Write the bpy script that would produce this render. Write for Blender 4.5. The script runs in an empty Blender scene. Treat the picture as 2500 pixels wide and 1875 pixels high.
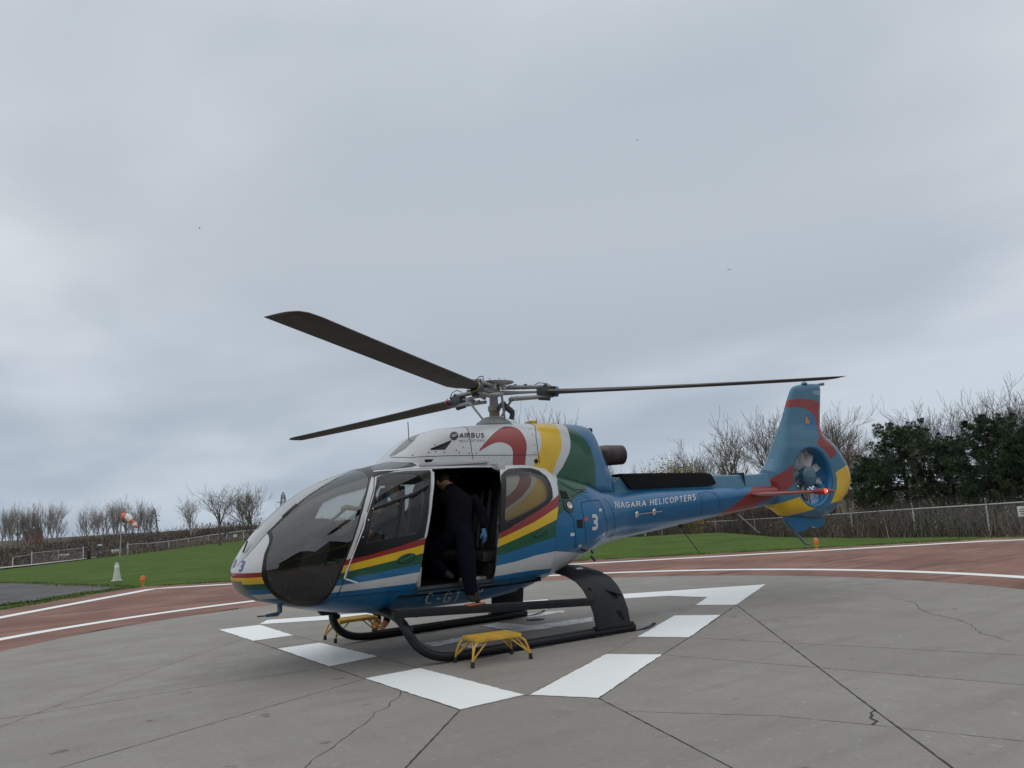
import bpy, bmesh, math, random
import numpy as np
from mathutils import Vector, Matrix
from mathutils.bvhtree import BVHTree
R=math.radians; PI=math.pi
random.seed(7); rng=np.random.default_rng(7)
sc=bpy.context.scene
col=sc.collection
# ------------------------------------------------------------------ camera
cam=bpy.data.cameras.new('camera'); co=bpy.data.objects.new('camera',cam); col.objects.link(co); sc.camera=co
yaw,pitch,roll=-2.158,.147,.0606
F=Vector((math.cos(yaw)*math.cos(pitch),math.sin(yaw)*math.cos(pitch),math.sin(pitch)))
Rt=Vector((math.sin(yaw),-math.cos(yaw),0)); Up=Rt.cross(F)
R2=Rt*math.cos(roll)-Up*math.sin(roll); U2=Rt*math.sin(roll)+Up*math.cos(roll)
M=Matrix((R2,U2,-F)).transposed().to_4x4(); M.translation=Vector((6.02,9.517,1.612)); co.matrix_world=M
cam.sensor_width=36; cam.lens=36*2045/2500; cam.clip_start=.05; cam.clip_end=3000
# ------------------------------------------------------------------ light
sc.view_settings.view_transform='Standard'; sc.view_settings.look='None'; sc.view_settings.gamma=1; sc.view_settings.use_curve_mapping=False
sc.view_settings.exposure=.24
SUN_EL,SUN_AZ=R(58),R(35)          # azimuth from +x towards +y
w=bpy.data.worlds.new('World'); sc.world=w; w.use_nodes=True
nt=w.node_tree; nt.nodes.clear(); N=nt.nodes.new; L=nt.links.new
def nd(t,**k):
    n=N(t)
    for a,b in k.items(): setattr(n,a,b)
    return n
out=nd('ShaderNodeOutputWorld'); bg=nd('ShaderNodeBackground'); L(bg.outputs[0],out.inputs[0])
sky=nd('ShaderNodeTexSky',sky_type='NISHITA',sun_disc=False,sun_elevation=SUN_EL,sun_rotation=PI/2-SUN_AZ,air_density=1.0,dust_density=2.0,ozone_density=1.5)
sk=nd('ShaderNodeVectorMath',operation='SCALE'); sk.inputs[3].default_value=.06; L(sky.outputs[0],sk.inputs[0])
tc=nd('ShaderNodeTexCoord')
sep=nd('ShaderNodeSeparateXYZ'); L(tc.outputs['Generated'],sep.inputs[0])
# stretch the cloud noise so that it flattens towards the horizon: p = dir / (z + .35)
add=nd('ShaderNodeMath',operation='ADD'); add.inputs[1].default_value=.22; 
mx0=nd('ShaderNodeMath',operation='MAXIMUM'); mx0.inputs[1].default_value=0; L(sep.outputs[2],mx0.inputs[0]); L(mx0.outputs[0],add.inputs[0])
div=nd('ShaderNodeVectorMath',operation='DIVIDE'); L(tc.outputs['Generated'],div.inputs[0])
cmb=nd('ShaderNodeCombineXYZ'); [L(add.outputs[0],cmb.inputs[i]) for i in range(3)]; L(cmb.outputs[0],div.inputs[1])
mp=nd('ShaderNodeMapping'); mp.inputs['Rotation'].default_value=(0,0,.5); mp.inputs['Scale'].default_value=(.95,.72,1); mp.inputs['Location'].default_value=(5.3,2.9,0); L(div.outputs[0],mp.inputs[0])
n1=nd('ShaderNodeTexNoise'); n1.inputs['Scale'].default_value=.95; n1.inputs['Detail'].default_value=4; n1.inputs['Roughness'].default_value=.42; n1.inputs['Distortion'].default_value=.15; L(mp.outputs[0],n1.inputs[0])
n2=nd('ShaderNodeTexNoise'); n2.inputs['Scale'].default_value=2.6; n2.inputs['Detail'].default_value=4; n2.inputs['Roughness'].default_value=.5; L(mp.outputs[0],n2.inputs[0])
mixn=nd('ShaderNodeMath',operation='MULTIPLY_ADD'); mixn.inputs[1].default_value=.16; L(n2.outputs[0],mixn.inputs[0]); L(n1.outputs[0],mixn.inputs[2])
mr=nd('ShaderNodeMapRange'); mr.inputs['From Min'].default_value=.37; mr.inputs['From Max'].default_value=.69; L(mixn.outputs[0],mr.inputs[0]); mr.interpolation_type='SMOOTHSTEP'
cr=nd('ShaderNodeValToRGB'); e=cr.color_ramp.elements
e[0].position=0; e[0].color=(.395,.440,.490,1); e[1].position=1; e[1].color=(.590,.628,.658,1)
m_=e.new(.5); m_.color=(.468,.512,.556,1)
L(mr.outputs[0],cr.inputs[0])
# gentle blue-grey veil near the horizon, brighter overhead as thin overcast is
hz=nd('ShaderNodeValToRGB'); h=hz.color_ramp.elements
h[0].position=0; h[0].color=(.78,.84,.92,1); h[1].position=1; h[1].color=(2.3,2.2,2.05,1)
q=h.new(.12); q.color=(.88,.91,.965,1); q=h.new(.30); q.color=(1.10,1.09,1.08,1); q=h.new(.52); q.color=(1.05,1.055,1.06,1); q=h.new(.70); q.color=(1.45,1.42,1.36,1)
L(sep.outputs[2],hz.inputs[0])
mul=nd('ShaderNodeMix',data_type='RGBA',blend_type='MULTIPLY'); mul.inputs[0].default_value=1; L(cr.outputs[0],mul.inputs[6]); L(hz.outputs[0],mul.inputs[7])
fin=nd('ShaderNodeMix',data_type='RGBA'); fin.inputs[0].default_value=.94; L(sk.outputs[0],fin.inputs[6]); L(mul.outputs[2],fin.inputs[7])
L(fin.outputs[2],bg.inputs[0]); bg.inputs[1].default_value=1.0
sl=bpy.data.lights.new('sun','SUN'); sl.energy=.6; sl.angle=R(115); sl.color=(1,.95,.86)
so=bpy.data.objects.new('sun',sl); col.objects.link(so)
sd=Vector((math.cos(SUN_AZ)*math.cos(SUN_EL),math.sin(SUN_AZ)*math.cos(SUN_EL),math.sin(SUN_EL)))
so.rotation_euler=sd.to_track_quat('Z','Y').to_euler(); so.location=(0,0,60)
# ------------------------------------------------------------------ helpers
def obj(name,me,parent=None,mats=(),**props):
    o=bpy.data.objects.new(name,me); col.objects.link(o)
    if me is not None:
        for m in (mats if isinstance(mats,(list,tuple)) else [mats]):
            if m is not None: me.materials.append(m)
    if parent is not None: o.parent=parent
    for k,v in props.items(): o[k]=v
    return o
def thing(name,label,cat,loc=(0,0,0),rz=0,group=None):
    o=bpy.data.objects.new(name,None); col.objects.link(o); o.empty_display_size=.3
    o.location=loc; o.rotation_euler=(0,0,rz); o['label']=label; o['category']=cat
    if group: o['group']=group
    return o
def dup(root,loc=None,rz=None,label=None,scale=None):
    r=root.copy(); col.objects.link(r)
    if loc is not None: r.location=loc
    if rz is not None: r.rotation_euler[2]=rz
    if scale is not None: r.scale=scale
    if label: r['label']=label
    for ch in list(root.children):
        c=ch.copy(); col.objects.link(c); c.parent=r
        for g in list(ch.children):
            d=g.copy(); col.objects.link(d); d.parent=c
    return r
class MB:
    def __init__(s): s.v=[]; s.f=[]; s.m=[]; s.g=[]
    def add(s,v,f,mi=0):
        s.g.append((len(s.v),len(s.f))); n=len(s.v); s.v+= [tuple(p) for p in v]; s.f+=[tuple(i+n for i in q) for q in f]; s.m+=[mi]*len(f)
    def box(s,c,d,M=None,mi=0):
        x,y,z=[q/2 for q in d]; P=[Vector((i*x,j*y,k*z)) for i in(-1,1) for j in(-1,1) for k in(-1,1)]
        if M is not None: P=[M@p for p in P]
        P=[p+Vector(c) for p in P]
        s.add(P,[(0,1,3,2),(4,6,7,5),(0,4,5,1),(2,3,7,6),(0,2,6,4),(1,5,7,3)],mi)
    def bevbox(s,c,d,b=.01,M=None,mi=0):
        bm=bmesh.new(); bmesh.ops.create_cube(bm,size=1)
        for v in bm.verts: v.co=Vector((v.co.x*d[0],v.co.y*d[1],v.co.z*d[2]))
        bmesh.ops.bevel(bm,geom=bm.edges[:],offset=b,segments=2,affect='EDGES',profile=.6)
        bm.verts.index_update()
        P=[v.co.copy() for v in bm.verts]
        if M is not None: P=[M@p for p in P]
        s.add([p+Vector(c) for p in P],[[v.index for v in f.verts] for f in bm.faces],mi); bm.free()
    def tube(s,pts,r,n=10,cap=True,mi=0,sx=1.0,up=None):
        pts=[Vector(p) for p in pts]; k=len(pts)
        rr=r if isinstance(r,(list,tuple)) else [r]*k
        T=[]
        for i in range(k):
            a=pts[max(0,i-1)]; b=pts[min(k-1,i+1)]; T.append((b-a).normalized())
        u=Vector(up) if up is not None else (Vector((0,0,1)) if abs(T[0].z)<.9 else Vector((1,0,0)))
        V=[];fs=[]
        for i in range(k):
            a=(u-T[i]*u.dot(T[i])); a=a.normalized() if a.length>1e-6 else Vector((1,0,0)); b=T[i].cross(a); u=a if up is None else u
            for j in range(n):
                t=2*PI*j/n; V.append(pts[i]+a*math.cos(t)*rr[i]+b*math.sin(t)*rr[i]*sx)
        for i in range(k-1):
            for j in range(n):
                fs.append((i*n+j,i*n+(j+1)%n,(i+1)*n+(j+1)%n,(i+1)*n+j))
        if cap: fs.append(tuple(range(n-1,-1,-1))); fs.append(tuple((k-1)*n+j for j in range(n)))
        s.add(V,fs,mi)
    def lathe(s,prof,n=32,M=None,c=(0,0,0),mi=0,closed=False):
        V=[];fs=[]
        for (r,z) in prof:
            for j in range(n):
                t=2*PI*j/n; p=Vector((r*math.cos(t),r*math.sin(t),z)); 
                if M is not None: p=M@p
                V.append(p+Vector(c))
        k=len(prof)
        for i in range(k-1 if not closed else k):
            i2=(i+1)%k
            for j in range(n): fs.append((i*n+j,i*n+(j+1)%n,i2*n+(j+1)%n,i2*n+j))
        s.add(V,fs,mi)
    def prism(s,poly,h0,h1,fn=None,mi=0):
        # poly in 2D, extruded between h0 and h1; fn maps (u,v,h)->xyz
        fn=fn or (lambda u,v,h:(u,v,h)); n=len(poly)
        V=[fn(u,v,h0) for u,v in poly]+[fn(u,v,h1) for u,v in poly]
        s.add(V,[tuple(range(n-1,-1,-1)),tuple(range(n,2*n))]+[(i,(i+1)%n,(i+1)%n+n,i+n) for i in range(n)],mi)
    def mesh(s,name,smooth=True,ang=None,flip=False):
        me=bpy.data.meshes.new(name); me.from_pydata([tuple(p) for p in s.v],[],s.f); me.update()
        bm=bmesh.new(); bm.from_mesh(me); bmesh.ops.recalc_face_normals(bm,faces=bm.faces[:]); bm.to_mesh(me); bm.free()
        me.polygons.foreach_set('material_index',s.m)
        if smooth: me.shade_smooth() if ang is None else me.shade_smooth()
        if smooth:
            try: me.set_sharp_from_angle(angle=R(ang or 35))
            except Exception: pass
        return me
    def build(s,name,mats,parent=None,smooth=True,ang=None,**props):
        return obj(name,s.mesh(name,smooth,ang),parent,mats,**props)
def each(mb,name,mats,parent=None,**k):
    # every primitive collected in mb becomes an object of its own
    G=mb.g+[(len(mb.v),len(mb.f))];out=[]
    for (v0,f0),(v1,f1) in zip(G[:-1],G[1:]):
        q=MB(); q.v=mb.v[v0:v1]; q.f=[tuple(i-v0 for i in f) for f in mb.f[f0:f1]]; q.m=mb.m[f0:f1]; out.append(q.build(name,mats,parent,**k))
    return out
# ------------------------------------------------------------------ materials
def newmat(name):
    m=bpy.data.materials.new(name); m.use_nodes=True; t=m.node_tree; b=t.nodes['Principled BSDF']; return m,t,b
def mat(name,c,rough=.5,metal=0,coat=0,var=.0,vs=3.0,bump=0,bs=40,spec=.5,crough=.05,vcol=None,detail=5):
    m,t,b=newmat(name); c=tuple(c)+(1,) if len(c)==3 else c
    b.inputs['Base Color'].default_value=c; b.inputs['Roughness'].default_value=rough; b.inputs['Metallic'].default_value=metal
    b.inputs['Coat Weight'].default_value=coat; b.inputs['Coat Roughness'].default_value=crough; b.inputs['Specular IOR Level'].default_value=spec
    if var or bump:
        tc=t.nodes.new('ShaderNodeTexCoord')
    if var:
        n=t.nodes.new('ShaderNodeTexNoise'); n.inputs['Scale'].default_value=vs; n.inputs['Detail'].default_value=detail; n.inputs['Roughness'].default_value=.6
        t.links.new(tc.outputs['Object'],n.inputs[0])
        r=t.nodes.new('ShaderNodeMapRange'); r.inputs['From Min'].default_value=.3; r.inputs['From Max'].default_value=.7
        t.links.new(n.outputs[0],r.inputs[0])
        mx=t.nodes.new('ShaderNodeMix'); mx.data_type='RGBA'
        v=vcol or tuple(min(1,q*(1-var)) for q in c[:3]); mx.inputs[6].default_value=tuple(min(1,q*(1+var*.5)) for q in c[:3])+(1,); mx.inputs[7].default_value=tuple(v)+(1,)
        t.links.new(r.outputs[0],mx.inputs[0]); t.links.new(mx.outputs[2],b.inputs['Base Color'])
        r2=t.nodes.new('ShaderNodeMapRange'); r2.inputs['To Min'].default_value=max(0,rough-.06); r2.inputs['To Max'].default_value=min(1,rough+.12)
        t.links.new(n.outputs[0],r2.inputs[0]); t.links.new(r2.outputs[0],b.inputs['Roughness'])
    if bump:
        n=t.nodes.new('ShaderNodeTexNoise'); n.inputs['Scale'].default_value=bs; n.inputs['Detail'].default_value=4
        t.links.new(tc.outputs['Object'],n.inputs[0]); bp=t.nodes.new('ShaderNodeBump'); bp.inputs['Strength'].default_value=bump; bp.inputs['Distance'].default_value=.02
        t.links.new(n.outputs[0],bp.inputs['Height']); t.links.new(bp.outputs[0],b.inputs['Normal'])
    return m
def paint(name,c): 
    # coated aircraft paint with faint grime and a slightly wavy skin
    m=mat(name,c,rough=.32,coat=.30,var=.10,vs=2.2,spec=.32,crough=.06)
    t=m.node_tree; b=t.nodes['Principled BSDF']; tc=t.nodes.new('ShaderNodeTexCoord')
    n=t.nodes.new('ShaderNodeTexNoise'); n.inputs['Scale'].default_value=2.1; n.inputs['Detail'].default_value=2
    t.links.new(tc.outputs['Object'],n.inputs[0]); bp=t.nodes.new('ShaderNodeBump'); bp.inputs['Strength'].default_value=.25; bp.inputs['Distance'].default_value=.02
    t.links.new(n.outputs[0],bp.inputs['Height']); t.links.new(bp.outputs[0],b.inputs['Normal']); t.links.new(bp.outputs[0],b.inputs['Coat Normal'])
    return m
WHITE=paint('white_paint',(.46,.475,.50)); RED=paint('red_paint',(.21,.016,.016)); YEL=paint('yellow_paint',(.56,.36,.015))
GRN=paint('green_paint',(.008,.070,.036)); BLU=paint('blue_paint',(.005,.108,.255)); GREY=paint('light_grey_paint',(.46,.47,.49)); SKY=paint('sky_blue_paint',(.032,.130,.215))
BLK=mat('black_frame',(.006,.006,.007),rough=.3,coat=.05,spec=.3); DGREY=mat('dark_grey_panel',(.09,.092,.095),rough=.3,coat=.4,var=.2)
STRIP=mat('post_grey',(.27,.28,.29),rough=.28,coat=.5,var=.08); RUB=mat('rubber_seal',(.06,.06,.063),rough=.5)
INNER=mat('cabin_lining',(.010,.010,.011),rough=.85,spec=.2); LINE=mat('panel_gap',(.012,.013,.016),rough=.8)
SKIDM=mat('gloss_black_metal',(.007,.008,.010),rough=.36,coat=.0,spec=.22,var=.25,vs=7,vcol=(.016,.017,.02)); GRIP=mat('grip_tape',(.035,.035,.038),rough=.85,bump=.4,bs=200)
METAL=mat('grey_metal',(.26,.265,.275),rough=.42,metal=.2,var=.25,vs=9); DMETAL=mat('dark_metal',(.05,.055,.062),rough=.45,metal=.4,var=.3,vs=12)
HUBG=mat('hub_grey',(.20,.205,.215),rough=.5,var=.28,vs=11); BLADE=mat('blade_grey',(.075,.070,.066),rough=.7,spec=.3,var=.16,vs=2.5); MATBLK=mat('matt_black_cover',(.008,.008,.009),rough=.9,spec=.1); BRASS=mat('brown_boot',(.20,.15,.10),rough=.6,var=.3)
EXH=mat('burnt_exhaust',(.085,.062,.055),rough=.42,metal=.75,var=.5,vs=6,vcol=(.03,.027,.035)); DULLBLK=mat('dull_black',(.01,.01,.01),rough=.95)  # dull black paints the dark inside of openings; also a drain cover
CHROME=mat('bright_metal',(.55,.55,.56),rough=.3,metal=.8); NAVYT=mat('navy_letters',(.012,.016,.04),rough=.45); LETW=mat('silver_letters',(.50,.51,.54),rough=.45); LETP=mat('purple_letters',(.07,.07,.26),rough=.45); GREYT=mat('grey_letters',(.05,.055,.075),rough=.5)
FANB=mat('fan_grey',(.40,.42,.44),rough=.4,var=.25,vs=6); MIDB=mat('hub_blue',(.035,.10,.15),rough=.35,coat=.3)
SEAT=mat('seat_leather',(.03,.03,.033),rough=.55,var=.2); SEATG=mat('seat_grey',(.10,.10,.11),rough=.6,var=.2); STEPY=mat('yellow_step_paint',(.62,.36,.035),rough=.45,var=.25,vs=14,vcol=(.40,.23,.03)); RUBB=mat('black_rubber',(.012,.012,.012),rough=.7)
NAVY=mat('navy_cloth',(.003,.003,.006),rough=.95,var=.25,vs=12,bump=1.0,bs=9,spec=.12); NAVY2=mat('navy_trousers',(.003,.004,.011),rough=.95,var=.3,vs=9,bump=1.0,bs=8,spec=.12)
SKIN=mat('skin',(.42,.23,.16),rough=.55,var=.1,vs=20); GLOVE=mat('blue_glove',(.035,.11,.24),rough=.45); SHOE=mat('black_shoe',(.012,.012,.013),rough=.6); ORNG=mat('orange_sole',(.40,.11,.035),rough=.6); SHIRT=mat('dark_shirt',(.04,.045,.05),rough=.9); MASKM=mat('blue_mask',(.16,.27,.36),rough=.8); HAIR=mat('dark_hair',(.02,.014,.01),rough=.7)
def glass(name,tint,alpha,rough=.02,refl=1.45):
    m=bpy.data.materials.new(name); m.use_nodes=True; t=m.node_tree; t.nodes.clear()
    o=t.nodes.new('ShaderNodeOutputMaterial'); tr=t.nodes.new('ShaderNodeBsdfTransparent'); tr.inputs[0].default_value=tuple(tint)+(1,)
    df=t.nodes.new('ShaderNodeBsdfDiffuse'); df.inputs[0].default_value=(.22,.22,.225,1)
    ms=t.nodes.new('ShaderNodeMixShader'); ms.inputs[0].default_value=alpha; t.links.new(tr.outputs[0],ms.inputs[1]); t.links.new(df.outputs[0],ms.inputs[2])
    g=t.nodes.new('ShaderNodeBsdfGlossy'); g.inputs['Roughness'].default_value=rough; g.inputs[0].default_value=(.95,.97,1,1)
    fr=t.nodes.new('ShaderNodeFresnel'); fr.inputs[0].default_value=refl
    m2=t.nodes.new('ShaderNodeMixShader'); t.links.new(fr.outputs[0],m2.inputs[0]); t.links.new(ms.outputs[0],m2.inputs[1]); t.links.new(g.outputs[0],m2.inputs[2]); t.links.new(m2.outputs[0],o.inputs[0])
    tc=t.nodes.new('ShaderNodeTexCoord'); n=t.nodes.new('ShaderNodeTexNoise'); n.inputs['Scale'].default_value=2.5; t.links.new(tc.outputs['Object'],n.inputs[0])
    bp=t.nodes.new('ShaderNodeBump'); n.inputs['Detail'].default_value=0; bp.inputs['Strength'].default_value=.10; bp.inputs['Distance'].default_value=.006; t.links.new(n.outputs[0],bp.inputs['Height'])
    t.links.new(bp.outputs[0],g.inputs['Normal']); t.links.new(bp.outputs[0],fr.inputs['Normal'])
    return m
GLS=glass('tinted_acrylic',(.62,.64,.62),.02,refl=1.75); GLD=glass('door_glass',(.66,.68,.66),.03,refl=1.4); GLR=glass('clear_door_glass',(.74,.74,.66),.06,refl=1.4); GLB=glass('brown_skylight',(.25,.17,.16),.35,refl=1.5)

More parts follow.
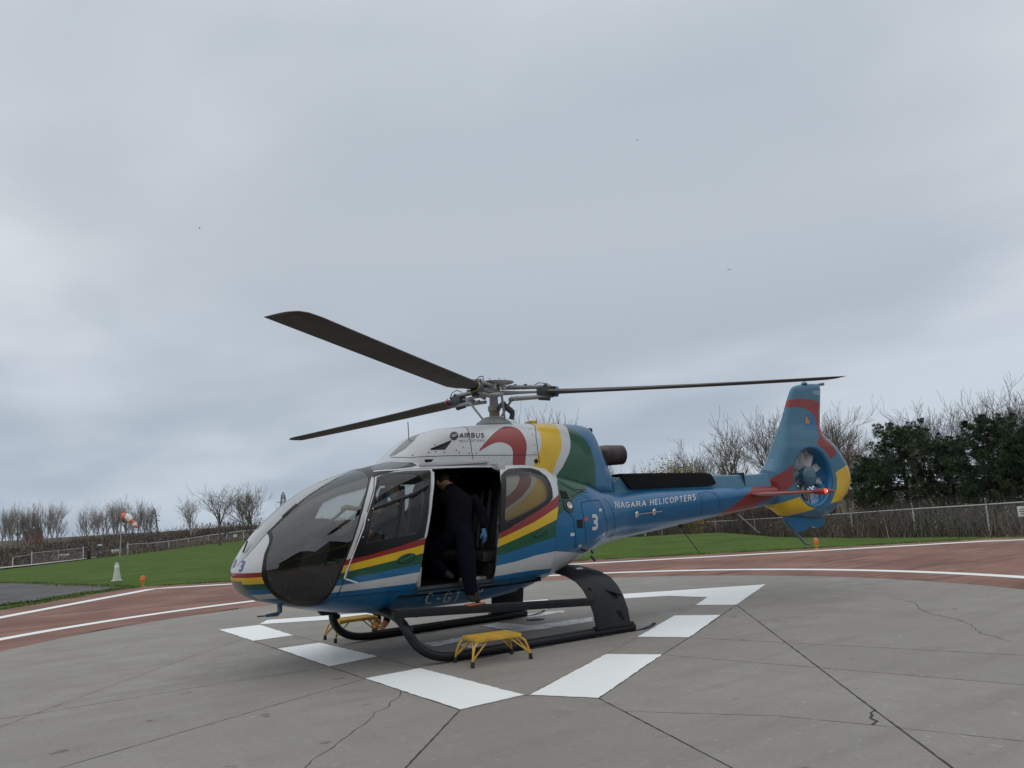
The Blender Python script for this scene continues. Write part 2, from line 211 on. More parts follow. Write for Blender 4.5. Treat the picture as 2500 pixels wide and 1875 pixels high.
DATA={"trace":{"sl_glass":[[0.47,0.896,2.004],[0.432,0.871,2.031],[0.373,0.856,2.044],[0.166,0.842,2.043],[-0.022,0.814,2.047],[-0.159,0.789,2.045],[-0.177,0.822,2.01],[-0.16,0.916,1.893],[-0.141,0.963,1.809],[-0.112,0.99,1.747],[-0.084,1.011,1.689],[0.187,1.051,1.579],[0.531,1.074,1.478],[0.629,1.077,1.455],[0.59,1.051,1.652]],"airbus":[[0.871,0.528,2.508],[0.534,0.568,2.502],[0.497,0.515,2.571],[0.834,0.47,2.573]],"helic":[[0.894,0.562,2.453],[0.547,0.597,2.451],[0.535,0.58,2.482],[0.881,0.543,2.486]],"niagara":[[-1.451,0.632,1.529],[-3.259,0.364,1.563],[-3.307,0.317,1.658],[-1.474,0.581,1.63]],"three":[[-0.834,0.873,1.269],[-0.953,0.838,1.262],[-0.972,0.834,1.473],[-0.859,0.865,1.471]],"creg":[[1.527,0.683,0.591],[1.413,0.655,0.577],[1.497,0.876,0.728],[1.593,0.879,0.735],[1.08,0.655,0.576],[1.135,0.87,0.719],[0.874,0.762,0.63],[0.783,0.756,0.626],[0.85,0.87,0.718],[0.922,0.877,0.726]],"vent":[[-0.553,0.927,1.419],[-0.665,0.908,1.417],[-0.657,0.912,1.308],[-0.55,0.93,1.315]],"redsq":[[-0.7,0.901,1.439],[-0.759,0.889,1.436],[-0.753,0.892,1.398],[-0.694,0.904,1.397]]},"ground":{"conc_edge":[[5.45,-5.156],[5.134,-5.475],[4.801,-5.734],[4.443,-6.044],[4.057,-6.396],[3.441,-6.842],[2.786,-7.204],[2.096,-7.483],[1.517,-7.585],[1.517,-7.595],[0.927,-7.537],[-0.057,-7.472],[-1.235,-7.289],[-2.896,-6.745],[-4.707,-5.785],[-5.452,-5.732],[-5.906,-4.872],[-6.306,-4.018],[-6.75,-3.273],[-7.181,-2.297],[-7.487,-1.307],[-7.611,0.337],[-7.469,1.535],[-6.998,3.071]],"inner_white":[[5.388,-6.854],[4.652,-7.636],[4.044,-8.102],[3.179,-8.449],[2.506,-8.654],[1.772,-8.885],[0.765,-8.587],[-0.522,-8.763],[-1.765,-8.505],[-3.566,-7.954],[-5.205,-6.983],[-6.374,-6.162],[-7.202,-5.329],[-7.926,-4.121],[-8.386,-3.075],[-8.641,-2.214],[-8.817,-0.456],[-8.817,0.948],[-8.616,2.299]],"outer_white":[[5.221,-11.502],[4.262,-12.638],[3.14,-13.898],[1.615,-15.797],[1.159,-15.622],[0.353,-15.018],[-0.332,-14.463],[-1.816,-14.354],[-5.662,-11.739],[-7.961,-9.028],[-9.229,-7.98],[-10.984,-6.334],[-10.839,-6.53],[-12.188,-5.303],[-14.083,-3.869],[-14.511,-4.257],[-15.878,-3.001],[-16.719,-1.57]],"grass_edge":[[5.139,-13.775],[4.365,-14.595],[3.451,-15.989],[2.141,-17.103],[1.459,-17.438],[0.652,-16.576],[-0.635,-15.603],[-2.223,-15.59],[-6.455,-13.17],[-9.037,-10.053],[-10.323,-9.221],[-11.863,-8.152],[-11.653,-7.296],[-12.795,-5.79],[-14.994,-4.466],[-15.328,-4.796],[-16.644,-3.431],[-17.724,-2.049]],"asph":[[5.062,-15.893],[4.624,-28.029],[3.943,-26.451],[3.246,-23.417],[2.592,-21.197],[1.888,-18.843],[1.505,-17.545],[2.019,-17.945],[3.084,-16.762],[4.022,-15.719],[4.58,-15.238]],"b1":[[2.541,-4.434],[1.906,-4.391],[1.953,-2.633],[2.526,-2.629]],"b2":[[2.514,-1.58],[1.95,-1.571],[1.884,0.137],[2.531,0.276]],"b3":[[2.528,1.275],[1.894,1.236],[1.852,3.151],[2.519,3.192]],"b4":[[1.816,3.193],[0.15,2.2],[-0.197,2.698],[1.494,3.737]],"b5":[[-0.821,1.614],[-2.366,0.649],[-2.721,1.165],[-1.153,2.145]],"b6":[[-3.323,0.097],[-4.153,-0.443],[-3.995,-1.187],[-3.238,-1.691],[-3.686,-2.224],[-6.047,-0.857],[-3.655,0.608]],"b7":[[1.606,-4.954],[0.374,-4.28],[0.018,-4.1],[0.314,-3.548],[0.716,-3.761],[1.897,-4.483]],"b8":[[-0.943,-3.631],[-2.648,-2.784],[-2.275,-2.286],[-0.639,-3.071]],"h1":[[1.091,-0.234],[0.317,-0.28],[-0.622,-0.32],[-1.639,-0.28],[-1.374,0.088],[-0.543,0.084],[0.094,-0.071],[1.114,0.083]],"h2":[[-0.979,-1.495],[-1.876,-1.31],[-1.71,-1.045],[-0.852,-1.132]],"h3":[[-0.182,-0.931],[-0.494,-1.016],[-0.6,-0.287],[-0.134,-0.279]],"h4":[[0.869,0.199],[0.616,0.224],[0.651,0.574],[0.886,0.584]],"j1":[[2.539,-4.433],[2.525,-2.623],[2.532,0.275],[2.521,3.195]],"j2":[[1.907,-4.389],[1.953,-2.631],[1.884,0.14],[1.892,1.234],[1.844,3.184]],"j3":[[1.844,3.184],[0.15,2.201],[-0.822,1.613],[-2.361,0.654],[-3.323,0.096],[-4.456,-0.641]],"j4":[[1.494,3.737],[-0.197,2.699],[-1.154,2.144],[-3.655,0.608],[-6.043,-0.854]],"j5":[[2.519,3.192],[1.844,3.184],[1.494,3.737]],"r1":[[2.519,3.192],[3.559,4.312]],"r2":[[1.493,3.736],[2.105,5.756]],"r3":[[-3.655,0.608],[0.363,5.529],[1.24,6.615]],"r4":[[-1.154,2.144],[-2.191,5.367]],"r5":[[-0.204,2.708],[-1.023,5.924]],"r6":[[1.643,4.235],[0.979,5.163],[0.746,5.784],[0.471,6.638]],"r7":[[-2.746,1.142],[-4.603,3.397]],"r8":[[-3.871,0.613],[-5.818,2.175]],"r9":[[2.528,1.275],[5.368,2.516]],"r10":[[2.542,0.302],[3.425,0.24],[4.648,0.254],[5.383,0.277],[5.644,0.23]],"r11":[[2.59,-2.941],[3.741,-1.691],[5.383,0.277],[5.659,0.636]],"r12":[[2.524,-1.59],[3.741,-1.691],[4.812,-1.659],[5.579,-1.582]],"r13":[[1.884,0.137],[1.184,-0.162],[0.678,-0.291]],"r14":[[1.389,-7.49],[1.612,-4.964]],"r15":[[-4.157,-2.702],[-5.56,-3.609]],"r16":[[-6.097,-0.899],[-7.409,-1.293]],"backj":[[1.606,-4.954],[0.374,-4.28],[-0.943,-3.631],[-2.648,-2.784],[-3.686,-2.224],[-6.047,-0.857]],"c1":[[-5.334,2.029],[-4.99,2.614],[-4.478,2.981],[-4.141,3.344],[-3.9,3.787],[-3.626,4.104],[-3.105,4.493],[-2.956,4.738],[-2.805,4.953]],"c2":[[2.536,2.118],[2.648,2.329],[2.783,2.431],[2.89,2.615],[3.057,2.714],[3.179,2.902],[3.413,3.14],[3.729,3.492],[3.894,3.626],[4.056,3.817]],"c3":[[0.37,5.566],[0.473,5.586],[0.59,5.672],[0.644,5.736],[0.751,5.779]],"c4":[[-2.371,-2.42],[-2.243,-2.194],[-2.071,-1.923],[-1.848,-1.634]],"stool_feet":[[1.452,1.669],[1.471,1.268],[0.834,1.311],[0.844,1.773]],"stool2_feet":[[1.806,-1.727],[1.832,-1.266],[1.148,-1.805],[1.011,-1.731]],"cone":[[1.48,-22.034]],"light1":[[1.448,-17.411]],"light2":[[-13.649,-5.503]],"manhole":[[-0.988,-0.787]],"far_person":[[0.901,-1.806]],"skid_near":[[1.5,1.23],[-1.072,1.126],[-1.451,1.026]],"skid_far":[[1.54,-1.127],[-0.92,-1.18],[-1.333,-1.332]]},"tail":{"t_outline":[[-5.296,1.942],[-5.565,2.318],[-5.897,2.849],[-6.032,3.1],[-6.13,3.27],[-6.215,3.394],[-6.297,3.443],[-6.584,3.503],[-6.854,3.521],[-7.056,3.514],[-6.955,3.18],[-6.874,2.877],[-6.802,2.61],[-6.919,2.567],[-7.074,2.491],[-7.274,2.274],[-7.414,2.099],[-7.486,1.925],[-7.498,1.752],[-7.421,1.584],[-7.213,1.401],[-6.902,1.186],[-6.692,1.125],[-6.524,1.104],[-6.177,1.14],[-5.905,1.203],[-5.639,1.17],[-5.467,1.322],[-5.298,1.385]],"t_ventral":[[-5.6,1.246],[-5.712,1.091],[-5.863,0.982],[-6.007,0.917],[-6.152,0.934],[-6.274,0.997],[-6.369,0.991],[-6.459,0.955],[-6.592,0.967],[-6.675,1.013],[-6.703,1.11],[-6.395,1.142],[-5.935,1.228]],"t_redtop":[[-5.946,3.182],[-6.058,3.193],[-6.367,3.224],[-6.659,3.209],[-6.821,3.184],[-6.951,3.154],[-6.846,2.574],[-6.664,2.575],[-6.692,2.83],[-6.659,2.925],[-6.559,3.009],[-6.403,3.056],[-6.18,3.069],[-5.925,3.052]],"t_blueop":[[-6.336,2.659],[-6.294,2.701],[-6.46,2.912],[-6.573,2.999],[-6.659,2.925],[-6.692,2.83],[-6.665,2.638]],"t_redsh":[[-6.697,2.599],[-6.646,2.536],[-6.524,2.401],[-6.673,2.315],[-6.759,2.241],[-6.839,2.134],[-7.038,2.209],[-7.019,2.29],[-6.955,2.397],[-6.856,2.503]],"t_redlow":[[-3.851,1.281],[-4.081,1.407],[-4.92,1.731],[-5.274,1.846],[-5.905,2.088],[-5.865,1.757],[-5.536,1.62],[-5.356,1.617],[-5.129,1.49],[-4.595,1.362],[-4.226,1.288]],"t_yelr":[[-6.945,1.89],[-7.294,2.025],[-7.456,1.962],[-7.374,1.538],[-7.074,1.403],[-6.715,1.362],[-6.819,1.477],[-6.929,1.618],[-6.969,1.784]],"t_yell":[[-5.15,1.393],[-5.361,1.422],[-5.956,1.518],[-6.025,1.521],[-6.16,1.424],[-6.382,1.323],[-6.132,1.265],[-5.515,1.169]],"t_flame":[[-6.46,2.912],[-6.4,2.849],[-6.371,2.775],[-6.484,2.769],[-6.514,2.85],[-6.466,2.818]],"t_h130":[[-6.726,3.305],[-6.917,3.303],[-6.929,3.375],[-6.74,3.383]],"t_skidb":[[-5.686,1.122],[-5.861,0.973],[-6.022,0.822],[-6.13,0.715],[-6.284,0.687]],"t_finpipe":[[-6.932,3.488],[-7.142,3.516]]},"env":{"left":[[-4.4,-269.34,-2.6,10.4,0],[-5.46,-268.64,-2.6,11.91,1],[-6.7,-267.81,-2.6,12.73,2],[-8.44,-272.73,-2.6,13.27,0],[-9.42,-272.07,-2.6,12.97,1],[-10.65,-268.83,-2.6,12.34,2],[-12.01,-267.92,-2.6,12.93,1],[-13.72,-269.21,-2.6,13.0,0],[-15.29,-268.17,-2.6,12.66,2],[-16.48,-262.52,-2.6,12.29,1],[-24.83,-267.89,-2.6,11.83,2],[-25.08,-261.65,-2.6,12.42,0],[-27.82,-265.9,-2.6,11.26,1],[-27.88,-253.71,-2.6,11.21,2],[-29.22,-252.82,-2.6,12.02,0],[-30.38,-248.41,-2.6,12.48,1],[-31.52,-247.65,-2.6,12.73,2],[-33.82,-249.76,-2.6,12.26,0],[-35.5,-252.29,-2.6,11.7,1],[-36.7,-247.85,-2.6,12.28,2],[-38.23,-246.83,-2.6,11.83,1],[-36.26,-181.35,-2.6,9.96,3],[-27.43,-369.37,-2.6,11.55,2],[-23.38,-107.36,-1.6,8.52,3],[-23.56,-107.23,-1.6,8.29,4],[-26.49,-102.86,-1.6,8.06,4],[-26.87,-100.18,-1.6,8.11,3],[-29.0,-103.62,-1.6,7.79,1],[-33.69,-110.2,-1.6,5.76,2]],"right":[[-21.97,-30.45,-2.4,9.84,3],[-22.68,-32.41,-2.4,10.04,2],[-23.75,-31.71,-2.4,9.87,1],[-25.49,-33.0,-2.4,9.86,2],[-50.97,-60.04,-2.4,9.06,1],[-58.03,-63.93,-2.4,9.42,2],[-62.63,-66.99,-2.4,9.38,3],[-56.28,-65.07,-2.4,8.86,0],[-57.23,-58.38,-2.4,8.52,2],[-44.81,-54.36,-2.4,8.29,3],[-51.51,-47.56,-2.4,9.61,4],[-54.13,-48.27,-2.4,9.94,3],[-56.87,-48.91,-2.4,10.31,4],[-56.75,-46.57,-2.4,10.83,3],[-56.55,-44.27,-2.4,11.69,4],[-55.78,-42.34,-2.4,12.17,3],[-58.36,-43.08,-2.4,11.56,4],[-59.99,-56.58,-2.4,9.32,0],[-49.62,-39.09,-2.4,9.25,4],[-61.39,-41.11,-2.4,11.35,3],[-64.1,-41.76,-2.4,11.08,4],[-71.36,-37.03,-2.4,9.59,3],[-62.78,-30.5,-2.4,10.0,4],[-60.06,-27.42,-2.4,10.05,3],[-57.45,-24.27,-2.4,10.18,4],[-56.38,-22.54,-2.4,10.2,3],[-57.49,-21.82,-2.4,10.27,4],[-58.59,-21.1,-2.4,10.33,3],[-78.02,-44.81,-2.4,9.85,0]],"oak":[[-58.42,-35.77,-2.55],[-58.15,-34.42,6.07],[-61.26,-36.34,-2.74],[-61.0,-35.02,5.65]],"pines":[[-49.94,-27.95,-1.96,5.11],[-51.11,-25.97,-2.05,5.72],[-52.05,-22.93,-2.13,5.32],[-50.14,-19.33,-2.02,5.28],[-49.76,-17.15,-2.01,4.72],[-51.24,-16.15,-1.91,4.86]],"shrub":[[-43.73,-41.97,3.88],[-43.98,-44.27,3.68],[-44.74,-41.37,3.47]],"sock":[[-10.42,-100.66,3.38],[-10.89,-100.36,3.32],[-11.32,-100.17,2.78],[-11.63,-100.04,2.34],[-11.93,-99.89,2.06]],"pole":[[-10.27,-101.55,-1.09],[-10.33,-100.77,3.09]],"birds":[[-7.81,-50.38,22.76],[-35.83,-26.82,16.23],[-40.48,-39.25,31.36]],"gate":[[-1.65,-109.84,-1.78],[-1.61,-109.59,-0.21],[-7.9,-115.38,-1.66],[-7.85,-115.16,-0.28]],"bin":[[-7.98,-110.45,-1.58],[-7.94,-110.28,-0.51]],"post":[[-9.58,-114.26,-1.68],[-9.53,-113.99,0.02]]},"fl":[[1.39,-103.35,-1.74],[-1.65,-109.84,-1.78],[-7.9,-115.38,-1.66],[-12.39,-130.63,-1.81],[-17.79,-145.3,-2.11],[-24.51,-165.17,-2.42],[-27.83,-162.93,-2.27],[-29.8,-155.49,-1.92],[-31.64,-148.13,-1.52],[-33.04,-141.07,-1.25],[-33.74,-133.28,-1.03],[-35.62,-127.15,-0.91]],"frr":[[-67.8,-94.07,-3.61],[-68.01,-85.42,-3.52],[-67.99,-78.11,-3.37],[-66.84,-70.35,-3.2],[-62.77,-60.86,-2.88],[-59.17,-52.28,-2.6],[-56.13,-44.54,-2.38],[-51.31,-35.56,-2.1],[-45.86,-26.99,-1.77],[-41.83,-19.91,-1.5],[-38.83,-13.98,-1.31],[-35.48,-8.27,-1.09]],"sg":[[-6.67,-125.83,-1.23],[-13.9,-130.73,-1.21],[-32.8,-134.96,-0.15],[-60.56,-56.08,-1.86],[-37.54,-11.57,-0.03]],"bd":[[-21.35,-457.82,2.55],[-27.56,-453.77,2.11],[-27.45,-453.19,5.78]]}
# ------------------------------------------------------------------ surfaces: sections, cutting, classifying
def pchip(x,xs,ys):
    xs=np.asarray(xs,float);ys=np.asarray(ys,float);o=np.argsort(xs);xs=xs[o];ys=ys[o]
    h=np.diff(xs);d=np.diff(ys)/h;m=np.zeros(len(xs))
    for i in range(1,len(xs)-1):
        if d[i-1]*d[i]>0:
            w1=2*h[i]+h[i-1];w2=h[i]+2*h[i-1];m[i]=(w1+w2)/(w1/d[i-1]+w2/d[i])
    m[0]=d[0];m[-1]=d[-1]
    x=np.clip(x,xs[0],xs[-1]);k=np.clip(np.searchsorted(xs,x)-1,0,len(xs)-2);t=(x-xs[k])/h[k]
    return (ys[k]*(2*t**3-3*t**2+1)+m[k]*h[k]*(t**3-2*t**2+t)+ys[k+1]*(-2*t**3+3*t**2)+m[k+1]*h[k]*(t**3-t**2))
XS=[3.50,3.44,3.3,3.05,2.7,2.3,1.9,1.4,.8,.2,-.4,-.9,-1.4,-1.9,-2.6,-3.6,-4.5,-5.35]
HW=[.0,.30,.48,.68,.86,.96,1.0,1.015,1.015,1.0,.95,.86,.66,.50,.42,.34,.27,.21]
ZT=[1.06,1.21,1.433,1.687,1.936,2.111,2.22,2.29,2.31,2.28,2.20,2.06,1.86,1.75,1.775,1.772,1.755,1.739]
ZB=[1.05,0.903,0.792,0.712,0.618,0.544,0.51,0.492,0.49,0.535,0.695,0.863,0.993,1.075,1.144,1.248,1.335,1.41]
ZM=[1.06,1.08,1.1,1.14,1.18,1.2,1.22,1.22,1.22,1.24,1.28,1.34,1.42,1.48,1.5,1.55,1.59,1.64]
NT=[2,2,2.,2.1,2.3,2.5,2.6,2.7,2.7,2.7,2.6,2.5,2.4,2.3,2.2,2.1,2.1,2.1]
NB=[2,2,2.1,2.3,2.5,2.6,2.8,2.8,2.8,2.7,2.6,2.4,2.2,2.1,2.1,2.1,2.1,2.1]
CX=[1.66,1.60,1.45,1.30,1.18,.97,.57,.3,-.2,-.64,-1.17,-1.36,-1.44,-1.52,-1.62,-1.72]
CZ=[2.26,2.33,2.45,2.555,2.605,2.66,2.70,2.72,2.735,2.74,2.73,2.70,2.56,2.38,2.22,2.0]
CW=[.50,.53,.58,.61,.63,.66,.69,.70,.71,.70,.60,.53,.50,.46,.41,.34]
def section(x,th,off=0):
    hw=pchip(x,XS,HW)+off;zt=pchip(x,XS,ZT);zb=pchip(x,XS,ZB);zm=pchip(x,XS,ZM);n1_=pchip(x,XS,NT);n2_=pchip(x,XS,NB)
    c,s=np.cos(th),np.sin(th);n=np.where(s>0,n1_,n2_)
    return hw*np.sign(c)*np.abs(c)**(2/n), zm+np.where(s>0,(zt-zm)*np.abs(s)**(2/n1_),-(zm-zb)*np.abs(s)**(2/n2_))
def cowl_section(x,th):
    zt=pchip(x,CX,CZ);hw=pchip(x,CX,CW);n=3.2;c,s=np.cos(th),np.sin(th);z0=1.75
    return hw*np.sign(c)*np.abs(c)**(2/n), z0+(zt-z0)*np.abs(s)**(2/n)
def gridmesh(xs,ts,f,wrap=False):
    X,T=np.meshgrid(xs,ts,indexing='ij');y,z=f(X,T);G=np.stack([X,y,z],-1);n,m=X.shape;I=np.arange(n*m).reshape(n,m)
    if wrap: J=np.roll(I,-1,1);a,b,c,d=I[:-1],I[1:],J[1:],J[:-1]
    else: a,b,c,d=I[:-1,:-1],I[1:,:-1],I[1:,1:],I[:-1,1:]
    a,b,c,d=[q.ravel() for q in(a,b,c,d)]
    return G.reshape(-1,3),np.concatenate([np.stack([a,b,c],1),np.stack([a,c,d],1)])
def sdf(poly,u,v):
    P=np.array(poly,float);best=np.full(len(u),1e9);ins=np.zeros(len(u),bool);n=len(P)
    for i in range(n):
        ax,ay=P[i];bx,by=P[(i+1)%n];ex,ey=bx-ax,by-ay
        t=np.clip(((u-ax)*ex+(v-ay)*ey)/(ex*ex+ey*ey+1e-12),0,1)
        best=np.minimum(best,(u-ax-t*ex)**2+(v-ay-t*ey)**2)
        c=((ay>v)!=(by>v)); xi=ax+(v-ay)/(by-ay+1e-15)*ex
        ins^=c&(u<xi)
    return np.where(ins,1,-1)*np.sqrt(best)
def chaikin(P,n=1,closed=True):
    P=[tuple(p) for p in P]
    for _ in range(n):
        Q=[]
        m=len(P)
        if not closed: Q.append(P[0])
        for i in range(m if closed else m-1):
            a,b=P[i],P[(i+1)%m]
            Q.append(tuple(.75*p+.25*q for p,q in zip(a,b)));Q.append(tuple(.25*p+.75*q for p,q in zip(a,b)))
        if not closed: Q.append(P[-1])
        P=Q
    return P
class Cut:
    def __init__(s,V,T): s.V=V.astype(float);s.T=T
    def cut(s,phi,sel=None):
        f=phi(s.V);f=np.where(np.abs(f)<2e-4,2e-4,f);pos=f[s.T]>0;c=pos.sum(1)
        mixed=(c==1)|(c==2)
        if sel is not None: mixed&=sel(s.V[s.T].mean(1))
        if not mixed.any(): return s
        T=s.T[mixed];p=pos[mixed];k=c[mixed]
        lone=np.where((k==1)[:,None],p,~p).argmax(1);r=np.arange(len(T))
        a=T[r,lone];b=T[r,(lone+1)%3];d=T[r,(lone+2)%3]
        E=np.concatenate([np.stack([a,b],1),np.stack([a,d],1)]);Es=np.sort(E,1);U,inv=np.unique(Es,axis=0,return_inverse=True);inv=inv.ravel()
        t=f[U[:,0]]/(f[U[:,0]]-f[U[:,1]]);NV=s.V[U[:,0]]+(s.V[U[:,1]]-s.V[U[:,0]])*t[:,None]
        P=inv[:len(T)]+len(s.V);Q=inv[len(T):]+len(s.V);s.V=np.concatenate([s.V,NV])
        s.T=np.concatenate([s.T[~mixed],np.stack([a,P,Q],1),np.stack([P,b,d],1),np.stack([P,d,Q],1)])
        return s
    def poly(s,P,uv=lambda V:(V[:,0],V[:,2]),sel=None):
        def phi(V):
            u,v=uv(V);return sdf(P,u,v)
        return s.cut(phi,sel)
    def cen(s): return s.V[s.T].mean(1)
def inpoly(P,u,v): return sdf(P,u,v)>0
def sub(name,V,T,mats,parent=None,mi=None,smooth=True,**pr):
    u,inv=np.unique(T,return_inverse=True);inv=inv.reshape(-1,3);V2=V[u]
    # weld coincident vertices, drop slivers
    k=np.round(V2/2e-4).astype(np.int64);_,first,inv2=np.unique(k,axis=0,return_index=True,return_inverse=True);inv2=inv2.ravel()
    T2=inv2[inv];V3=V2[first];ok=(T2[:,0]!=T2[:,1])&(T2[:,1]!=T2[:,2])&(T2[:,0]!=T2[:,2]);T2=T2[ok]
    me=bpy.data.meshes.new(name);me.vertices.add(len(V3));me.vertices.foreach_set('co',V3.ravel());me.loops.add(3*len(T2));me.loops.foreach_set('vertex_index',T2.ravel().astype(np.int32))
    me.polygons.add(len(T2));me.polygons.foreach_set('loop_start',np.arange(0,3*len(T2),3,dtype=np.int32))
    o=obj(name,me,parent,mats,**pr)
    if mi is not None: me.polygons.foreach_set('material_index',mi[ok].astype(np.int32))
    me.update(calc_edges=True);me.validate()
    if smooth: me.shade_smooth()
    return o
def solid(o,t,off=-1,rimmat=0,inmat=0):
    m=o.modifiers.new('thickness','SOLIDIFY');m.thickness=t;m.offset=off;m.use_rim=True;m.material_offset=inmat;m.material_offset_rim=rimmat
xz=lambda P:[(p[0],p[2]) for p in P]
TR=DATA['trace']
# ------------------------------------------------------------------ helicopter
HEL=thing('helicopter','blue and white helicopter with rainbow stripes, cabin door slid open, standing on the pad','helicopter')
PANE_O=chaikin([(3.19,1.50),(3.19,3.0),(2.03,3.0),(2.03,2.11),(2.08,2.07),(2.17,1.96),(2.31,1.72),(2.46,1.37),(2.55,1.17),(2.60,1.04),(2.64,.92),(2.665,.84),(2.69,.765),(2.74,.70),(2.82,.672),(2.91,.69),(3.06,.76),(3.18,.84),(3.25,.92),(3.30,1.0),(3.32,1.08),(3.31,1.17),(3.28,1.28),(3.25,1.34),(3.21,1.41)])
PANE_I=chaikin([(3.165,1.46),(3.15,1.6),(3.15,3.0),(2.10,3.0),(2.10,2.13),(2.13,2.04),(2.20,1.94),(2.34,1.71),(2.48,1.37),(2.62,1.06),(2.66,.92),(2.69,.83),(2.75,.745),(2.83,.71),(2.92,.73),(3.04,.785),(3.15,.86),(3.22,.93),(3.26,1.01),(3.28,1.09),(3.275,1.18),(3.26,1.26),(3.23,1.33),(3.195,1.40)])
DG_O=[(2.04,2.055),(1.91,2.10),(1.68,2.115),(1.385,2.115),(1.455,1.975),(1.53,1.79),(1.655,1.345),(1.89,1.29),(2.08,1.25),(2.33,1.20),(2.48,1.18),(2.41,1.37),(2.28,1.64),(2.13,1.91)]
DG_I=chaikin([(2.03,2.03),(1.87,2.065),(1.74,2.08),(1.62,2.075),(1.57,2.045),(1.535,2.0),(1.535,1.95),(1.57,1.83),(1.71,1.43),(1.88,1.39),(2.14,1.36),(2.33,1.33),(2.30,1.41),(2.21,1.70),(2.10,1.93)])
OPEN_=[(1.36,2.125),(1.05,2.135),(.74,2.13),(.53,2.125),(.47,2.06),(.50,1.95),(.62,1.62),(.70,1.30),(.73,1.0),(.73,.78),(1.735,.79),(1.75,.86),(1.70,1.07),(1.66,1.27),(1.635,1.34),(1.50,1.80),(1.42,1.98)]
FD=[(2.05,2.07),(1.91,2.11),(1.68,2.128),(1.36,2.13),(1.36,2.125),(1.42,1.98),(1.50,1.80),(1.635,1.34),(1.66,1.27),(1.70,1.07),(1.75,.86),(1.735,.79),(2.12,.79),(2.41,.785),(2.60,.79),(2.57,.95),(2.50,1.15),(2.42,1.37),(2.29,1.64),(2.14,1.91)]
SKYP=chaikin([(1.99,.27),(1.60,.27),(1.55,.33),(1.55,.50),(1.60,.56),(1.99,.55)]); SKYB=[(2.10,.16),(1.52,.24),(1.50,.60),(1.60,.62),(2.08,.62)]
RWIN=[(x+.98,z-.02) for x,z in xz([p for p in TR['sl_glass'] if p])]
bandx=[-.15,.72,1.66,2.6,3.3,3.6]
BANDS=[pchip,[1.69,1.36,1.34,1.165,1.10,1.095],[1.58,1.26,1.27,1.11,1.05,1.045],[1.44,1.17,1.18,1.04,.98,.975],[1.24,1.07,1.07,.97,.92,.92],[1.06,.96,.98,.91,.86,.86],[.85,.84,.86,.84,.80,.80]]
REDB=[(.01,2.3),(-.01,2.14),(-.05,2.04),(.03,1.96),(.13,1.87),(.28,1.77),(.43,1.70),(.60,1.62),(.72,1.58),(.72,1.75),(.58,1.77),(.43,1.80),(.31,1.88),(.17,1.97),(.14,2.07),(.20,2.3)]
REDB=[(-.03,2.4),(-.0,2.14),(.04,2.06),(.03,1.96),(.10,1.87),(.28,1.74),(.48,1.64),(.72,1.52),(.72,1.68),(.46,1.77),(.33,1.85),(.22,1.96),(.17,2.07),(.18,2.4)]
YELB=[(-.21,2.4),(-.12,2.15),(-.10,2.02),(.0,1.9),(.20,1.74),(.45,1.62),(.72,1.49),(.72,1.42),(.58,1.45),(.40,1.49),(.04,1.62),(-.25,1.84),(-.42,2.06),(-.50,2.2),(-.52,2.4)]
GRB=[(-.57,2.4),(-.47,2.10),(-.42,1.95),(-.3,1.80),(-.1,1.62),(.0,1.46),(-.2,1.47),(-.37,1.545),(-.51,1.65),(-.64,1.71),(-.84,1.79),(-.91,1.79),(-.95,2.2),(-.9,2.5)]
BOOMR=[(-3.8,1.2),(-4.02,1.38),(-4.28,1.50),(-4.65,1.67),(-4.92,1.8),(-5.5,2.05),(-5.9,2.0),(-5.6,1.68),(-5.35,1.58),(-4.97,1.48),(-4.83,1.42),(-4.6,1.2)]
sx=[2.0,2.07,2.25,2.48,2.87,3.1,3.2,3.31,3.39,3.46,3.5]; sy=[.03,.06,.20,.29,.315,.30,.28,.25,.20,.07,-.02]; fy=[.0,-.01,-.05,-.06,-.06,-.06,-.055,-.045,-.02,.03,.09]
near=lambda x:np.interp(x,sx,sy); far=lambda x:np.interp(x,sx,fy)
bbg=lambda x:np.interp(x,[-1.2,-.75,-.62,-.37,-.13,0],[.80,.975,1.0,1.03,1.06,1.06])
xs=np.concatenate([3.50-(np.linspace(0,1,46)**2)*.7,np.arange(2.775,-1.6,-.026),np.linspace(-1.62,-5.35,60)])
V,T=gridmesh(xs,np.linspace(0,2*PI,210,endpoint=False),section,True)
bodyV,bodyT=V.copy(),T.copy()
BVB=BVHTree.FromPolygons([tuple(p) for p in V],[tuple(t) for t in T.tolist()])
C=Cut(V,T)
ab=lambda V:(V[:,0],V[:,2]); fwd=lambda c:c[:,0]>1.95
C.poly(PANE_O,sel=lambda c:c[:,0]>1.95); C.poly(PANE_I,sel=lambda c:c[:,0]>1.95)
C.cut(lambda V:V[:,1]-near(V[:,0]),sel=lambda c:(c[:,0]>2.0)&(c[:,2]>1.1)); C.cut(lambda V:V[:,1]-near(V[:,0])-.022,sel=lambda c:(c[:,0]>2.0)&(c[:,2]>1.1))
C.cut(lambda V:V[:,1]-near(V[:,0])+.016,sel=lambda c:(c[:,0]>2.0)&(c[:,2]>1.1))
C.cut(lambda V:far(V[:,0])-V[:,1],sel=lambda c:(c[:,0]>2.0)&(c[:,2]>1.1)); C.cut(lambda V:far(V[:,0])-.02-V[:,1],sel=lambda c:(c[:,0]>2.0)&(c[:,2]>1.1))
C.poly(DG_O,sel=lambda c:(c[:,0]>1.3)&(c[:,0]<2.6)&(c[:,2]<2.2)); C.poly(DG_I,sel=lambda c:(c[:,0]>1.3)&(c[:,0]<2.6)&(c[:,2]<2.2))
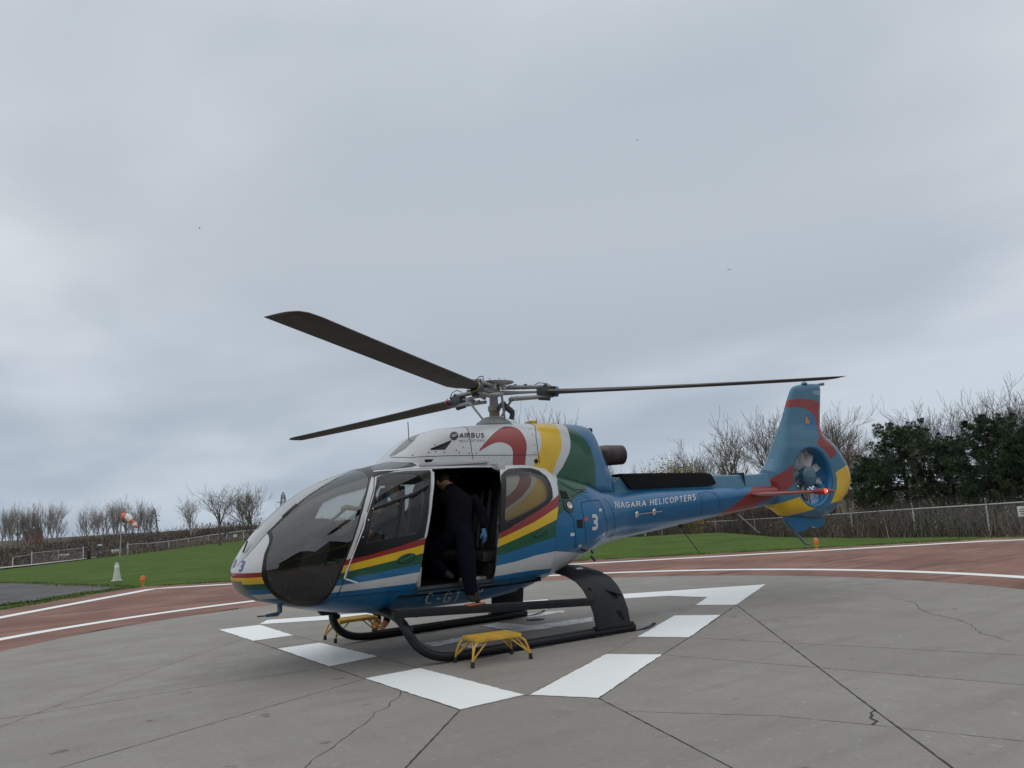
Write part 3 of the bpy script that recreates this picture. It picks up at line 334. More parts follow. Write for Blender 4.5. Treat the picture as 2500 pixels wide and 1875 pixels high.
C.poly(FD,sel=lambda c:(c[:,0]>1.3)&(c[:,0]<2.7)&(c[:,1]>0)); C.poly(OPEN_,sel=lambda c:(c[:,0]>.4)&(c[:,0]<1.8)&(c[:,1]>0)&(c[:,2]<2.25))
C.poly(RWIN,sel=lambda c:(c[:,0]>.5)&(c[:,0]<1.8)&(c[:,1]<0))
ayf=lambda V:(V[:,0],np.abs(V[:,1])); top=lambda c:(c[:,2]>1.9)&(c[:,0]>1.4)&(c[:,0]<2.2)
C.poly(SKYP,ayf,top); C.poly(SKYB,ayf,top)
for k in range(1,7): C.cut(lambda V,k=k:V[:,2]-np.interp(V[:,0],bandx,BANDS[k]),sel=lambda c:(c[:,0]>.7)&(c[:,2]<1.5))
aft=lambda c:(c[:,0]<.75)&(c[:,0]>-1.3)
for P in(REDB,YELB,GRB): C.poly(P,sel=aft)
C.cut(lambda V:V[:,2]-bbg(V[:,0]),sel=lambda c:(c[:,0]<0)&(c[:,0]>-1.2)&(c[:,2]<1.2)); C.poly(BOOMR,sel=lambda c:c[:,0]<-3.5)
C.cut(lambda V:.21-np.abs(V[:,1]),sel=lambda c:(c[:,0]>2.6)&(c[:,2]<1.03)); C.cut(lambda V:1.01-V[:,2],sel=lambda c:(c[:,0]>2.6)&(np.abs(c[:,1])<.25))
c=C.cen();x,y,z=c[:,0],c[:,1],c[:,2];ay=np.abs(y)
MATS=[WHITE,RED,YEL,GRN,BLU,GREY,BLK,DGREY,STRIP,RUB,GLB]
lab=np.zeros(len(c),int)
b=[np.interp(x,bandx,BANDS[k]) for k in range(1,7)]
fr=x>.72
for k,l in enumerate((1,2,3,4,5,4)): lab[fr&(z<b[k])]=l
af=~fr; lab[af&(z<np.interp(x,[-.9,-.84,-.64,-.51,-.37,-.2,.0,.72],[1.79,1.79,1.71,1.65,1.545,1.47,1.46,1.40]))]=4; lab[x<-.9]=4
lab[af&inpoly(GRB,x,z)]=3; lab[af&inpoly(REDB,x,z)]=1; lab[af&inpoly(YELB,x,z)]=2
lab[(x<-.02)&(x>-.95)&(z<bbg(x))]=5
lab[(x<-3.5)&inpoly(BOOMR,x,z)]=1
lab[top(c)&inpoly(SKYB,x,ay)]=6
chin=(ay<.21)&(z<1.01)&(x>2.62); lab[chin]=7
po=inpoly(PANE_O,x,z)&(x>1.95); pi=inpoly(PANE_I,x,z)&(x>1.95)
nside=y>near(x); fside=y<far(x); ng=y>near(x)+.022; fg=y<far(x)-.02
hi=z>1.12
lab[po&nside]=6; lab[po&fside&hi]=6; lab[po&fside&~hi]=6
tongue=(x>2.05)&hi&(z>1.17)&(y<near(x))&(y>far(x)); lab[tongue]=8
lab[(x>2.05)&(z>1.17)&(y<near(x))&(y>near(x)-.016)]=9
g_port=pi&ng; g_star=pi&fg&((y<far(x)-.02))
dgo=inpoly(DG_O,x,z)&(ay>.4); dgi=inpoly(DG_I,x,z)&(ay>.4); lab[dgo]=6
rw=inpoly(RWIN,x,z)&(y<-.4)
op=inpoly(OPEN_,x,z)&(y>.4); fd=inpoly(FD,x,z)&(y>.4)
skyg=top(c)&inpoly(SKYP,x,ay)
part=np.zeros(len(c),int); part[fd]=1; part[g_port]=2; part[g_star]=3; part[dgi&(y>0)]=4; part[dgi&(y<0)]=5; part[rw]=6; part[skyg&(y>0)]=7; part[skyg&(y<0)]=8; part[op]=-1
MATSB=MATS+[INNER]
fus=sub('fuselage',C.V,C.T[part==0],MATSB,HEL,lab[part==0]); solid(fus,.022,inmat=11,rimmat=6)
fdo=sub('front_door',C.V,C.T[part==1],MATSB,HEL,lab[part==1]); solid(fdo,.03,inmat=11,rimmat=6); fdo['label']='front door with dark window and rainbow stripes'
def panel(name,k,m,par,**p): 
    if (part==k).any(): return sub(name,C.V,C.T[part==k],[m],par,**p)
panel('windscreen_pane',2,GLS,HEL,label='bulging port windscreen pane'); panel('windscreen_pane',3,GLS,HEL,label='starboard windscreen pane')
panel('door_window',4,GLD,fdo); panel('side_window',5,GLD,HEL); panel('side_window',6,GLD,HEL); panel('skylight',7,GLB,HEL); panel('skylight',8,GLB,HEL)
# ---- cowling
xc=np.concatenate([np.linspace(1.66,1.1,40),np.arange(1.08,-1.3,-.03),np.linspace(-1.3,-1.72,36)])
V,T=gridmesh(xc,np.linspace(0,PI,130),cowl_section)
BVC=BVHTree.FromPolygons([tuple(p) for p in V],[tuple(t) for t in T.tolist()])
K=Cut(V,T); RS=chaikin([(.68,2.32),(.61,2.39),(.52,2.46),(.38,2.56),(.24,2.63),(.10,2.675),(-.01,2.66),(-.05,2.62),(-.06,2.55),(-.065,2.48),(-.06,2.41),(-.03,2.32),(.0,2.24),(.02,2.16),(.02,1.7),(.24,1.7),(.21,2.18),(.18,2.29),(.175,2.34),(.19,2.39),(.24,2.425),(.32,2.445),(.42,2.435),(.55,2.38)])
RS[:]=[(a,b_) for a,b_ in RS]
def xcurve(P): 
    P=sorted(P,key=lambda p:p[1]); zz=[p[1] for p in P]; xx=[p[0] for p in P]; return lambda V:V[:,0]-np.interp(V[:,2],zz,xx)
yl=xcurve([(-.40,2.75),(-.36,2.69),(-.34,2.63),(-.33,2.54),(-.31,2.47),(-.28,2.39),(-.23,2.31),(-.16,2.23),(-.10,2.12),(-.05,2.0)])
yr=xcurve([(-.75,2.75),(-.71,2.67),(-.67,2.58),(-.65,2.49),(-.61,2.39),(-.57,2.30),(-.50,2.21),(-.42,2.08),(-.38,2.0)])
wr=xcurve([(-.92,2.75),(-.88,2.67),(-.84,2.59),(-.81,2.51),(-.77,2.39),(-.71,2.28),(-.64,2.20),(-.57,2.11),(-.47,2.02),(-.44,1.95)])
gr=xcurve([(-.86,2.75),(-.89,2.69),(-.97,2.62),(-1.02,2.54),(-1.06,2.38),(-1.08,2.15),(-1.06,1.95),(-1.0,1.79)])
gr=xcurve([(-.90,2.75),(-.91,2.69),(-1.0,2.60),(-1.08,2.50),(-1.16,2.36),(-1.20,2.15),(-1.19,1.98),(-1.16,1.75)])
TRI=[(1.275,2.365),(1.265,2.385),(1.22,2.40),(.985,2.485),(.98,2.475),(1.10,2.36)]
INT=[(1.60,.06),(1.585,.02),(1.44,-.02),(1.30,-.02),(1.20,.0),(1.185,.10),(1.35,.26),(1.49,.27),(1.585,.20)]
for f_ in(yl,yr,wr,gr): K.cut(f_)
K.poly(RS,sel=lambda c:c[:,0]<.8); K.poly(TRI,sel=lambda c:c[:,0]>.9); K.poly(INT,lambda V:(V[:,0],V[:,1]),sel=lambda c:(c[:,0]>1.15)&(c[:,2]>2.2))
c=K.cen();x,y,z=c.T;lab=np.zeros(len(c),int)
lab[yl(c)<0]=2; lab[yr(c)<0]=0; lab[wr(c)<0]=3; lab[gr(c)<0]=4; lab[inpoly(RS,x,z)&(x<.8)]=1; lab[inpoly(TRI,x,z)]=6; lab[inpoly(INT,x,y)&(z>2.25)]=7
_y,_z=section(c[:,0],np.arccos(np.clip(np.abs(c[:,1])/np.maximum(pchip(c[:,0],XS,HW),1e-3),0,1)**(pchip(c[:,0],XS,NT)/2))); kp=(c[:,2]>_z-.03)|(np.abs(c[:,1])>pchip(c[:,0],XS,HW)-.02)
cowl=sub('engine_cowling',K.V,K.T[kp],MATS,HEL,lab[kp]); solid(cowl,.01)
# ---- roof step between door rail and cowling
# ---- decals and ribbons lying on the skins
def snap(bv,p,off=.003):
    l,n,i,d=bv.find_nearest(Vector(p))
    if n.dot(l-Vector((min(l.x,2.9),0,1.45)))<0: n=-n
    return l+n*off,n
def bil(q,u,v):
    a,b_,c_,d=[Vector(p) for p in q]; return (a*(1-u)+b_*u)*(1-v)+(d*(1-u)+c_*u)*v
def _arc(cx,cy,rx,ry,a0,a1,n=7): return [(cx+rx*math.cos(R(a0+(a1-a0)*i/n)),cy+ry*math.sin(R(a0+(a1-a0)*i/n))) for i in range(n+1)]
GLY={'N':(.62,[[(0,0),(0,1)],[(0,1),(.62,0)],[(.62,0),(.62,1)]]),'I':(0,[[(0,0),(0,1)]]),'A':(.70,[[(0,0),(.35,1)],[(.35,1),(.70,0)],[(.13,.30),(.57,.30)]]),
'G':(.64,[_arc(.34,.62,.34,.38,35,180)+_arc(.34,.38,.34,.38,180,330)+[(.64,.45),(.38,.45)]]),'R':(.60,[[(0,0),(0,1),(.30,1)]+_arc(.32,.74,.26,.26,90,-90)+[(0,.48)],[(.28,.48),(.62,0)]]),
'H':(.62,[[(0,0),(0,1)],[(.62,0),(.62,1)],[(0,.52),(.62,.52)]]),'E':(.50,[[(.50,1),(0,1),(0,0),(.50,0)],[(0,.52),(.44,.52)]]),'L':(.46,[[(0,1),(0,0),(.46,0)]]),
'C':(.60,[_arc(.34,.62,.34,.38,38,180)+_arc(.34,.38,.34,.38,180,322)]),'O':(.70,[_arc(.35,.62,.35,.38,0,180,9)+_arc(.35,.38,.35,.38,180,360,9)+[(.70,.62)]]),'P':(.58,[[(0,0),(0,1),(.30,1)]+_arc(.30,.73,.28,.27,90,-90)+[(0,.46)]]),
'T':(.60,[[(0,1),(.60,1)],[(.30,1),(.30,0)]]),'S':(.54,[_arc(.28,.76,.26,.24,30,200)+[(.10,.60),(.42,.44)]+_arc(.28,.24,.26,.24,40,-150)]),'B':(.58,[[(0,0),(0,1),(.28,1)]+_arc(.28,.76,.24,.24,90,-90)+[(0,.52)],[(.28,.52)]+_arc(.30,.26,.28,.26,90,-90)+[(0,0)]]),
'U':(.62,[[(0,1),(0,.34)]+_arc(.31,.31,.31,.31,180,360)+[(.62,1)]]),'3':(.54,[[(0,1),(.30,1)]+_arc(.30,.76,.24,.24,90,-90)+[(.14,.52)],[(.28,.52)]+_arc(.28,.26,.26,.26,90,-90)+[(0,0)]]),'D':(.60,[[(0,0),(0,1),(.26,1)]+_arc(.26,.5,.34,.5,90,-90)+[(0,0)]]),
'1':(.16,[[(0,.8),(.16,1),(.16,0)]]),'0':(.56,[_arc(.28,.64,.28,.36,0,180)+_arc(.28,.36,.28,.36,180,360)+[(.56,.64)]]),'-':(.42,[[(0,.5),(.42,.5)]])}
def text_mesh(s,bold=.085,spacing=.26):
    V=[];Fs=[];x0=0
    for ch in s:
        if ch==' ': x0+=.34+spacing;continue
        adv,L_=GLY[ch]
        for P in L_:
            Q=[]
            for a,b_ in zip(P[:-1],P[1:]):
                n=max(1,int(math.hypot(b_[0]-a[0],b_[1]-a[1])/.13))
                Q+=[(a[0]+(b_[0]-a[0])*i/n,a[1]+(b_[1]-a[1])*i/n) for i in range(n)]
            Q.append(P[-1]);m=len(Q);o=len(V)
            for i in range(m):
                a=Vector(Q[max(0,i-1)]);c_=Vector(Q[i]);b_=Vector(Q[min(m-1,i+1)]);d1=(c_-a).normalized() if i else (b_-c_).normalized();d2=(b_-c_).normalized() if i<m-1 else d1
                t=(d1+d2).normalized() if (d1+d2).length>.1 else d1;nn_=Vector((-t.y,t.x));k=bold/max(.6,nn_.dot(Vector((-d1.y,d1.x))))
                c_=Vector((c_.x,bold+c_.y*(1-2*bold)))
                if i==0: c_=c_-d1*(bold if P[0][1] in(0,1) and abs(d1.y)>.6 else 0)
                if i==m-1: c_=c_+d1*(bold if P[-1][1] in(0,1) and abs(d1.y)>.6 else 0)
                for sg in(1,-1): q=c_+nn_*k*sg;V.append((x0+q.x,min(1,max(0,q.y))))
            Fs+=[(o+2*i,o+2*i+1,o+2*i+3,o+2*i+2) for i in range(m-1)]
        x0+=adv+2*bold+spacing
    xa,xb=min(v[0] for v in V),max(v[0] for v in V)
    return [((x-xa)/(xb-xa),y) for x,y in V],Fs
def decal(name,s,quad,bv,m,parent,bold=.085,spacing=.26,off=.004,label=None):
    uv,Fs=text_mesh(s,bold,spacing)
    V=[snap(bv,bil(quad,u,v),off)[0] if bv else bil(quad,u,v) for u,v in uv]
    me=bpy.data.meshes.new(name);me.from_pydata([tuple(p) for p in V],[],Fs)
    o=obj(name,me,parent,m)
    if label:o['label']=label
    return o
def ribbon(mb,pts,w,bv,off=.0025,ay=None,step=.03):
    # thin strip following the skin; pts are 3D guesses
    P=[Vector(p) for p in pts];Q=[]
    for a,b_ in zip(P[:-1],P[1:]):
        n=max(1,int((b_-a).length/step))
        for i in range(n): Q.append(a.lerp(b_,i/n))
    Q.append(P[-1]);S=[snap(bv,q_,off) for q_ in Q];V=[];fs=[]
    for i,(p,n) in enumerate(S):
        t=(S[min(i+1,len(S)-1)][0]-S[max(i-1,0)][0]).normalized();s_=t.cross(n).normalized()*w/2;V+=[p-s_,p+s_]
    for i in range(len(S)-1): fs.append((2*i,2*i+1,2*i+3,2*i+2))
    mb.add(V,fs)
def pt(x,z,side=1,bv=None):
    h=(bv or BVB).ray_cast(Vector((x,3*side,z)),Vector((0,-side,0)));return h[0] if h[0] is not None else Vector((x,.5*side,z))
mb=MB()
P3=lambda P,bv=None:[pt(a,b_,1,bv) for a,b_ in P]
ribbon(mb,P3([(2.05,2.07),(2.14,1.91),(2.29,1.64),(2.42,1.37),(2.50,1.15),(2.57,.95),(2.60,.79)]),.008,BVB)
ribbon(mb,P3([(2.74,.70),(2.66,.76),(2.60,.785),(2.41,.785),(2.12,.79),(1.735,.785)]),.008,BVB)
ribbon(mb,P3([(2.05,2.08),(1.91,2.115),(1.68,2.135),(1.38,2.135)]),.007,BVB)
ribbon(mb,P3([(1.60,.775),(1.58,.60),(1.56,.56)]),.006,BVB); ribbon(mb,P3([(.46,.78),(.42,.62)]),.006,BVB)
ribbon(mb,P3([(-.27,1.67),(-.37,1.67),(-.38,1.55),(-.50,1.45),(-.51,1.25),(-.52,1.05)]),.009,BVB)
ribbon(mb,P3([(-.72,1.11),(-.70,1.31),(-.68,1.52),(-.69,1.63),(-.85,1.645),(-1.08,1.65),(-1.13,1.54),(-1.17,1.40),(-1.24,1.17)]),.009,BVB)
ribbon(mb,P3([(-1.22,1.68),(-1.32,1.61),(-1.38,1.48),(-1.42,1.33),(-1.46,1.17),(-1.52,1.10)]),.007,BVB)
ribbon(mb,P3([(-3.42,1.34),(-3.40,1.49),(-3.38,1.66),(-3.60,1.685),(-3.76,1.66),(-3.80,1.56),(-3.83,1.44)]),.008,BVB)
ribbon(mb,P3([(-.90,1.80),(-.62,1.80),(-.45,1.90)]),.008,BVB)
CP=lambda P:[pt(a,b_,1,BVC) for a,b_ in P]
ribbon(mb,[(1.62,.12,2.32),(1.60,.32,2.30)]+CP([(1.51,2.28),(1.27,2.285),(.99,2.285),(.76,2.28),(.28,2.275),(-.19,2.27)]),.007,BVC)
ribbon(mb,[(.62,.05,2.7),(.65,.35,2.66)]+CP([(.73,2.52),(.76,2.34),(.76,2.24),(.73,2.17)]),.008,BVC)
ribbon(mb,[(-.37,.05,2.74),(-.36,.41,2.68)]+CP([(-.24,2.51),(-.20,2.32),(-.20,2.16)]),.009,BVC)
mb.build('panel_gaps',LINE,HEL,kind='stuff')
mb=MB()
def studs(mb,P,bv,r=.008):
    for p in P:
        l,n=snap(bv,p,.001);q_=n.to_track_quat('Z','Y').to_matrix();mb.lathe([(0,.004),(r*.7,.004),(r,.0),(r,-.002)],8,q_,l)
studs(mb,CP([(1.48,2.31),(1.30,2.335),(1.12,2.33),(1.10,2.43),(1.22,2.345),(1.20,2.425),(.93,2.32),(.80,2.31),(.70,2.31),(.86,2.39),(.96,2.35)]),BVC,.009)
studs(mb,CP([(-.22,2.62),(-.20,2.54),(-.17,2.40),(-.15,2.30)]),BVC,.008)
studs(mb,CP([(.72-.06*i,2.255) for i in range(15)]),BVC,.004)
studs(mb,P3([(2.34,.72),(1.9,.70),(1.55,.74),(-.11,1.12),(-.50,1.07)]),BVB,.012)
mb.build('rivets',DMETAL,HEL,kind='stuff')
rs=lambda k:[tuple(p) for p in TR[k]]
decal('airline_lettering','AIRBUS',rs('airbus'),BVC,NAVYT,HEL,bold=.105,spacing=.20); decal('airline_lettering','HELICOPTERS',rs('helic'),BVC,NAVYT,HEL,bold=.055,spacing=.30)
nq=rs('niagara'); nb=lambda u0,u1:[tuple(bil(nq,u0,0)),tuple(bil(nq,u1,0)),tuple(bil(nq,u1,1)),tuple(bil(nq,u0,1))]
decal('boom_lettering','NIAGARA',nb(0,.405),BVB,LETW,HEL,bold=.09,spacing=.20); decal('boom_lettering','HELICOPTERS',nb(.445,1),BVB,LETW,HEL,bold=.09,spacing=.20)
decal('fleet_number','3',rs('three'),BVB,LETW,HEL,bold=.11)
cq=rs('creg'); decal('registration_lettering','C-GT',[cq[0],cq[4],cq[5],cq[3]],BVB,LETW,HEL,bold=.08,spacing=.30); decal('registration_lettering','P',[cq[6],cq[7],cq[8],cq[9]],BVB,LETW,HEL,bold=.08)
# round emblem with a light swirl
lc=Vector((.918,.487,2.54)); ux=Vector((-.098,.02,0)).normalized(); uz=Vector((-.07,-.11,.12)).normalized()
mb=MB(); V=[lc]+[lc+ux*.054*math.cos(2*PI*i/28)+uz*.088*math.sin(2*PI*i/28) for i in range(28)]; mb.add([snap(BVC,p,.004)[0] for p in V],[(0,1+i,1+(i+1)%28) for i in range(28)]); mb.build('emblem',NAVYT,HEL)
mb=MB()
for pts in ([(-.90,.10),(-.35,.16),(.0,.14),(.5,.28),(.92,.24),(.5,.10),(.0,.0),(-.35,.04)],[(-.62,-.14),(-.3,-.12),(.1,-.10),(.6,.04),(.3,-.20),(-.05,-.28),(-.4,-.32)]):
    mb.add([snap(BVC,lc+ux*.054*a+uz*.088*b_,.006)[0] for a,b_ in pts],[tuple(range(len(pts)))])
each(mb,'emblem_swirl',LETW,HEL)
# ------------------------------------------------------------------ sliding door (open, slid aft along the cabin side)
SD=[(.47,2.13),(.30,2.145),(.0,2.145),(-.20,2.14),(-.28,2.09),(-.31,1.99),(-.31,1.90),(-.24,1.68),(-.16,1.44),(-.11,1.24),(-.08,1.06),(-.10,.90),(-.12,.79),(.785,.79),(.775,.96),(.745,1.17),(.71,1.33),(.68,1.53),(.63,1.72),(.54,2.0)]
SB=[(.53,2.01),(.45,2.06),(.34,2.10),(.15,2.105),(-.02,2.10),(-.12,2.07),(-.185,1.99),(-.195,1.90),(-.18,1.80),(-.15,1.70),(-.04,1.63),(.20,1.53),(.46,1.42),(.71,1.33),(.745,1.36),(.70,1.53),(.645,1.72)]
SG=chaikin([(.47,1.99),(.42,2.035),(.30,2.05),(.1,2.05),(-.05,2.04),(-.14,1.97),(-.15,1.87),(-.13,1.79),(-.08,1.70),(.19,1.59),(.53,1.48),(.63,1.46),(.59,1.65)])
bx=[-.5,-.15,.20,.48,.78,1.0]
MB_=[[1.86,1.69,1.53,1.41,1.32,1.28],[1.72,1.575,1.43,1.34,1.25,1.2],[1.58,1.44,1.33,1.25,1.165,1.1],[1.32,1.24,1.18,1.12,1.07,1.0],[1.09,1.065,1.035,.99,.96,.93],[.85,.85,.86,.855,.84,.83]]
V,T=gridmesh(np.arange(.92,-.46,-.018),np.linspace(-1.15,1.25,120),section); V=V+np.array([0,.075,0])
BVD=BVHTree.FromPolygons([tuple(p) for p in V],[tuple(t) for t in T.tolist()])
D=Cut(V,T); D.poly(SD); D.poly(SB); D.poly(SG)
for k in range(6): D.cut(lambda V,k=k:V[:,2]-np.interp(V[:,0],bx,MB_[k]))
c=D.cen();x,y,z=c.T;lab=np.zeros(len(c),int)
for k,l in enumerate((1,2,3,4,5,4)): lab[z<np.interp(x,bx,MB_[k])]=l
lab[inpoly(SB,x,z)]=6; ins=inpoly(SD,x,z); g=inpoly(SG,x,z)
sdo=sub('sliding_door',D.V,D.T[ins&~g],MATSB,HEL,lab[ins&~g]); solid(sdo,.035,inmat=11,rimmat=6); sdo['label']='sliding cabin door, open, with rainbow stripes'
sub('door_window',D.V,D.T[g],[GLR],sdo)
def door_handle(par,cx,cz,w,h,tilt,bv,m):
    mb=MB(); ctr=pt(cx,cz,1,bv); l,n=snap(bv,ctr,.002)
    ux=Vector((-1,0,tilt)).normalized(); uz=n.cross(ux).normalized(); ux=uz.cross(n).normalized()
    uz=-uz if uz.z<0 else uz; k=26
    ring=[];
    for rr,o_ in ((1.0,.001),(.93,.006),(.86,-.006)): ring.append([l+n*o_+ux*(w/2*rr*math.cos(2*PI*i/k))+uz*(h/2*rr*math.sin(2*PI*i/k)) for i in range(k)])
    mb.add(ring[0]+ring[1]+ring[2],[(a*k+i,a*k+(i+1)%k,(a+1)*k+(i+1)%k,(a+1)*k+i) for a in(0,1) for i in range(k)],0)
    mb.add([p+n*.0075 for p in ring[2]],[tuple(range(k))],1)
    # lever
    mb.tube([l+n*.012-ux*w*.36-uz*h*.1,l+n*.016,l+n*.012+ux*w*.36+uz*h*.16],[.007,.010,.008],8,mi=2)
    return mb.build('handle',[m,m,m],par)
door_handle(fdo,1.885,1.135,.24,.10,.22,BVB,GRN); door_handle(sdo,.125,1.30,.24,.10,.30,BVD,GRN)
# sliding rail, roller arm, roof fairing over the rail
mb=MB(); mb.bevbox((1.03,.655,2.195),(.92,.05,.045),.008,Matrix.Rotation(R(1.5),3,'Y')@Matrix.Rotation(R(-4),3,'Z')); mb.build('door_rail',GREY,HEL)
mb=MB(); mb.bevbox((.455,.775,2.13),(.10,.09,.09),.01); mb.tube([(.52,.70,2.17),(.43,.74,2.165)],.012); mb.build('roller_bracket',GREY,sdo)
mb=MB(); pts=[(2.02,.50,2.13),(1.8,.60,2.14),(1.5,.66,2.145),(1.1,.70,2.145),(.5,.70,2.14)]
ribbon(mb,pts,.035,BVB,.004); mb.build('roof_edge',WHITE,HEL)
mb=MB(); 
for a,b_ in (((1.66,1.01,1.23),(1.38,.76,2.10)),): pass
ribbon(mb,[tuple(pt(a,b_,1)) for a,b_ in ((1.37,2.09),(1.43,1.97),(1.505,1.80),(1.64,1.36))],.028,BVB,.004); mb.build('door_edge_strip',WHITE,fdo,label='white rear edge of the front door')
# sill of the cabin opening
mb=MB(); mb.box((1.23,.90,.79),(1.02,.10,.03)); mb.box((1.23,.93,.745),(1.0,.035,.012)); mb.build('door_sill',DMETAL,HEL)
# ------------------------------------------------------------------ cabin interior
def prof(mb,P,w,c,mi=0,bev=0): mb.prism(P,-w/2,w/2,lambda u,v,h:(c[0]+u,c[1]+h,c[2]+v),mi)
mb=MB(); mb.prism([(-.05,-.78),(2.15,-.70),(2.6,-.48),(2.82,-.28),(2.82,.28),(2.6,.48),(2.15,.70),(1.9,.86),(.7,.88),(-.05,.78)],.70,.75); mb.build('cabin_floor',INNER,HEL)
mb=MB(); mb.prism([(-.92,.78),(.92,.78),(.97,1.2),(.95,1.7),(.75,2.08),(.3,2.22),(-.3,2.22),(-.75,2.08),(-.95,1.7),(-.97,1.2)],.12,.18,lambda u,v,h:(h,u,v)); mb.build('rear_bulkhead',INNER,HEL)
mb=MB(); mb.box((.72,0,2.235),(1.3,1.15,.03)); mb.build('headliner',INNER,HEL)
def seat(x0,y0,bk,m,w=.44):
    # seat shell as lofted back (tapered, rounded head) and cushion
    mb=MB(); V=[];fs=[];k=14
    H=[(.0,.5),(.25,.52),(.5,.5),(.68,.40),(.80,.30),(.88,.25),(.93,.17)]
    for i,(h,ww) in enumerate(H):
        cx=-h*.20*bk; th=.10-.05*h
        for j in range(k):
            t=2*PI*j/k; V.append((x0+cx+th*.5*math.copysign(abs(math.cos(t))**.6,math.cos(t)),y0+ww*w/.5*.5*.95*math.copysign(abs(math.sin(t))**.5,math.sin(t)),1.04+h))
    for i in range(len(H)-1):
        for j in range(k): fs.append((i*k+j,i*k+(j+1)%k,(i+1)*k+(j+1)%k,(i+1)*k+j))
    fs.append(tuple(range(k-1,-1,-1)));fs.append(tuple((len(H)-1)*k+j for j in range(k)))
    mb.add(V,fs); mb.bevbox((x0+.24*bk,y0,1.06),(.46,w,.11),.03); mb.bevbox((x0+.20*bk,y0,.90),(.34,w*.8,.24),.02)
    o=mb.build('seat',m,HEL); 
    hb=MB(); hb.tube([(x0-.03*bk,y0+.09,1.86),(x0+.04*bk,y0+.10,1.5),(x0+.12*bk,y0+.06,1.15)],.012,6,sx=2.2); hb.tube([(x0-.03*bk,y0-.09,1.86),(x0+.04*bk,y0-.10,1.5),(x0+.12*bk,y0-.06,1.15)],.012,6,sx=2.2)
    hb.build('harness',SEATG,o); return o
for y0 in (.50,0,-.50): seat(1.62,y0,1,SEAT)
for y0 in (.68,.23,-.23,-.68): seat(.36,y0,1,SEAT,.40)
mb=MB(); 
for x0,y0,s_ in ((.98,.62,1),(.86,.62,.9),(.73,.60,.9)): mb.bevbox((x0,y0+.08,.80),(.11,.16,.07*s_),.02,Matrix.Rotation(R(14),3,'Y')); 
each(mb,'life_vest_pouch',GREY,HEL)
mb=MB()
for x0,z0 in ((1.02,1.10),(.93,1.10)): mb.bevbox((x0-.12,.55,z0),(.05,.05,.045),.012); 
each(mb,'belt_buckle',CHROME,HEL)
mb=MB(); mb.bevbox((2.62,-.12,1.22),(.30,.62,.40),.05,Matrix.Rotation(R(-18),3,'Y')); mb.bevbox((2.55,-.1,.92),(.5,.30,.40),.04); mb.build('instrument_console',RUB,HEL)
mb=MB(); mb.bevbox((2.45,-.12,1.43),(.10,.60,.05),.02); mb.build('glare_shield',INNER,HEL)
mb=MB(); mb.prism([(2.32,1.50),(2.36,1.60),(2.50,1.63),(2.72,1.575),(2.92,1.44),(3.06,1.20),(2.9,.9),(2.6,.86),(2.42,1.2)],-.46,.12,lambda u,v,h:(u,h,v)); mb.build('instrument_binnacle',INNER,HEL,ang=60)
mb=MB(); mb.bevbox((1.63,.74,.90),(.05,.10,.24),.01,Matrix.Rotation(R(-8),3,'Y')); mb.build('seat_pedestal',GREY,HEL)
mb=MB(); mb.tube([(2.36,.44,.82),(2.33,.43,1.05),(2.26,.42,1.22)],[.014,.012,.018],8); mb.tube([(2.50,.56,.84),(2.52,.62,.98)],.03,8); mb.tube([(2.50,.36,.84),(2.52,.30,.98)],.03,8); each(mb,'control_stick',BLK,HEL)
# dark wiper blade held against the windscreen, sun visor frame
mb=MB(); mb.tube([(2.36,.50,1.725),(2.52,.47,1.60),(2.68,.42,1.47)],[.018,.014,.009],8,sx=1.6); mb.build('wiper_bar',BLK,HEL)
mb=MB(); ribbon(mb,[(2.86,.30,1.80),(2.95,.295,1.72),(3.02,.29,1.66)],.035,BVB,.012); ribbon(mb,[(2.3,.21,2.1),(2.6,.30,1.95),(2.86,.305,1.80),(3.1,.29,1.56),(3.19,.27,1.50)],.011,BVB,.006); each(mb,'windscreen_wiper',BLK,HEL)
mb=MB(); ribbon(mb,[(3.40,.08,1.33),(3.36,.06,1.40)],.016,BVB,.03); mb.tube([(3.40,.07,1.31),(3.345,.06,1.43)],.009,6); each(mb,'tow_hook',BLK,HEL)
# quarter frames seen through the panes: far door post and roof post
mb=MB(); mb.tube([(2.15,-.70,2.0),(2.33,-.86,1.70),(2.50,-.93,1.30),(2.62,-.86,.98)],.045,8,sx=1.3); mb.tube([(1.40,-.72,2.08),(1.50,-.88,1.85),(1.62,-.98,1.45),(1.66,-.98,1.1)],.05,8,sx=1.3); each(mb,'door_post',INNER,HEL)
mb=MB(); mb.tube([(1.52,.90,1.93),(1.75,.945,1.83),(2.20,.90,1.70)],.022,8,sx=.8)
mb.tube([(1.88,.955,1.80),(2.0,.985,1.35)],.018,8,sx=.8); mb.build('sliding_vent_frame',BLK,fdo)
studs_=MB(); studs(studs_,P3([(2.21,1.70),(2.28,1.58),(2.36,1.40),(1.42,2.04)]),BVB,.010); each(studs_,'window_fastener',CHROME,fdo)
mb=MB(); mb.tube([tuple(pt(a,b_)+Vector((0,.018,0))) for a,b_ in ((2.29,1.66),(2.35,1.50),(2.50,1.17),(2.56,1.02))],.007,6); mb.tube([tuple(pt(2.54,1.09)+Vector((0,.03,0))),tuple(pt(2.57,.98)+Vector((0,.035,0)))],.014,8); mb.tube([tuple(pt(2.57,.98)+Vector((0,.035,0))),tuple(pt(2.44,.925)+Vector((0,.05,0)))],.009,8); mb.build('door_stay',CHROME,HEL)
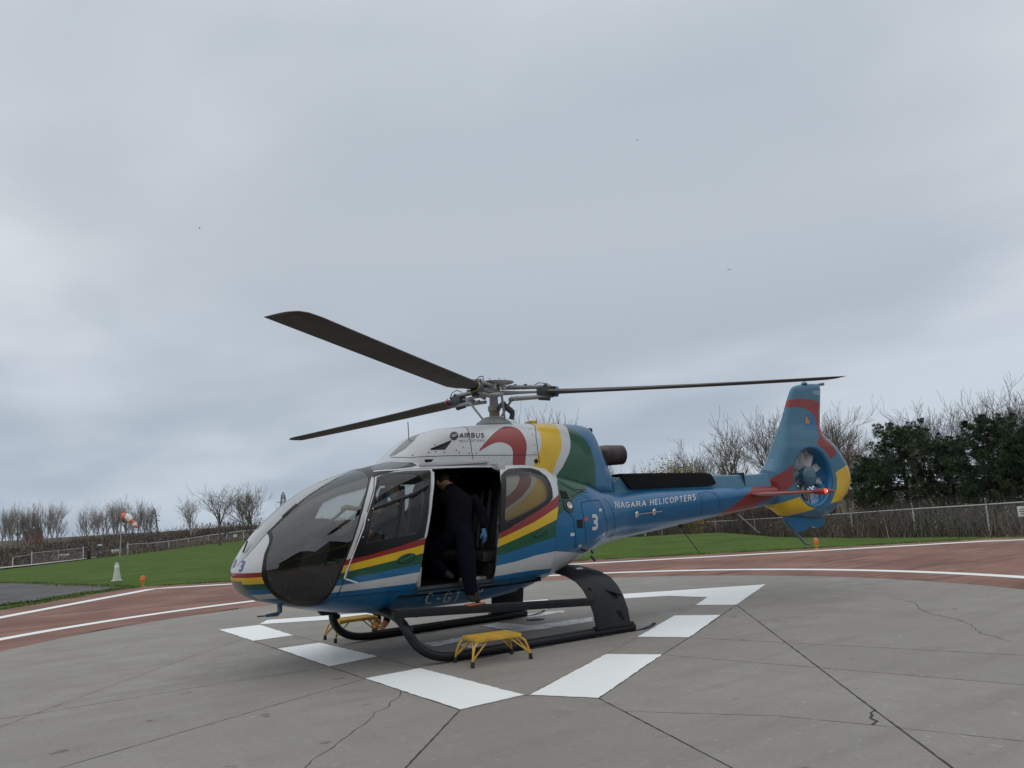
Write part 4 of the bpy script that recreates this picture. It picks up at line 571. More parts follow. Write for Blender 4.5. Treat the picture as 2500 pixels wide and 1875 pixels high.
# blue round bosses and port, vents, filler, decals on the rear side
mb=MB(); studs(mb,P3([(1.83,.835),(-.06,1.12)]),BVB,.026); each(mb,'jack_point',BLU,HEL)
def disc(name,x_,z_,r,m,bv=None,par=None,off=.006,ring=None):
    bv=bv or BVB;l,n=snap(bv,pt(x_,z_,1,bv),off);q_=n.to_track_quat('Z','Y').to_matrix();mb=MB();mb.lathe([(0,.0),(r*.55,.0),(r*.8,.006),(r,.003),(r*1.02,-.006)],24,q_,l);return mb.build(name,m,par or HEL)
fl=disc('fuel_filler',-.45,1.60,.085,DMETAL); disc('filler_cap',-.455,1.60,.045,CHROME,par=fl,off=.016)
disc('drain_hole',-.15,2.19,.028,DULLBLK,BVC); disc('static_port',.16,.62,.028,DULLBLK)
def patch(name,quad,m,off=.004,par=None,**p):
    V=[];k=5
    for i in range(k+1):
        for j in range(k+1): V.append(snap(BVB,bil(quad,i/k,j/k),off)[0])
    me=bpy.data.meshes.new(name);me.from_pydata([tuple(v) for v in V],[],[(i*(k+1)+j,(i+1)*(k+1)+j,(i+1)*(k+1)+j+1,i*(k+1)+j+1) for i in range(k) for j in range(k)]);return obj(name,me,par or HEL,m,**p)
v=rs('vent'); patch('air_vent',[v[0],v[1],v[2],v[3]],DULLBLK); v=rs('redsq'); 
REDP=mat('red_placard',(.6,.06,.06),rough=.5); patch('placard',v,REDP); 
for cx_,cz_ in ((-.46,1.24),(-1.06,1.52),(-1.13,1.20),(-.61,1.085)): patch('placard',[pt(cx_+.035,cz_-.02),pt(cx_-.035,cz_-.018),pt(cx_-.035,cz_+.018),pt(cx_+.035,cz_+.02)],LETW)
patch('air_vent',[pt(-.36,1.69),pt(-.49,1.69),pt(-.47,1.78),pt(-.36,1.80)],DULLBLK)
mb=MB(); mb.tube([(-.62,.90,1.06),(-.66,.96,1.03)],.028,12); mb.tube([(-.98,.62,.93),(-1.02,.66,.86)],.018,8); mb.tube([(-1.25,.30,.99),(-1.27,.30,.93)],.014,8); each(mb,'drain_pipe',DMETAL,HEL)
# nose numerals
def npx(P): return [tuple(snap(BVB,p,.004)[0]) for p in P]
decal('nose_number','3',[(3.468,.149,1.111),(3.454,.238,1.113),(3.41,.232,1.225),(3.425,.14,1.225)],BVB,LETP,HEL,bold=.11)
decal('nose_letter','D',[(3.458,-.125,1.147),(3.465,-.022,1.15),(3.427,-.045,1.235),(3.42,-.13,1.235)],BVB,LETP,HEL,bold=.11)
# two small vortex tabs on the windscreen and catches
mb=MB()
for p in ((3.16,.40,1.17),(3.12,.47,1.0),(3.14,.44,.93)): pass
mb.tube([(3.215,.49,1.16),(3.22,.50,1.20)],.008,6); mb.tube([(3.12,.55,1.17),(3.125,.56,1.21)],.009,6); mb.tube([(3.08,.56,.93),(3.08,.575,1.0)],.008,6); each(mb,'window_catch',CHROME,HEL)
mb=MB(); mb.tube([(3.02,.12,.74),(3.02,.12,.64),(3.05,.12,.615),(3.17,.12,.612)],[.03,.028,.024,.016],10); mb.tube([(3.17,.12,.612),(3.27,.12,.615)],.008,8); mb.build('pitot_tube',MIDB,HEL)
mb=MB(); mb.prism([(1.52,.50),(1.33,.50),(1.40,.40),(1.43,.395)],.245,.27,lambda u,v,h:(u,h,v)); mb.build('belly_antenna',MIDB,HEL)
mb=MB(); mb.prism([(2.55,.60),(2.30,.60),(2.32,.52),(2.50,.53)],-.05,.02,lambda u,v,h:(u,h,v)); mb.build('tow_bracket',SKIDM,HEL)
# roof whip antenna, boom antennas
mb=MB(); mb.tube([(1.345,.1,2.53),(1.35,.1,2.76)],.006,6); mb.build('whip_antenna',DMETAL,HEL)
mb=MB(); mb.tube([(-3.243,0,1.20),(-3.30,0,1.17)],.03,8); mb.tube([(-3.25,0,1.17),(-3.611,0,.747)],.007,6); mb.build('trailing_antenna',DMETAL,HEL)
mb=MB(); mb.tube([(-1.517,.3,1.74),(-1.994,.12,1.965)],.006,6); mb.tube([(-4.45,.1,1.30),(-4.85,.14,.98)],.006,6); each(mb,'wire_antenna',CHROME,HEL)
mb=MB()
ribbon(mb,[(-1.96,.49,1.42),(-2.33,.44,1.44),(-2.48,.43,1.44)],.014,BVB,.02); 
for p in ((-1.96,.49,1.42),(-2.33,.44,1.44)):
    l,n=snap(BVB,p,.006); q_=n.to_track_quat('Z','Y').to_matrix(); mb.lathe([(0,.014),(.03,.012),(.045,.0)],14,q_,l)
each(mb,'tie_down_handle',CHROME,HEL)
mb=MB(); studs(mb,P3([(-2.0-.17*i,1.735) for i in range(18)]),BVB,.008); studs(mb,P3([(-3.47,1.63),(-3.72,1.64)]),BVB,.012); mb.build('rivets',DMETAL,HEL,kind='stuff')
# ---- spine cover, black deflector
def loft_box(st,m,name,par,bev=.25):
    # st: (x, zbottom, ztop, halfwidth_bottom, halfwidth_top)
    mb=MB(); V=[];k=10
    for (x_,z0,z1,w0,w1) in st:
        c_=.03
        ring=[(w0,z0),(w1+.004,z1-c_),(w1-.008,z1-.009),(w1-c_,z1),(0,z1+.006),(-w1+c_,z1),(-w1+.008,z1-.009),(-w1-.004,z1-c_),(-w0,z0),(0,z0)]
        V+=[(x_,a,b_) for a,b_ in ring]
    fs=[(i*k+j,i*k+(j+1)%k,(i+1)*k+(j+1)%k,(i+1)*k+j) for i in range(len(st)-1) for j in range(k)]
    fs.append(tuple(range(k)));fs.append(tuple((len(st)-1)*k+j for j in range(k)))
    mb.add(V,fs);return mb.build(name,m,par,ang=40)
spine=loft_box([(-1.45,1.76,1.80,.26,.16),(-1.60,1.72,1.93,.25,.15),(-1.74,1.70,1.985,.21,.13),(-1.95,1.69,1.965,.19,.125),(-3.0,1.71,1.955,.19,.12),(-4.4,1.70,1.93,.17,.11),(-5.0,1.68,1.925,.15,.10),(-5.42,1.66,1.95,.13,.09)],SKY,'spine_cover',HEL)
dfl=loft_box([(-2.04,1.94,2.01,.15,.135),(-2.13,1.79,2.015,.222,.14),(-2.6,1.79,2.01,.222,.135),(-3.78,1.785,1.985,.205,.125),(-3.92,1.80,1.955,.195,.12)],MATBLK,'deflector_cover',HEL)
mb=MB()
for a in (-1.76,-4.62): mb.box((a,0,1.83),(.006,.31,.262))
each(mb,'panel_gap',LINE,spine)
# ---- exhaust
mb=MB(); cx=[(-1.42,.02,2.06,.20),(-1.52,.04,2.18,.185),(-1.66,.06,2.265,.165),(-1.80,.08,2.285,.15),(-1.84,.08,2.287,.152),(-1.86,.08,2.288,.15),(-2.10,.10,2.29,.142)]
mb.tube([c_[:3] for c_ in cx],[c_[3] for c_ in cx],24,cap=False); o=mb.build('exhaust_pipe',EXH,HEL,ang=60); solid(o,.008); o['label']='heat-stained exhaust pipe'
mb=MB(); mb.lathe([(0,0),(.137,0)],24,Matrix.Rotation(R(90),3,'Y'),(-1.9,.08,2.287)); mb.build('exhaust_bore',DULLBLK,o)
mb=MB(); mb.tube([(-1.30,.12,2.64),(-1.52,.14,2.645)],[.036,.036],14); mb.lathe([(.036,0),(.036,.01),(.024,.012),(.024,-.03)],14,Matrix.Rotation(R(-90),3,'Y'),(-1.52,.14,2.645)); mb.build('vent_pipe',DMETAL,HEL)
mb=MB(); mb.bevbox((-.52,.10,2.755),(.10,.16,.05),.018); mb.build('roof_vent',YEL,HEL)
mb=MB(); mb.tube([(-.55,.87,1.72),(-.75,.80,1.79),(-1.02,.72,1.72)],.012,6); mb.tube([(-1.0,.55,1.95),(-1.12,.50,1.80)],.015,6); each(mb,'hinge_strut',RUB,HEL)
# ------------------------------------------------------------------ tail: fin and ducted-fan shroud as one skin of varying thickness
FC=(-6.32,1.845); RO=.53
OUT=chaikin([(-5.22,1.945),(-5.45,2.14),(-5.565,2.318),(-5.897,2.849),(-6.032,3.1),(-6.13,3.27),(-6.215,3.40),(-6.30,3.455),(-6.584,3.50),(-6.854,3.515),(-7.04,3.51),(-6.97,3.18),(-6.89,2.88),(-6.84,2.66),(-6.93,2.57),(-7.074,2.491),(-7.274,2.274),(-7.414,2.099),(-7.486,1.925),(-7.498,1.752),(-7.421,1.584),(-7.213,1.401),(-6.902,1.206),(-6.692,1.135),(-6.524,1.112),(-6.177,1.14),(-5.905,1.195),(-5.62,1.19),(-5.45,1.31),(-5.25,1.38)],1)
g_=.022; X,Z_=np.meshgrid(np.arange(-7.56,-5.10,g_),np.arange(1.06,3.58,g_),indexing='ij'); n_,m_2=X.shape; I=np.arange(n_*m_2).reshape(n_,m_2)
a,b_,c_,d_=[q.ravel() for q in (I[:-1,:-1],I[1:,:-1],I[1:,1:],I[:-1,1:])]
T=np.concatenate([np.stack([a,b_,c_],1),np.stack([a,c_,d_],1)]); V=np.stack([X.ravel(),np.zeros(X.size),Z_.ravel()],-1)
Q=Cut(V,T); Q.poly(OUT); Q.cut(lambda V:np.hypot(V[:,0]-FC[0],V[:,2]-FC[1])-RO)
# also slice close to the rim so that the rounded edge is fine enough
for dd in (.012,.03,.06): Q.cut(lambda V,dd=dd:sdf(OUT,V[:,0],V[:,2])-dd)
tr=DATA['tail']
POLS=[('redtop',1),('blueop',10),('redsh',1),('redlow',1),('yelr',2),('yell',2)]
for k,_ in POLS: Q.poly([tuple(p) for p in tr['t_'+k]])
c=Q.cen(); keep=inpoly(OUT,c[:,0],c[:,2])&(np.hypot(c[:,0]-FC[0],c[:,2]-FC[1])>RO)
lab=np.full(len(c),0); 
for k,l in POLS: lab[inpoly([tuple(p) for p in tr['t_'+k]],c[:,0],c[:,2])]=l
def thick(u,v):
    d=np.clip(sdf(OUT,u,v),0,None); rr=np.hypot(u-FC[0],v-FC[1])
    Tm=np.interp(v,[1.1,1.25,1.5,2.35,2.55,2.75,3.0,3.5],[.13,.17,.185,.185,.15,.10,.075,.05])
    e_=np.interp(v,[1.2,2.5,2.8,3.5],[.20,.20,.14,.10]); e2=np.minimum(1,d/e_)
    return Tm*np.sqrt(np.clip(1-(1-e2)**2,0,1))
T=Q.T[keep];lab=lab[keep];h=thick(Q.V[:,0],Q.V[:,2])
VP=Q.V.copy();VP[:,1]=h;VN=Q.V.copy();VN[:,1]=-h
VV=np.concatenate([VP,VN]);TT=np.concatenate([T[:,::-1],T+len(VP)]);LL=np.concatenate([lab,lab])
# base colour of the fin is blue
MT=[SKY,RED,YEL,GRN,BLU,GREY,BLK,DGREY,STRIP,RUB,BLU]
tail=sub('tail_fin_shroud',VV,TT,MT,HEL,LL)
mb=MB(); My=Matrix.Rotation(R(-90),3,'X'); prof_=[(RO+.012,.150),(RO+.005,.176),(RO-.012,.186),(RO-.035,.180),(RO-.055,.155),(RO-.065,.10),(RO-.065,-.10),(RO-.055,-.155),(RO-.035,-.180),(RO-.012,-.186),(RO+.005,-.176),(RO+.012,-.150)]
mb.lathe(prof_,72,My,(FC[0],0,FC[1])); duct=mb.build('fan_duct',BLU,HEL,ang=80)
for i in range(10):
    mb=MB(); t=2*PI*i/10+.2; ct,st=math.cos(t),math.sin(t); V=[];
    for r_,w_,pi_ in ((.10,.045,50),(.20,.055,42),(.34,.062,34),(.455,.06,28)):
        p_=R(pi_); 
        for s_,o_ in ((-1,0),(-.3,.008),(1,0),(.3,-.006)):
            V.append((FC[0]+ct*r_-st*w_*s_*math.cos(p_),.0+w_*s_*math.sin(p_)+o_,FC[1]+st*r_+ct*w_*s_*math.cos(p_)))
    fs=[(a*4+j,a*4+(j+1)%4,(a+1)*4+(j+1)%4,(a+1)*4+j) for a in range(3) for j in range(4)]+[(0,1,2,3),(12,13,14,15)]
    mb.add(V,fs); mb.build('fan_blade',FANB,duct)
mb=MB(); mb.lathe([(0,.150),(.10,.147),(.155,.132),(.175,.11),(.18,.02),(.155,0),(.15,-.12),(0,-.12)],32,My,(FC[0],0,FC[1])); mb.build('fan_hub',MIDB,duct)
mb=MB()
for i in range(8):
    t=2*PI*i/8+.1; mb.tube([(FC[0]+math.cos(t)*.14,-.09,FC[1]+math.sin(t)*.14),(FC[0]+math.cos(t+.25)*.47,-.11,FC[1]+math.sin(t+.25)*.47)],.014,6,sx=2.4)
each(mb,'stator_vane',DMETAL,duct)
mb=MB(); P=[tuple(p) for p in tr['t_ventral']]; mb.prism(P,-.022,.022,lambda u,v,h:(u,h,v)); mb.build('ventral_fin',BLU,HEL)
mb=MB(); mb.tube([(u,0,v) for u,v in tr['t_skidb']],[.028,.026,.024,.022,.014],10,sx=.7); mb.build('tail_skid',MIDB,HEL)
mb=MB(); mb.tube([(-6.93,0,3.488),(-7.142,0,3.516)],[.022,.028],10); mb.lathe([(0,.05),(.05,.02),(.06,0)],12,None,(-6.6,0,3.50)); each(mb,'fin_tip_light',MIDB,HEL)
fl_=[(x_,thick(np.array([x_]),np.array([z_]))[0]+.004,z_) for x_,z_ in tr['t_flame']]
OR=mat('orange_emblem',(.55,.15,.03),rough=.5); me=bpy.data.meshes.new('tail_emblem'); me.from_pydata(fl_,[],[tuple(range(len(fl_)))]); obj('tail_emblem',me,HEL,OR)
def tq(P): return [(x_,float(thick(np.array([x_]),np.array([z_]))[0])+.005,z_) for x_,z_ in P]
decal('type_lettering','H130',tq(tr['t_h130']),None,LETW,HEL,bold=.09,spacing=.22)
# ---- horizontal stabiliser with red tip light
for sgn in (1,-1):
    mb=MB(); V=[];k=12
    for (yy,xl,ch,tk,zz) in ((.12,-4.60,.62,.085,1.60),(.6,-4.66,.58,.075,1.595),(1.28,-4.80,.50,.06,1.585)):
        for j in range(k):
            t=2*PI*j/k; u=(1-math.cos(t))/2; V.append((xl-ch*u,yy*sgn,zz+tk/2*math.sin(t)*(1.25-.9*u)))
    mb.add(V,[(a*k+j,a*k+(j+1)%k,(a+1)*k+(j+1)%k,(a+1)*k+j) for a in range(2) for j in range(k)]+[tuple(range(k)),tuple(2*k+j for j in range(k))])
    st=mb.build('stabiliser',RED,HEL)
    mb=MB(); V=[]
    for (xx,hh,ww) in ((-4.74,.008,.006),(-4.86,.042,.03),(-5.02,.052,.034),(-5.2,.030,.022),(-5.36,.004,.004)):
        for j in range(10):
            t=2*PI*j/10; V.append((xx,(1.30+ww*math.cos(t))*sgn,1.582+hh*math.sin(t)))
    mb.add(V,[(a*10+j,a*10+(j+1)%10,(a+1)*10+(j+1)%10,(a+1)*10+j) for a in range(4) for j in range(10)]+[tuple(range(10)),tuple(40+j for j in range(10))]); mb.build('tip_pod',RED,st)
    if sgn==1:
        m,t_,b__=newmat('red_lamp'); b__.inputs['Base Color'].default_value=(.6,.02,.01,1); b__.inputs['Emission Color'].default_value=(1,.02,.01,1); b__.inputs['Emission Strength'].default_value=4
        m2,t_,b__=newmat('lamp_core'); b__.inputs['Emission Color'].default_value=(1,.28,.14,1); b__.inputs['Emission Strength'].default_value=5
        mb=MB(); mb.lathe([(0,.034),(.018,.030),(.032,.012),(.034,-.01)],14,Matrix.Rotation(R(-90),3,'X'),(-5.06,1.325,1.585)); lo=mb.build('navigation_light',m,st)
        mb=MB(); mb.lathe([(0,.014),(.009,.010),(.013,0),(0,-.012)],10,Matrix.Rotation(R(-90),3,'X'),(-5.06,1.352,1.585)); mb.build('bulb',m2,st)
# ------------------------------------------------------------------ main rotor
HZ=3.165
mb=MB(); mb.lathe([(0,2.70),(.235,2.705),(.245,2.735),(.235,2.765),(.18,2.80),(.15,2.83),(.08,2.845),(0,2.85)],40,None,(.02,0,0)); mb.build('swashplate',HUBG,HEL)
mb=MB(); mb.lathe([(.070,2.84),(.070,2.925)],28); mb.build('mast_boot',BRASS,HEL)
mb=MB(); mb.lathe([(.066,2.92),(.085,2.925),(.085,2.985),(.075,2.99),(.07,3.0),(.06,3.01),(.056,3.12),(.09,3.13),(.10,3.16),(0,3.16)],28); mb.build('rotor_mast',HUBG,HEL)
mb=MB(); mb.bevbox((-.06,.06,2.985),(.16,.10,.05),.01,Matrix.Rotation(R(35),3,'Y')); mb.bevbox((-.17,.10,2.94),(.16,.07,.06),.01,Matrix.Rotation(R(-38),3,'Y')); mb.tube([(-.22,.12,2.90),(-.20,.10,2.80)],[.03,.035],10); each(mb,'torque_link',DMETAL,HEL)
cap_z=3.325
mb=MB(); mb.lathe([(0,cap_z+.025),(.12,cap_z+.022),(.21,cap_z+.008),(.285,cap_z-.012),(.290,cap_z-.020),(.28,cap_z-.026),(.19,cap_z-.045),(.10,cap_z-.06),(0,cap_z-.06)],48)
mb.build('rotor_cap',GREY,HEL)
mb=MB()
for i in range(8): t=2*PI*i/8; mb.lathe([(0,.010),(.012,.008),(.013,0)],8,None,(.17*math.cos(t),.17*math.sin(t),cap_z+.017))
each(mb,'cap_bolt',METAL,HEL)
mb=MB(); mb.lathe([(.08,3.27),(.095,3.25),(.095,3.19),(.13,3.18),(.13,3.14),(.09,3.12),(0,3.12)],28); mb.build('hub_core',HUBG,HEL)
mb=MB(); mb.bevbox((-.10,.11,3.24),(.09,.07,.08),.008,Matrix.Rotation(R(40),3,'Z')); mb.bevbox((.08,.14,3.235),(.07,.06,.08),.008,Matrix.Rotation(R(-20),3,'Z')); each(mb,'hub_sensor',GREY,HEL)
BL=[(.718,.021,9,.985),(.718-2*PI/3+.012,-.101,8,.99),(.718+2*PI/3-.045,.078,8,.978)]
for bi,(th,dz,pitch_,RS_) in enumerate(BL):
    ct,st=math.cos(th),math.sin(th); e1=Vector((ct,st,0)); e2=Vector((-st,ct,0)); ez=Vector((0,0,1))
    loc=lambda r,s_,z_:e1*r+e2*s_+ez*z_
    def arc(r): # flap line from root to tip
        u=max(0,(r-.4)/4.93); return HZ+dz*(.15*u+.85*u*u) if dz>0 else HZ+dz*(1.5*u-.5*u*u)
    # star arm
    mb=MB(); V=[]
    for (r,w_,t_) in ((.08,.17,.045),(.22,.13,.04),(.36,.065,.032),(.62,.045,.022)): V+=[loc(r,s_*w_/2,arc(r)+q_*t_/2) for s_,q_ in ((-1,-1),(1,-1),(1,1),(-1,1))]
    mb.add(V,[(a*4+j,a*4+(j+1)%4,(a+1)*4+(j+1)%4,(a+1)*4+j) for a in range(3) for j in range(4)]+[(0,1,2,3),(12,13,14,15)]); mb.build('hub_arm',HUBG,HEL,smooth=False)
    mb=MB(); mb.tube([loc(.20,.05,HZ+.075),loc(.80,.03,arc(.8)+.07)],.024,10); mb.tube([loc(.20,-.05,HZ+.075),loc(.80,-.03,arc(.8)+.07)],.024,10)
    mb.tube([loc(.22,.06,HZ-.085),loc(.80,.03,arc(.8)-.065)],.024,10); mb.tube([loc(.22,-.06,HZ-.085),loc(.80,-.03,arc(.8)-.065)],.024,10); each(mb,'blade_sleeve',METAL,HEL)
    mb=MB()
    for r_ in (.30,.44,.72): mb.tube([loc(r_,-.06,HZ+.08 if r_<.5 else arc(r_)+.07),loc(r_,.06,HZ+.08 if r_<.5 else arc(r_)+.07)],.032,8)
    mb.bevbox(tuple(loc(.70,0,arc(.7))),(.17,.13,.10),.012,Matrix.Rotation(th,3,'Z')); mb.bevbox(tuple(loc(.74,0,arc(.74)+.055)),(.22,.10,.03),.008,Matrix.Rotation(th,3,'Z')); mb.bevbox(tuple(loc(.74,0,arc(.74)-.06)),(.22,.12,.03),.008,Matrix.Rotation(th,3,'Z'))
    mb.tube([loc(.58,.05,arc(.6)+.10),loc(.66,.07,arc(.6)+.14),loc(.78,.06,arc(.7)+.12),loc(.86,.03,arc(.8)+.06)],.006,6)
    mb.tube([loc(.62,-.03,arc(.6)-.085),loc(.78,-.03,arc(.6)-.10)],.03,8); each(mb,'blade_root_fitting',DMETAL,HEL)
    # pitch link
    s_=1; mb=MB(); mb.tube([loc(.08,.13,2.80) if bi else loc(.10,.17,2.78),loc(.24,.19,3.03),loc(.30,.20,3.10)],[.014,.017,.014],8); mb.tube([loc(.30,.20,3.10),loc(.34,.05,3.10)],.028,10); mb.lathe([(0,.03),(.03,.02),(.03,-.02),(0,-.03)],10,None,tuple(loc(.30,.20,3.10))); mb.build('pitch_link',METAL,HEL)
    # blade: aerofoil loft, swept thin tip
    mb=MB(); V=[]; k=16; ST=[(.74,.17,.07,.2),(.82,.24,.06,.5),(.95,.32,.05,.8),(1.2,.37,.046,1),(2.2,.37,.04,1),(3.0,.37,.038,.95),(3.8,.37,.036,.9),(4.6,.37,.034,.85),(5.0,.37,.032,.85),(5.20,.355,.028,.85),(5.29,.32,.02,.85),(5.335,.255,.010,.85)]
    for (r,ch,tk,pw) in ST:
        ch*=.92; r=r*RS_ if r>1.5 else r
        pa=R(pitch_-1.2*(r-1))*pw
        le=-ch*.3 if r<5.05 else .34*.7-ch
        for j in range(k):
            t=2*PI*j/k; u=(1-math.cos(t))/2; yy=le+ch*u; zz=tk*math.sin(t)*(1.15-.95*u)*.9
            V.append(loc(r,-(yy*math.cos(pa)+zz*math.sin(pa)),arc(r)+zz*math.cos(pa)-yy*math.sin(pa)))
    mb.add(V,[(a*k+j,a*k+(j+1)%k,(a+1)*k+(j+1)%k,(a+1)*k+j) for a in range(len(ST)-1) for j in range(k)]+[tuple(range(k)),tuple((len(ST)-1)*k+j for j in range(k))])
    bo=mb.build('rotor_blade',BLADE,HEL,ang=50)
    mb=MB(); mt=[(YEL,),(RED,),(BLU,)][bi][0]
    V=[];k2=12
    for r in (.86,.90):
        for j in range(k2): t=2*PI*j/k2; V.append(loc(r,.092*math.cos(t),arc(r)+.075*math.sin(t)))
    mb.add(V,[(j,(j+1)%k2,k2+(j+1)%k2,k2+j) for j in range(k2)]); mb.build('blade_marking',mt,bo)
# ------------------------------------------------------------------ landing gear
def skid(sgn):
    mb=MB(); r=.050
    P=[(1.97,.25,.55),(1.985,.55,.55),(1.985,.85,.52),(1.97,1.02,.45),(1.94,1.10,.34),(1.87,1.14,.22),(1.75,1.165,.125),(1.60,1.18,.072),(1.42,1.185,.054),(1.2,1.19,.052),(.0,1.20,.052),(-1.12,1.21,.052)]
    Pc=[];  # smooth the bend
    PP=[Vector(p) for p in P]
    for i in range(len(PP)-1):
        p0=PP[max(0,i-1)];p1=PP[i];p2=PP[i+1];p3=PP[min(len(PP)-1,i+2)]
        for q in range(5):
            t=q/5; Pc.append(.5*((2*p1)+(-p0+p2)*t+(2*p0-5*p1+4*p2-p3)*t*t+(-p0+3*p1-3*p2+p3)*t**3))
    Pc.append(PP[-1]); Pc=[(p.x,p.y*sgn,p.z) for p in Pc]
    mb.tube(Pc,r,14); o=mb.build('skid',SKIDM,HEL)
    mb=MB(); mb.box((.15,1.20*sgn,.104),(2.4,.05,.010)); mb.build('grip_strip',GRIP,o)
    mb=MB(); mb.prism([(-1.05,.0),(-1.20,.002),(-1.42,.025),(-1.47,.05),(-1.46,.058),(-1.41,.034),(-1.2,.010),(-1.05,.012)],1.19,1.25,lambda u,v,h:(u,h*sgn,v)); mb.build('skid_plate',SKIDM,o)
    mb=MB(); 
    for xx in (1.15,.3,-.6): mb.bevbox((xx,1.22*sgn,.008),(.30,.07,.012),.003)
    each(mb,'wear_plate',DMETAL,o)
    # boarding step bar
    mb=MB(); mb.bevbox((.645,1.12*sgn,.485),(2.96,.10,.085),.014,Matrix.Rotation(R(-3.5),3,'Y')); b2=mb.build('boarding_step',SKIDM,HEL)
    mb=MB(); mb.box((.645,1.12*sgn,.530),(2.90,.08,.006),Matrix.Rotation(R(-3.5),3,'Y')); mb.build('grip_strip',GRIP,b2)
    mb=MB(); mb.tube([(1.9,1.02*sgn,.37),(1.92,1.10*sgn,.40)],.035,8); mb.tube([(-.55,1.10*sgn,.55),(-.6,.98*sgn,.58)],.03,8); mb.tube([(-.80,1.1*sgn,.53),(-.98,1.19*sgn,.46)],.016,8,sx=1.6); each(mb,'step_bracket',SKIDM,b2)
    # rear cross tube fairing: wide aerofoil blade that curves down to the skid
    path=[(.30,.80,.62,-.70),(.55,.775,.60,-.70),(.78,.73,.58,-.715),(.95,.66,.575,-.735),(1.06,.56,.57,-.755),(1.135,.43,.565,-.775),(1.185,.28,.56,-.79),(1.215,.12,.56,-.79)]
    mb=MB(); V=[];k=14
    for i,(yy,zz,ch,xc_) in enumerate(path):
        a=path[max(0,i-1)];b=path[min(len(path)-1,i+1)]; ty,tz=b[0]-a[0],b[1]-a[1];ll=math.hypot(ty,tz); ny,nz=-tz/ll,ty/ll
        for j in range(k):
            t=2*PI*j/k; u=math.cos(t); w_=.035*math.sin(t)*(1+.5*u)
            V.append((xc_+ch/2*u,(yy+ny*w_)*sgn,zz+nz*w_))
    mb.add(V,[(a*k+j,a*k+(j+1)%k,(a+1)*k+(j+1)%k,(a+1)*k+j) for a in range(len(path)-1) for j in range(k)]+[tuple(range(k)),tuple((len(path)-1)*k+j for j in range(k))])
    f=mb.build('gear_fairing',SKIDM,HEL,ang=60)
    mb=MB(); mb.bevbox((-.79,1.22*sgn,.105),(.60,.09,.05),.015); mb.build('skid_clamp',SKIDM,f)
    mb=MB(); mb.tube([(-.70,.15*sgn,.84),(-.70,.32*sgn,.80)],.07,12); mb.build('cross_tube',SKIDM,f)
    if sgn==1:
        mb=MB(); mb.box((-.70,.72,.793),(.10,.05,.004),Matrix.Rotation(R(-20),3,'X')); mb.build('placard',LETW,f)
        mb=MB(); mb.box((-.90,1.232,.24),(.012,.012,.10),Matrix.Rotation(R(20),3,'Y')); mb.box((-.93,1.236,.22),(.008,.012,.14),Matrix.Rotation(R(18),3,'Y')); each(mb,'latch_slot',DULLBLK,f)
skid(1); skid(-1)
mb=MB(); mb.tube([(1.97,-.3,.55),(1.97,.3,.55)],.05,12); mb.build('cross_tube',SKIDM,HEL)
# ------------------------------------------------------------------ people
def skinned(J,Ed,root,sub_=2):
    names=list(J);idx={n:i for i,n in enumerate(names)}
    me=bpy.data.meshes.new('b');me.from_pydata([J[n][0] for n in names],[(idx[a],idx[b]) for a,b in Ed],[])
    o=bpy.data.objects.new('b',me);col.objects.link(o);m=o.modifiers.new('s','SKIN');m.branch_smoothing=.6
    if not me.skin_vertices: me.skin_vertices.new()
    for i,n in enumerate(names):
        r=J[n][1];r=r if isinstance(r,tuple) else (r,r);me.skin_vertices[0].data[i].radius=r
        me.skin_vertices[0].data[i].use_root=(n==root)
    s=o.modifiers.new('u','SUBSURF');s.levels=s.render_levels=sub_
    dg=bpy.context.evaluated_depsgraph_get();dg.update();e=bpy.data.meshes.new_from_object(o.evaluated_get(dg))
    V=[v.co.copy() for v in e.vertices];Fs=[tuple(f.vertices) for f in e.polygons]
    bpy.data.objects.remove(o);bpy.data.meshes.remove(e);return V,Fs
def segdist(p,a,b):
    ab_=b-a;t=max(0,min(1,(p-a).dot(ab_)/(ab_.dot(ab_)+1e-9)));return (p-a-ab_*t).length
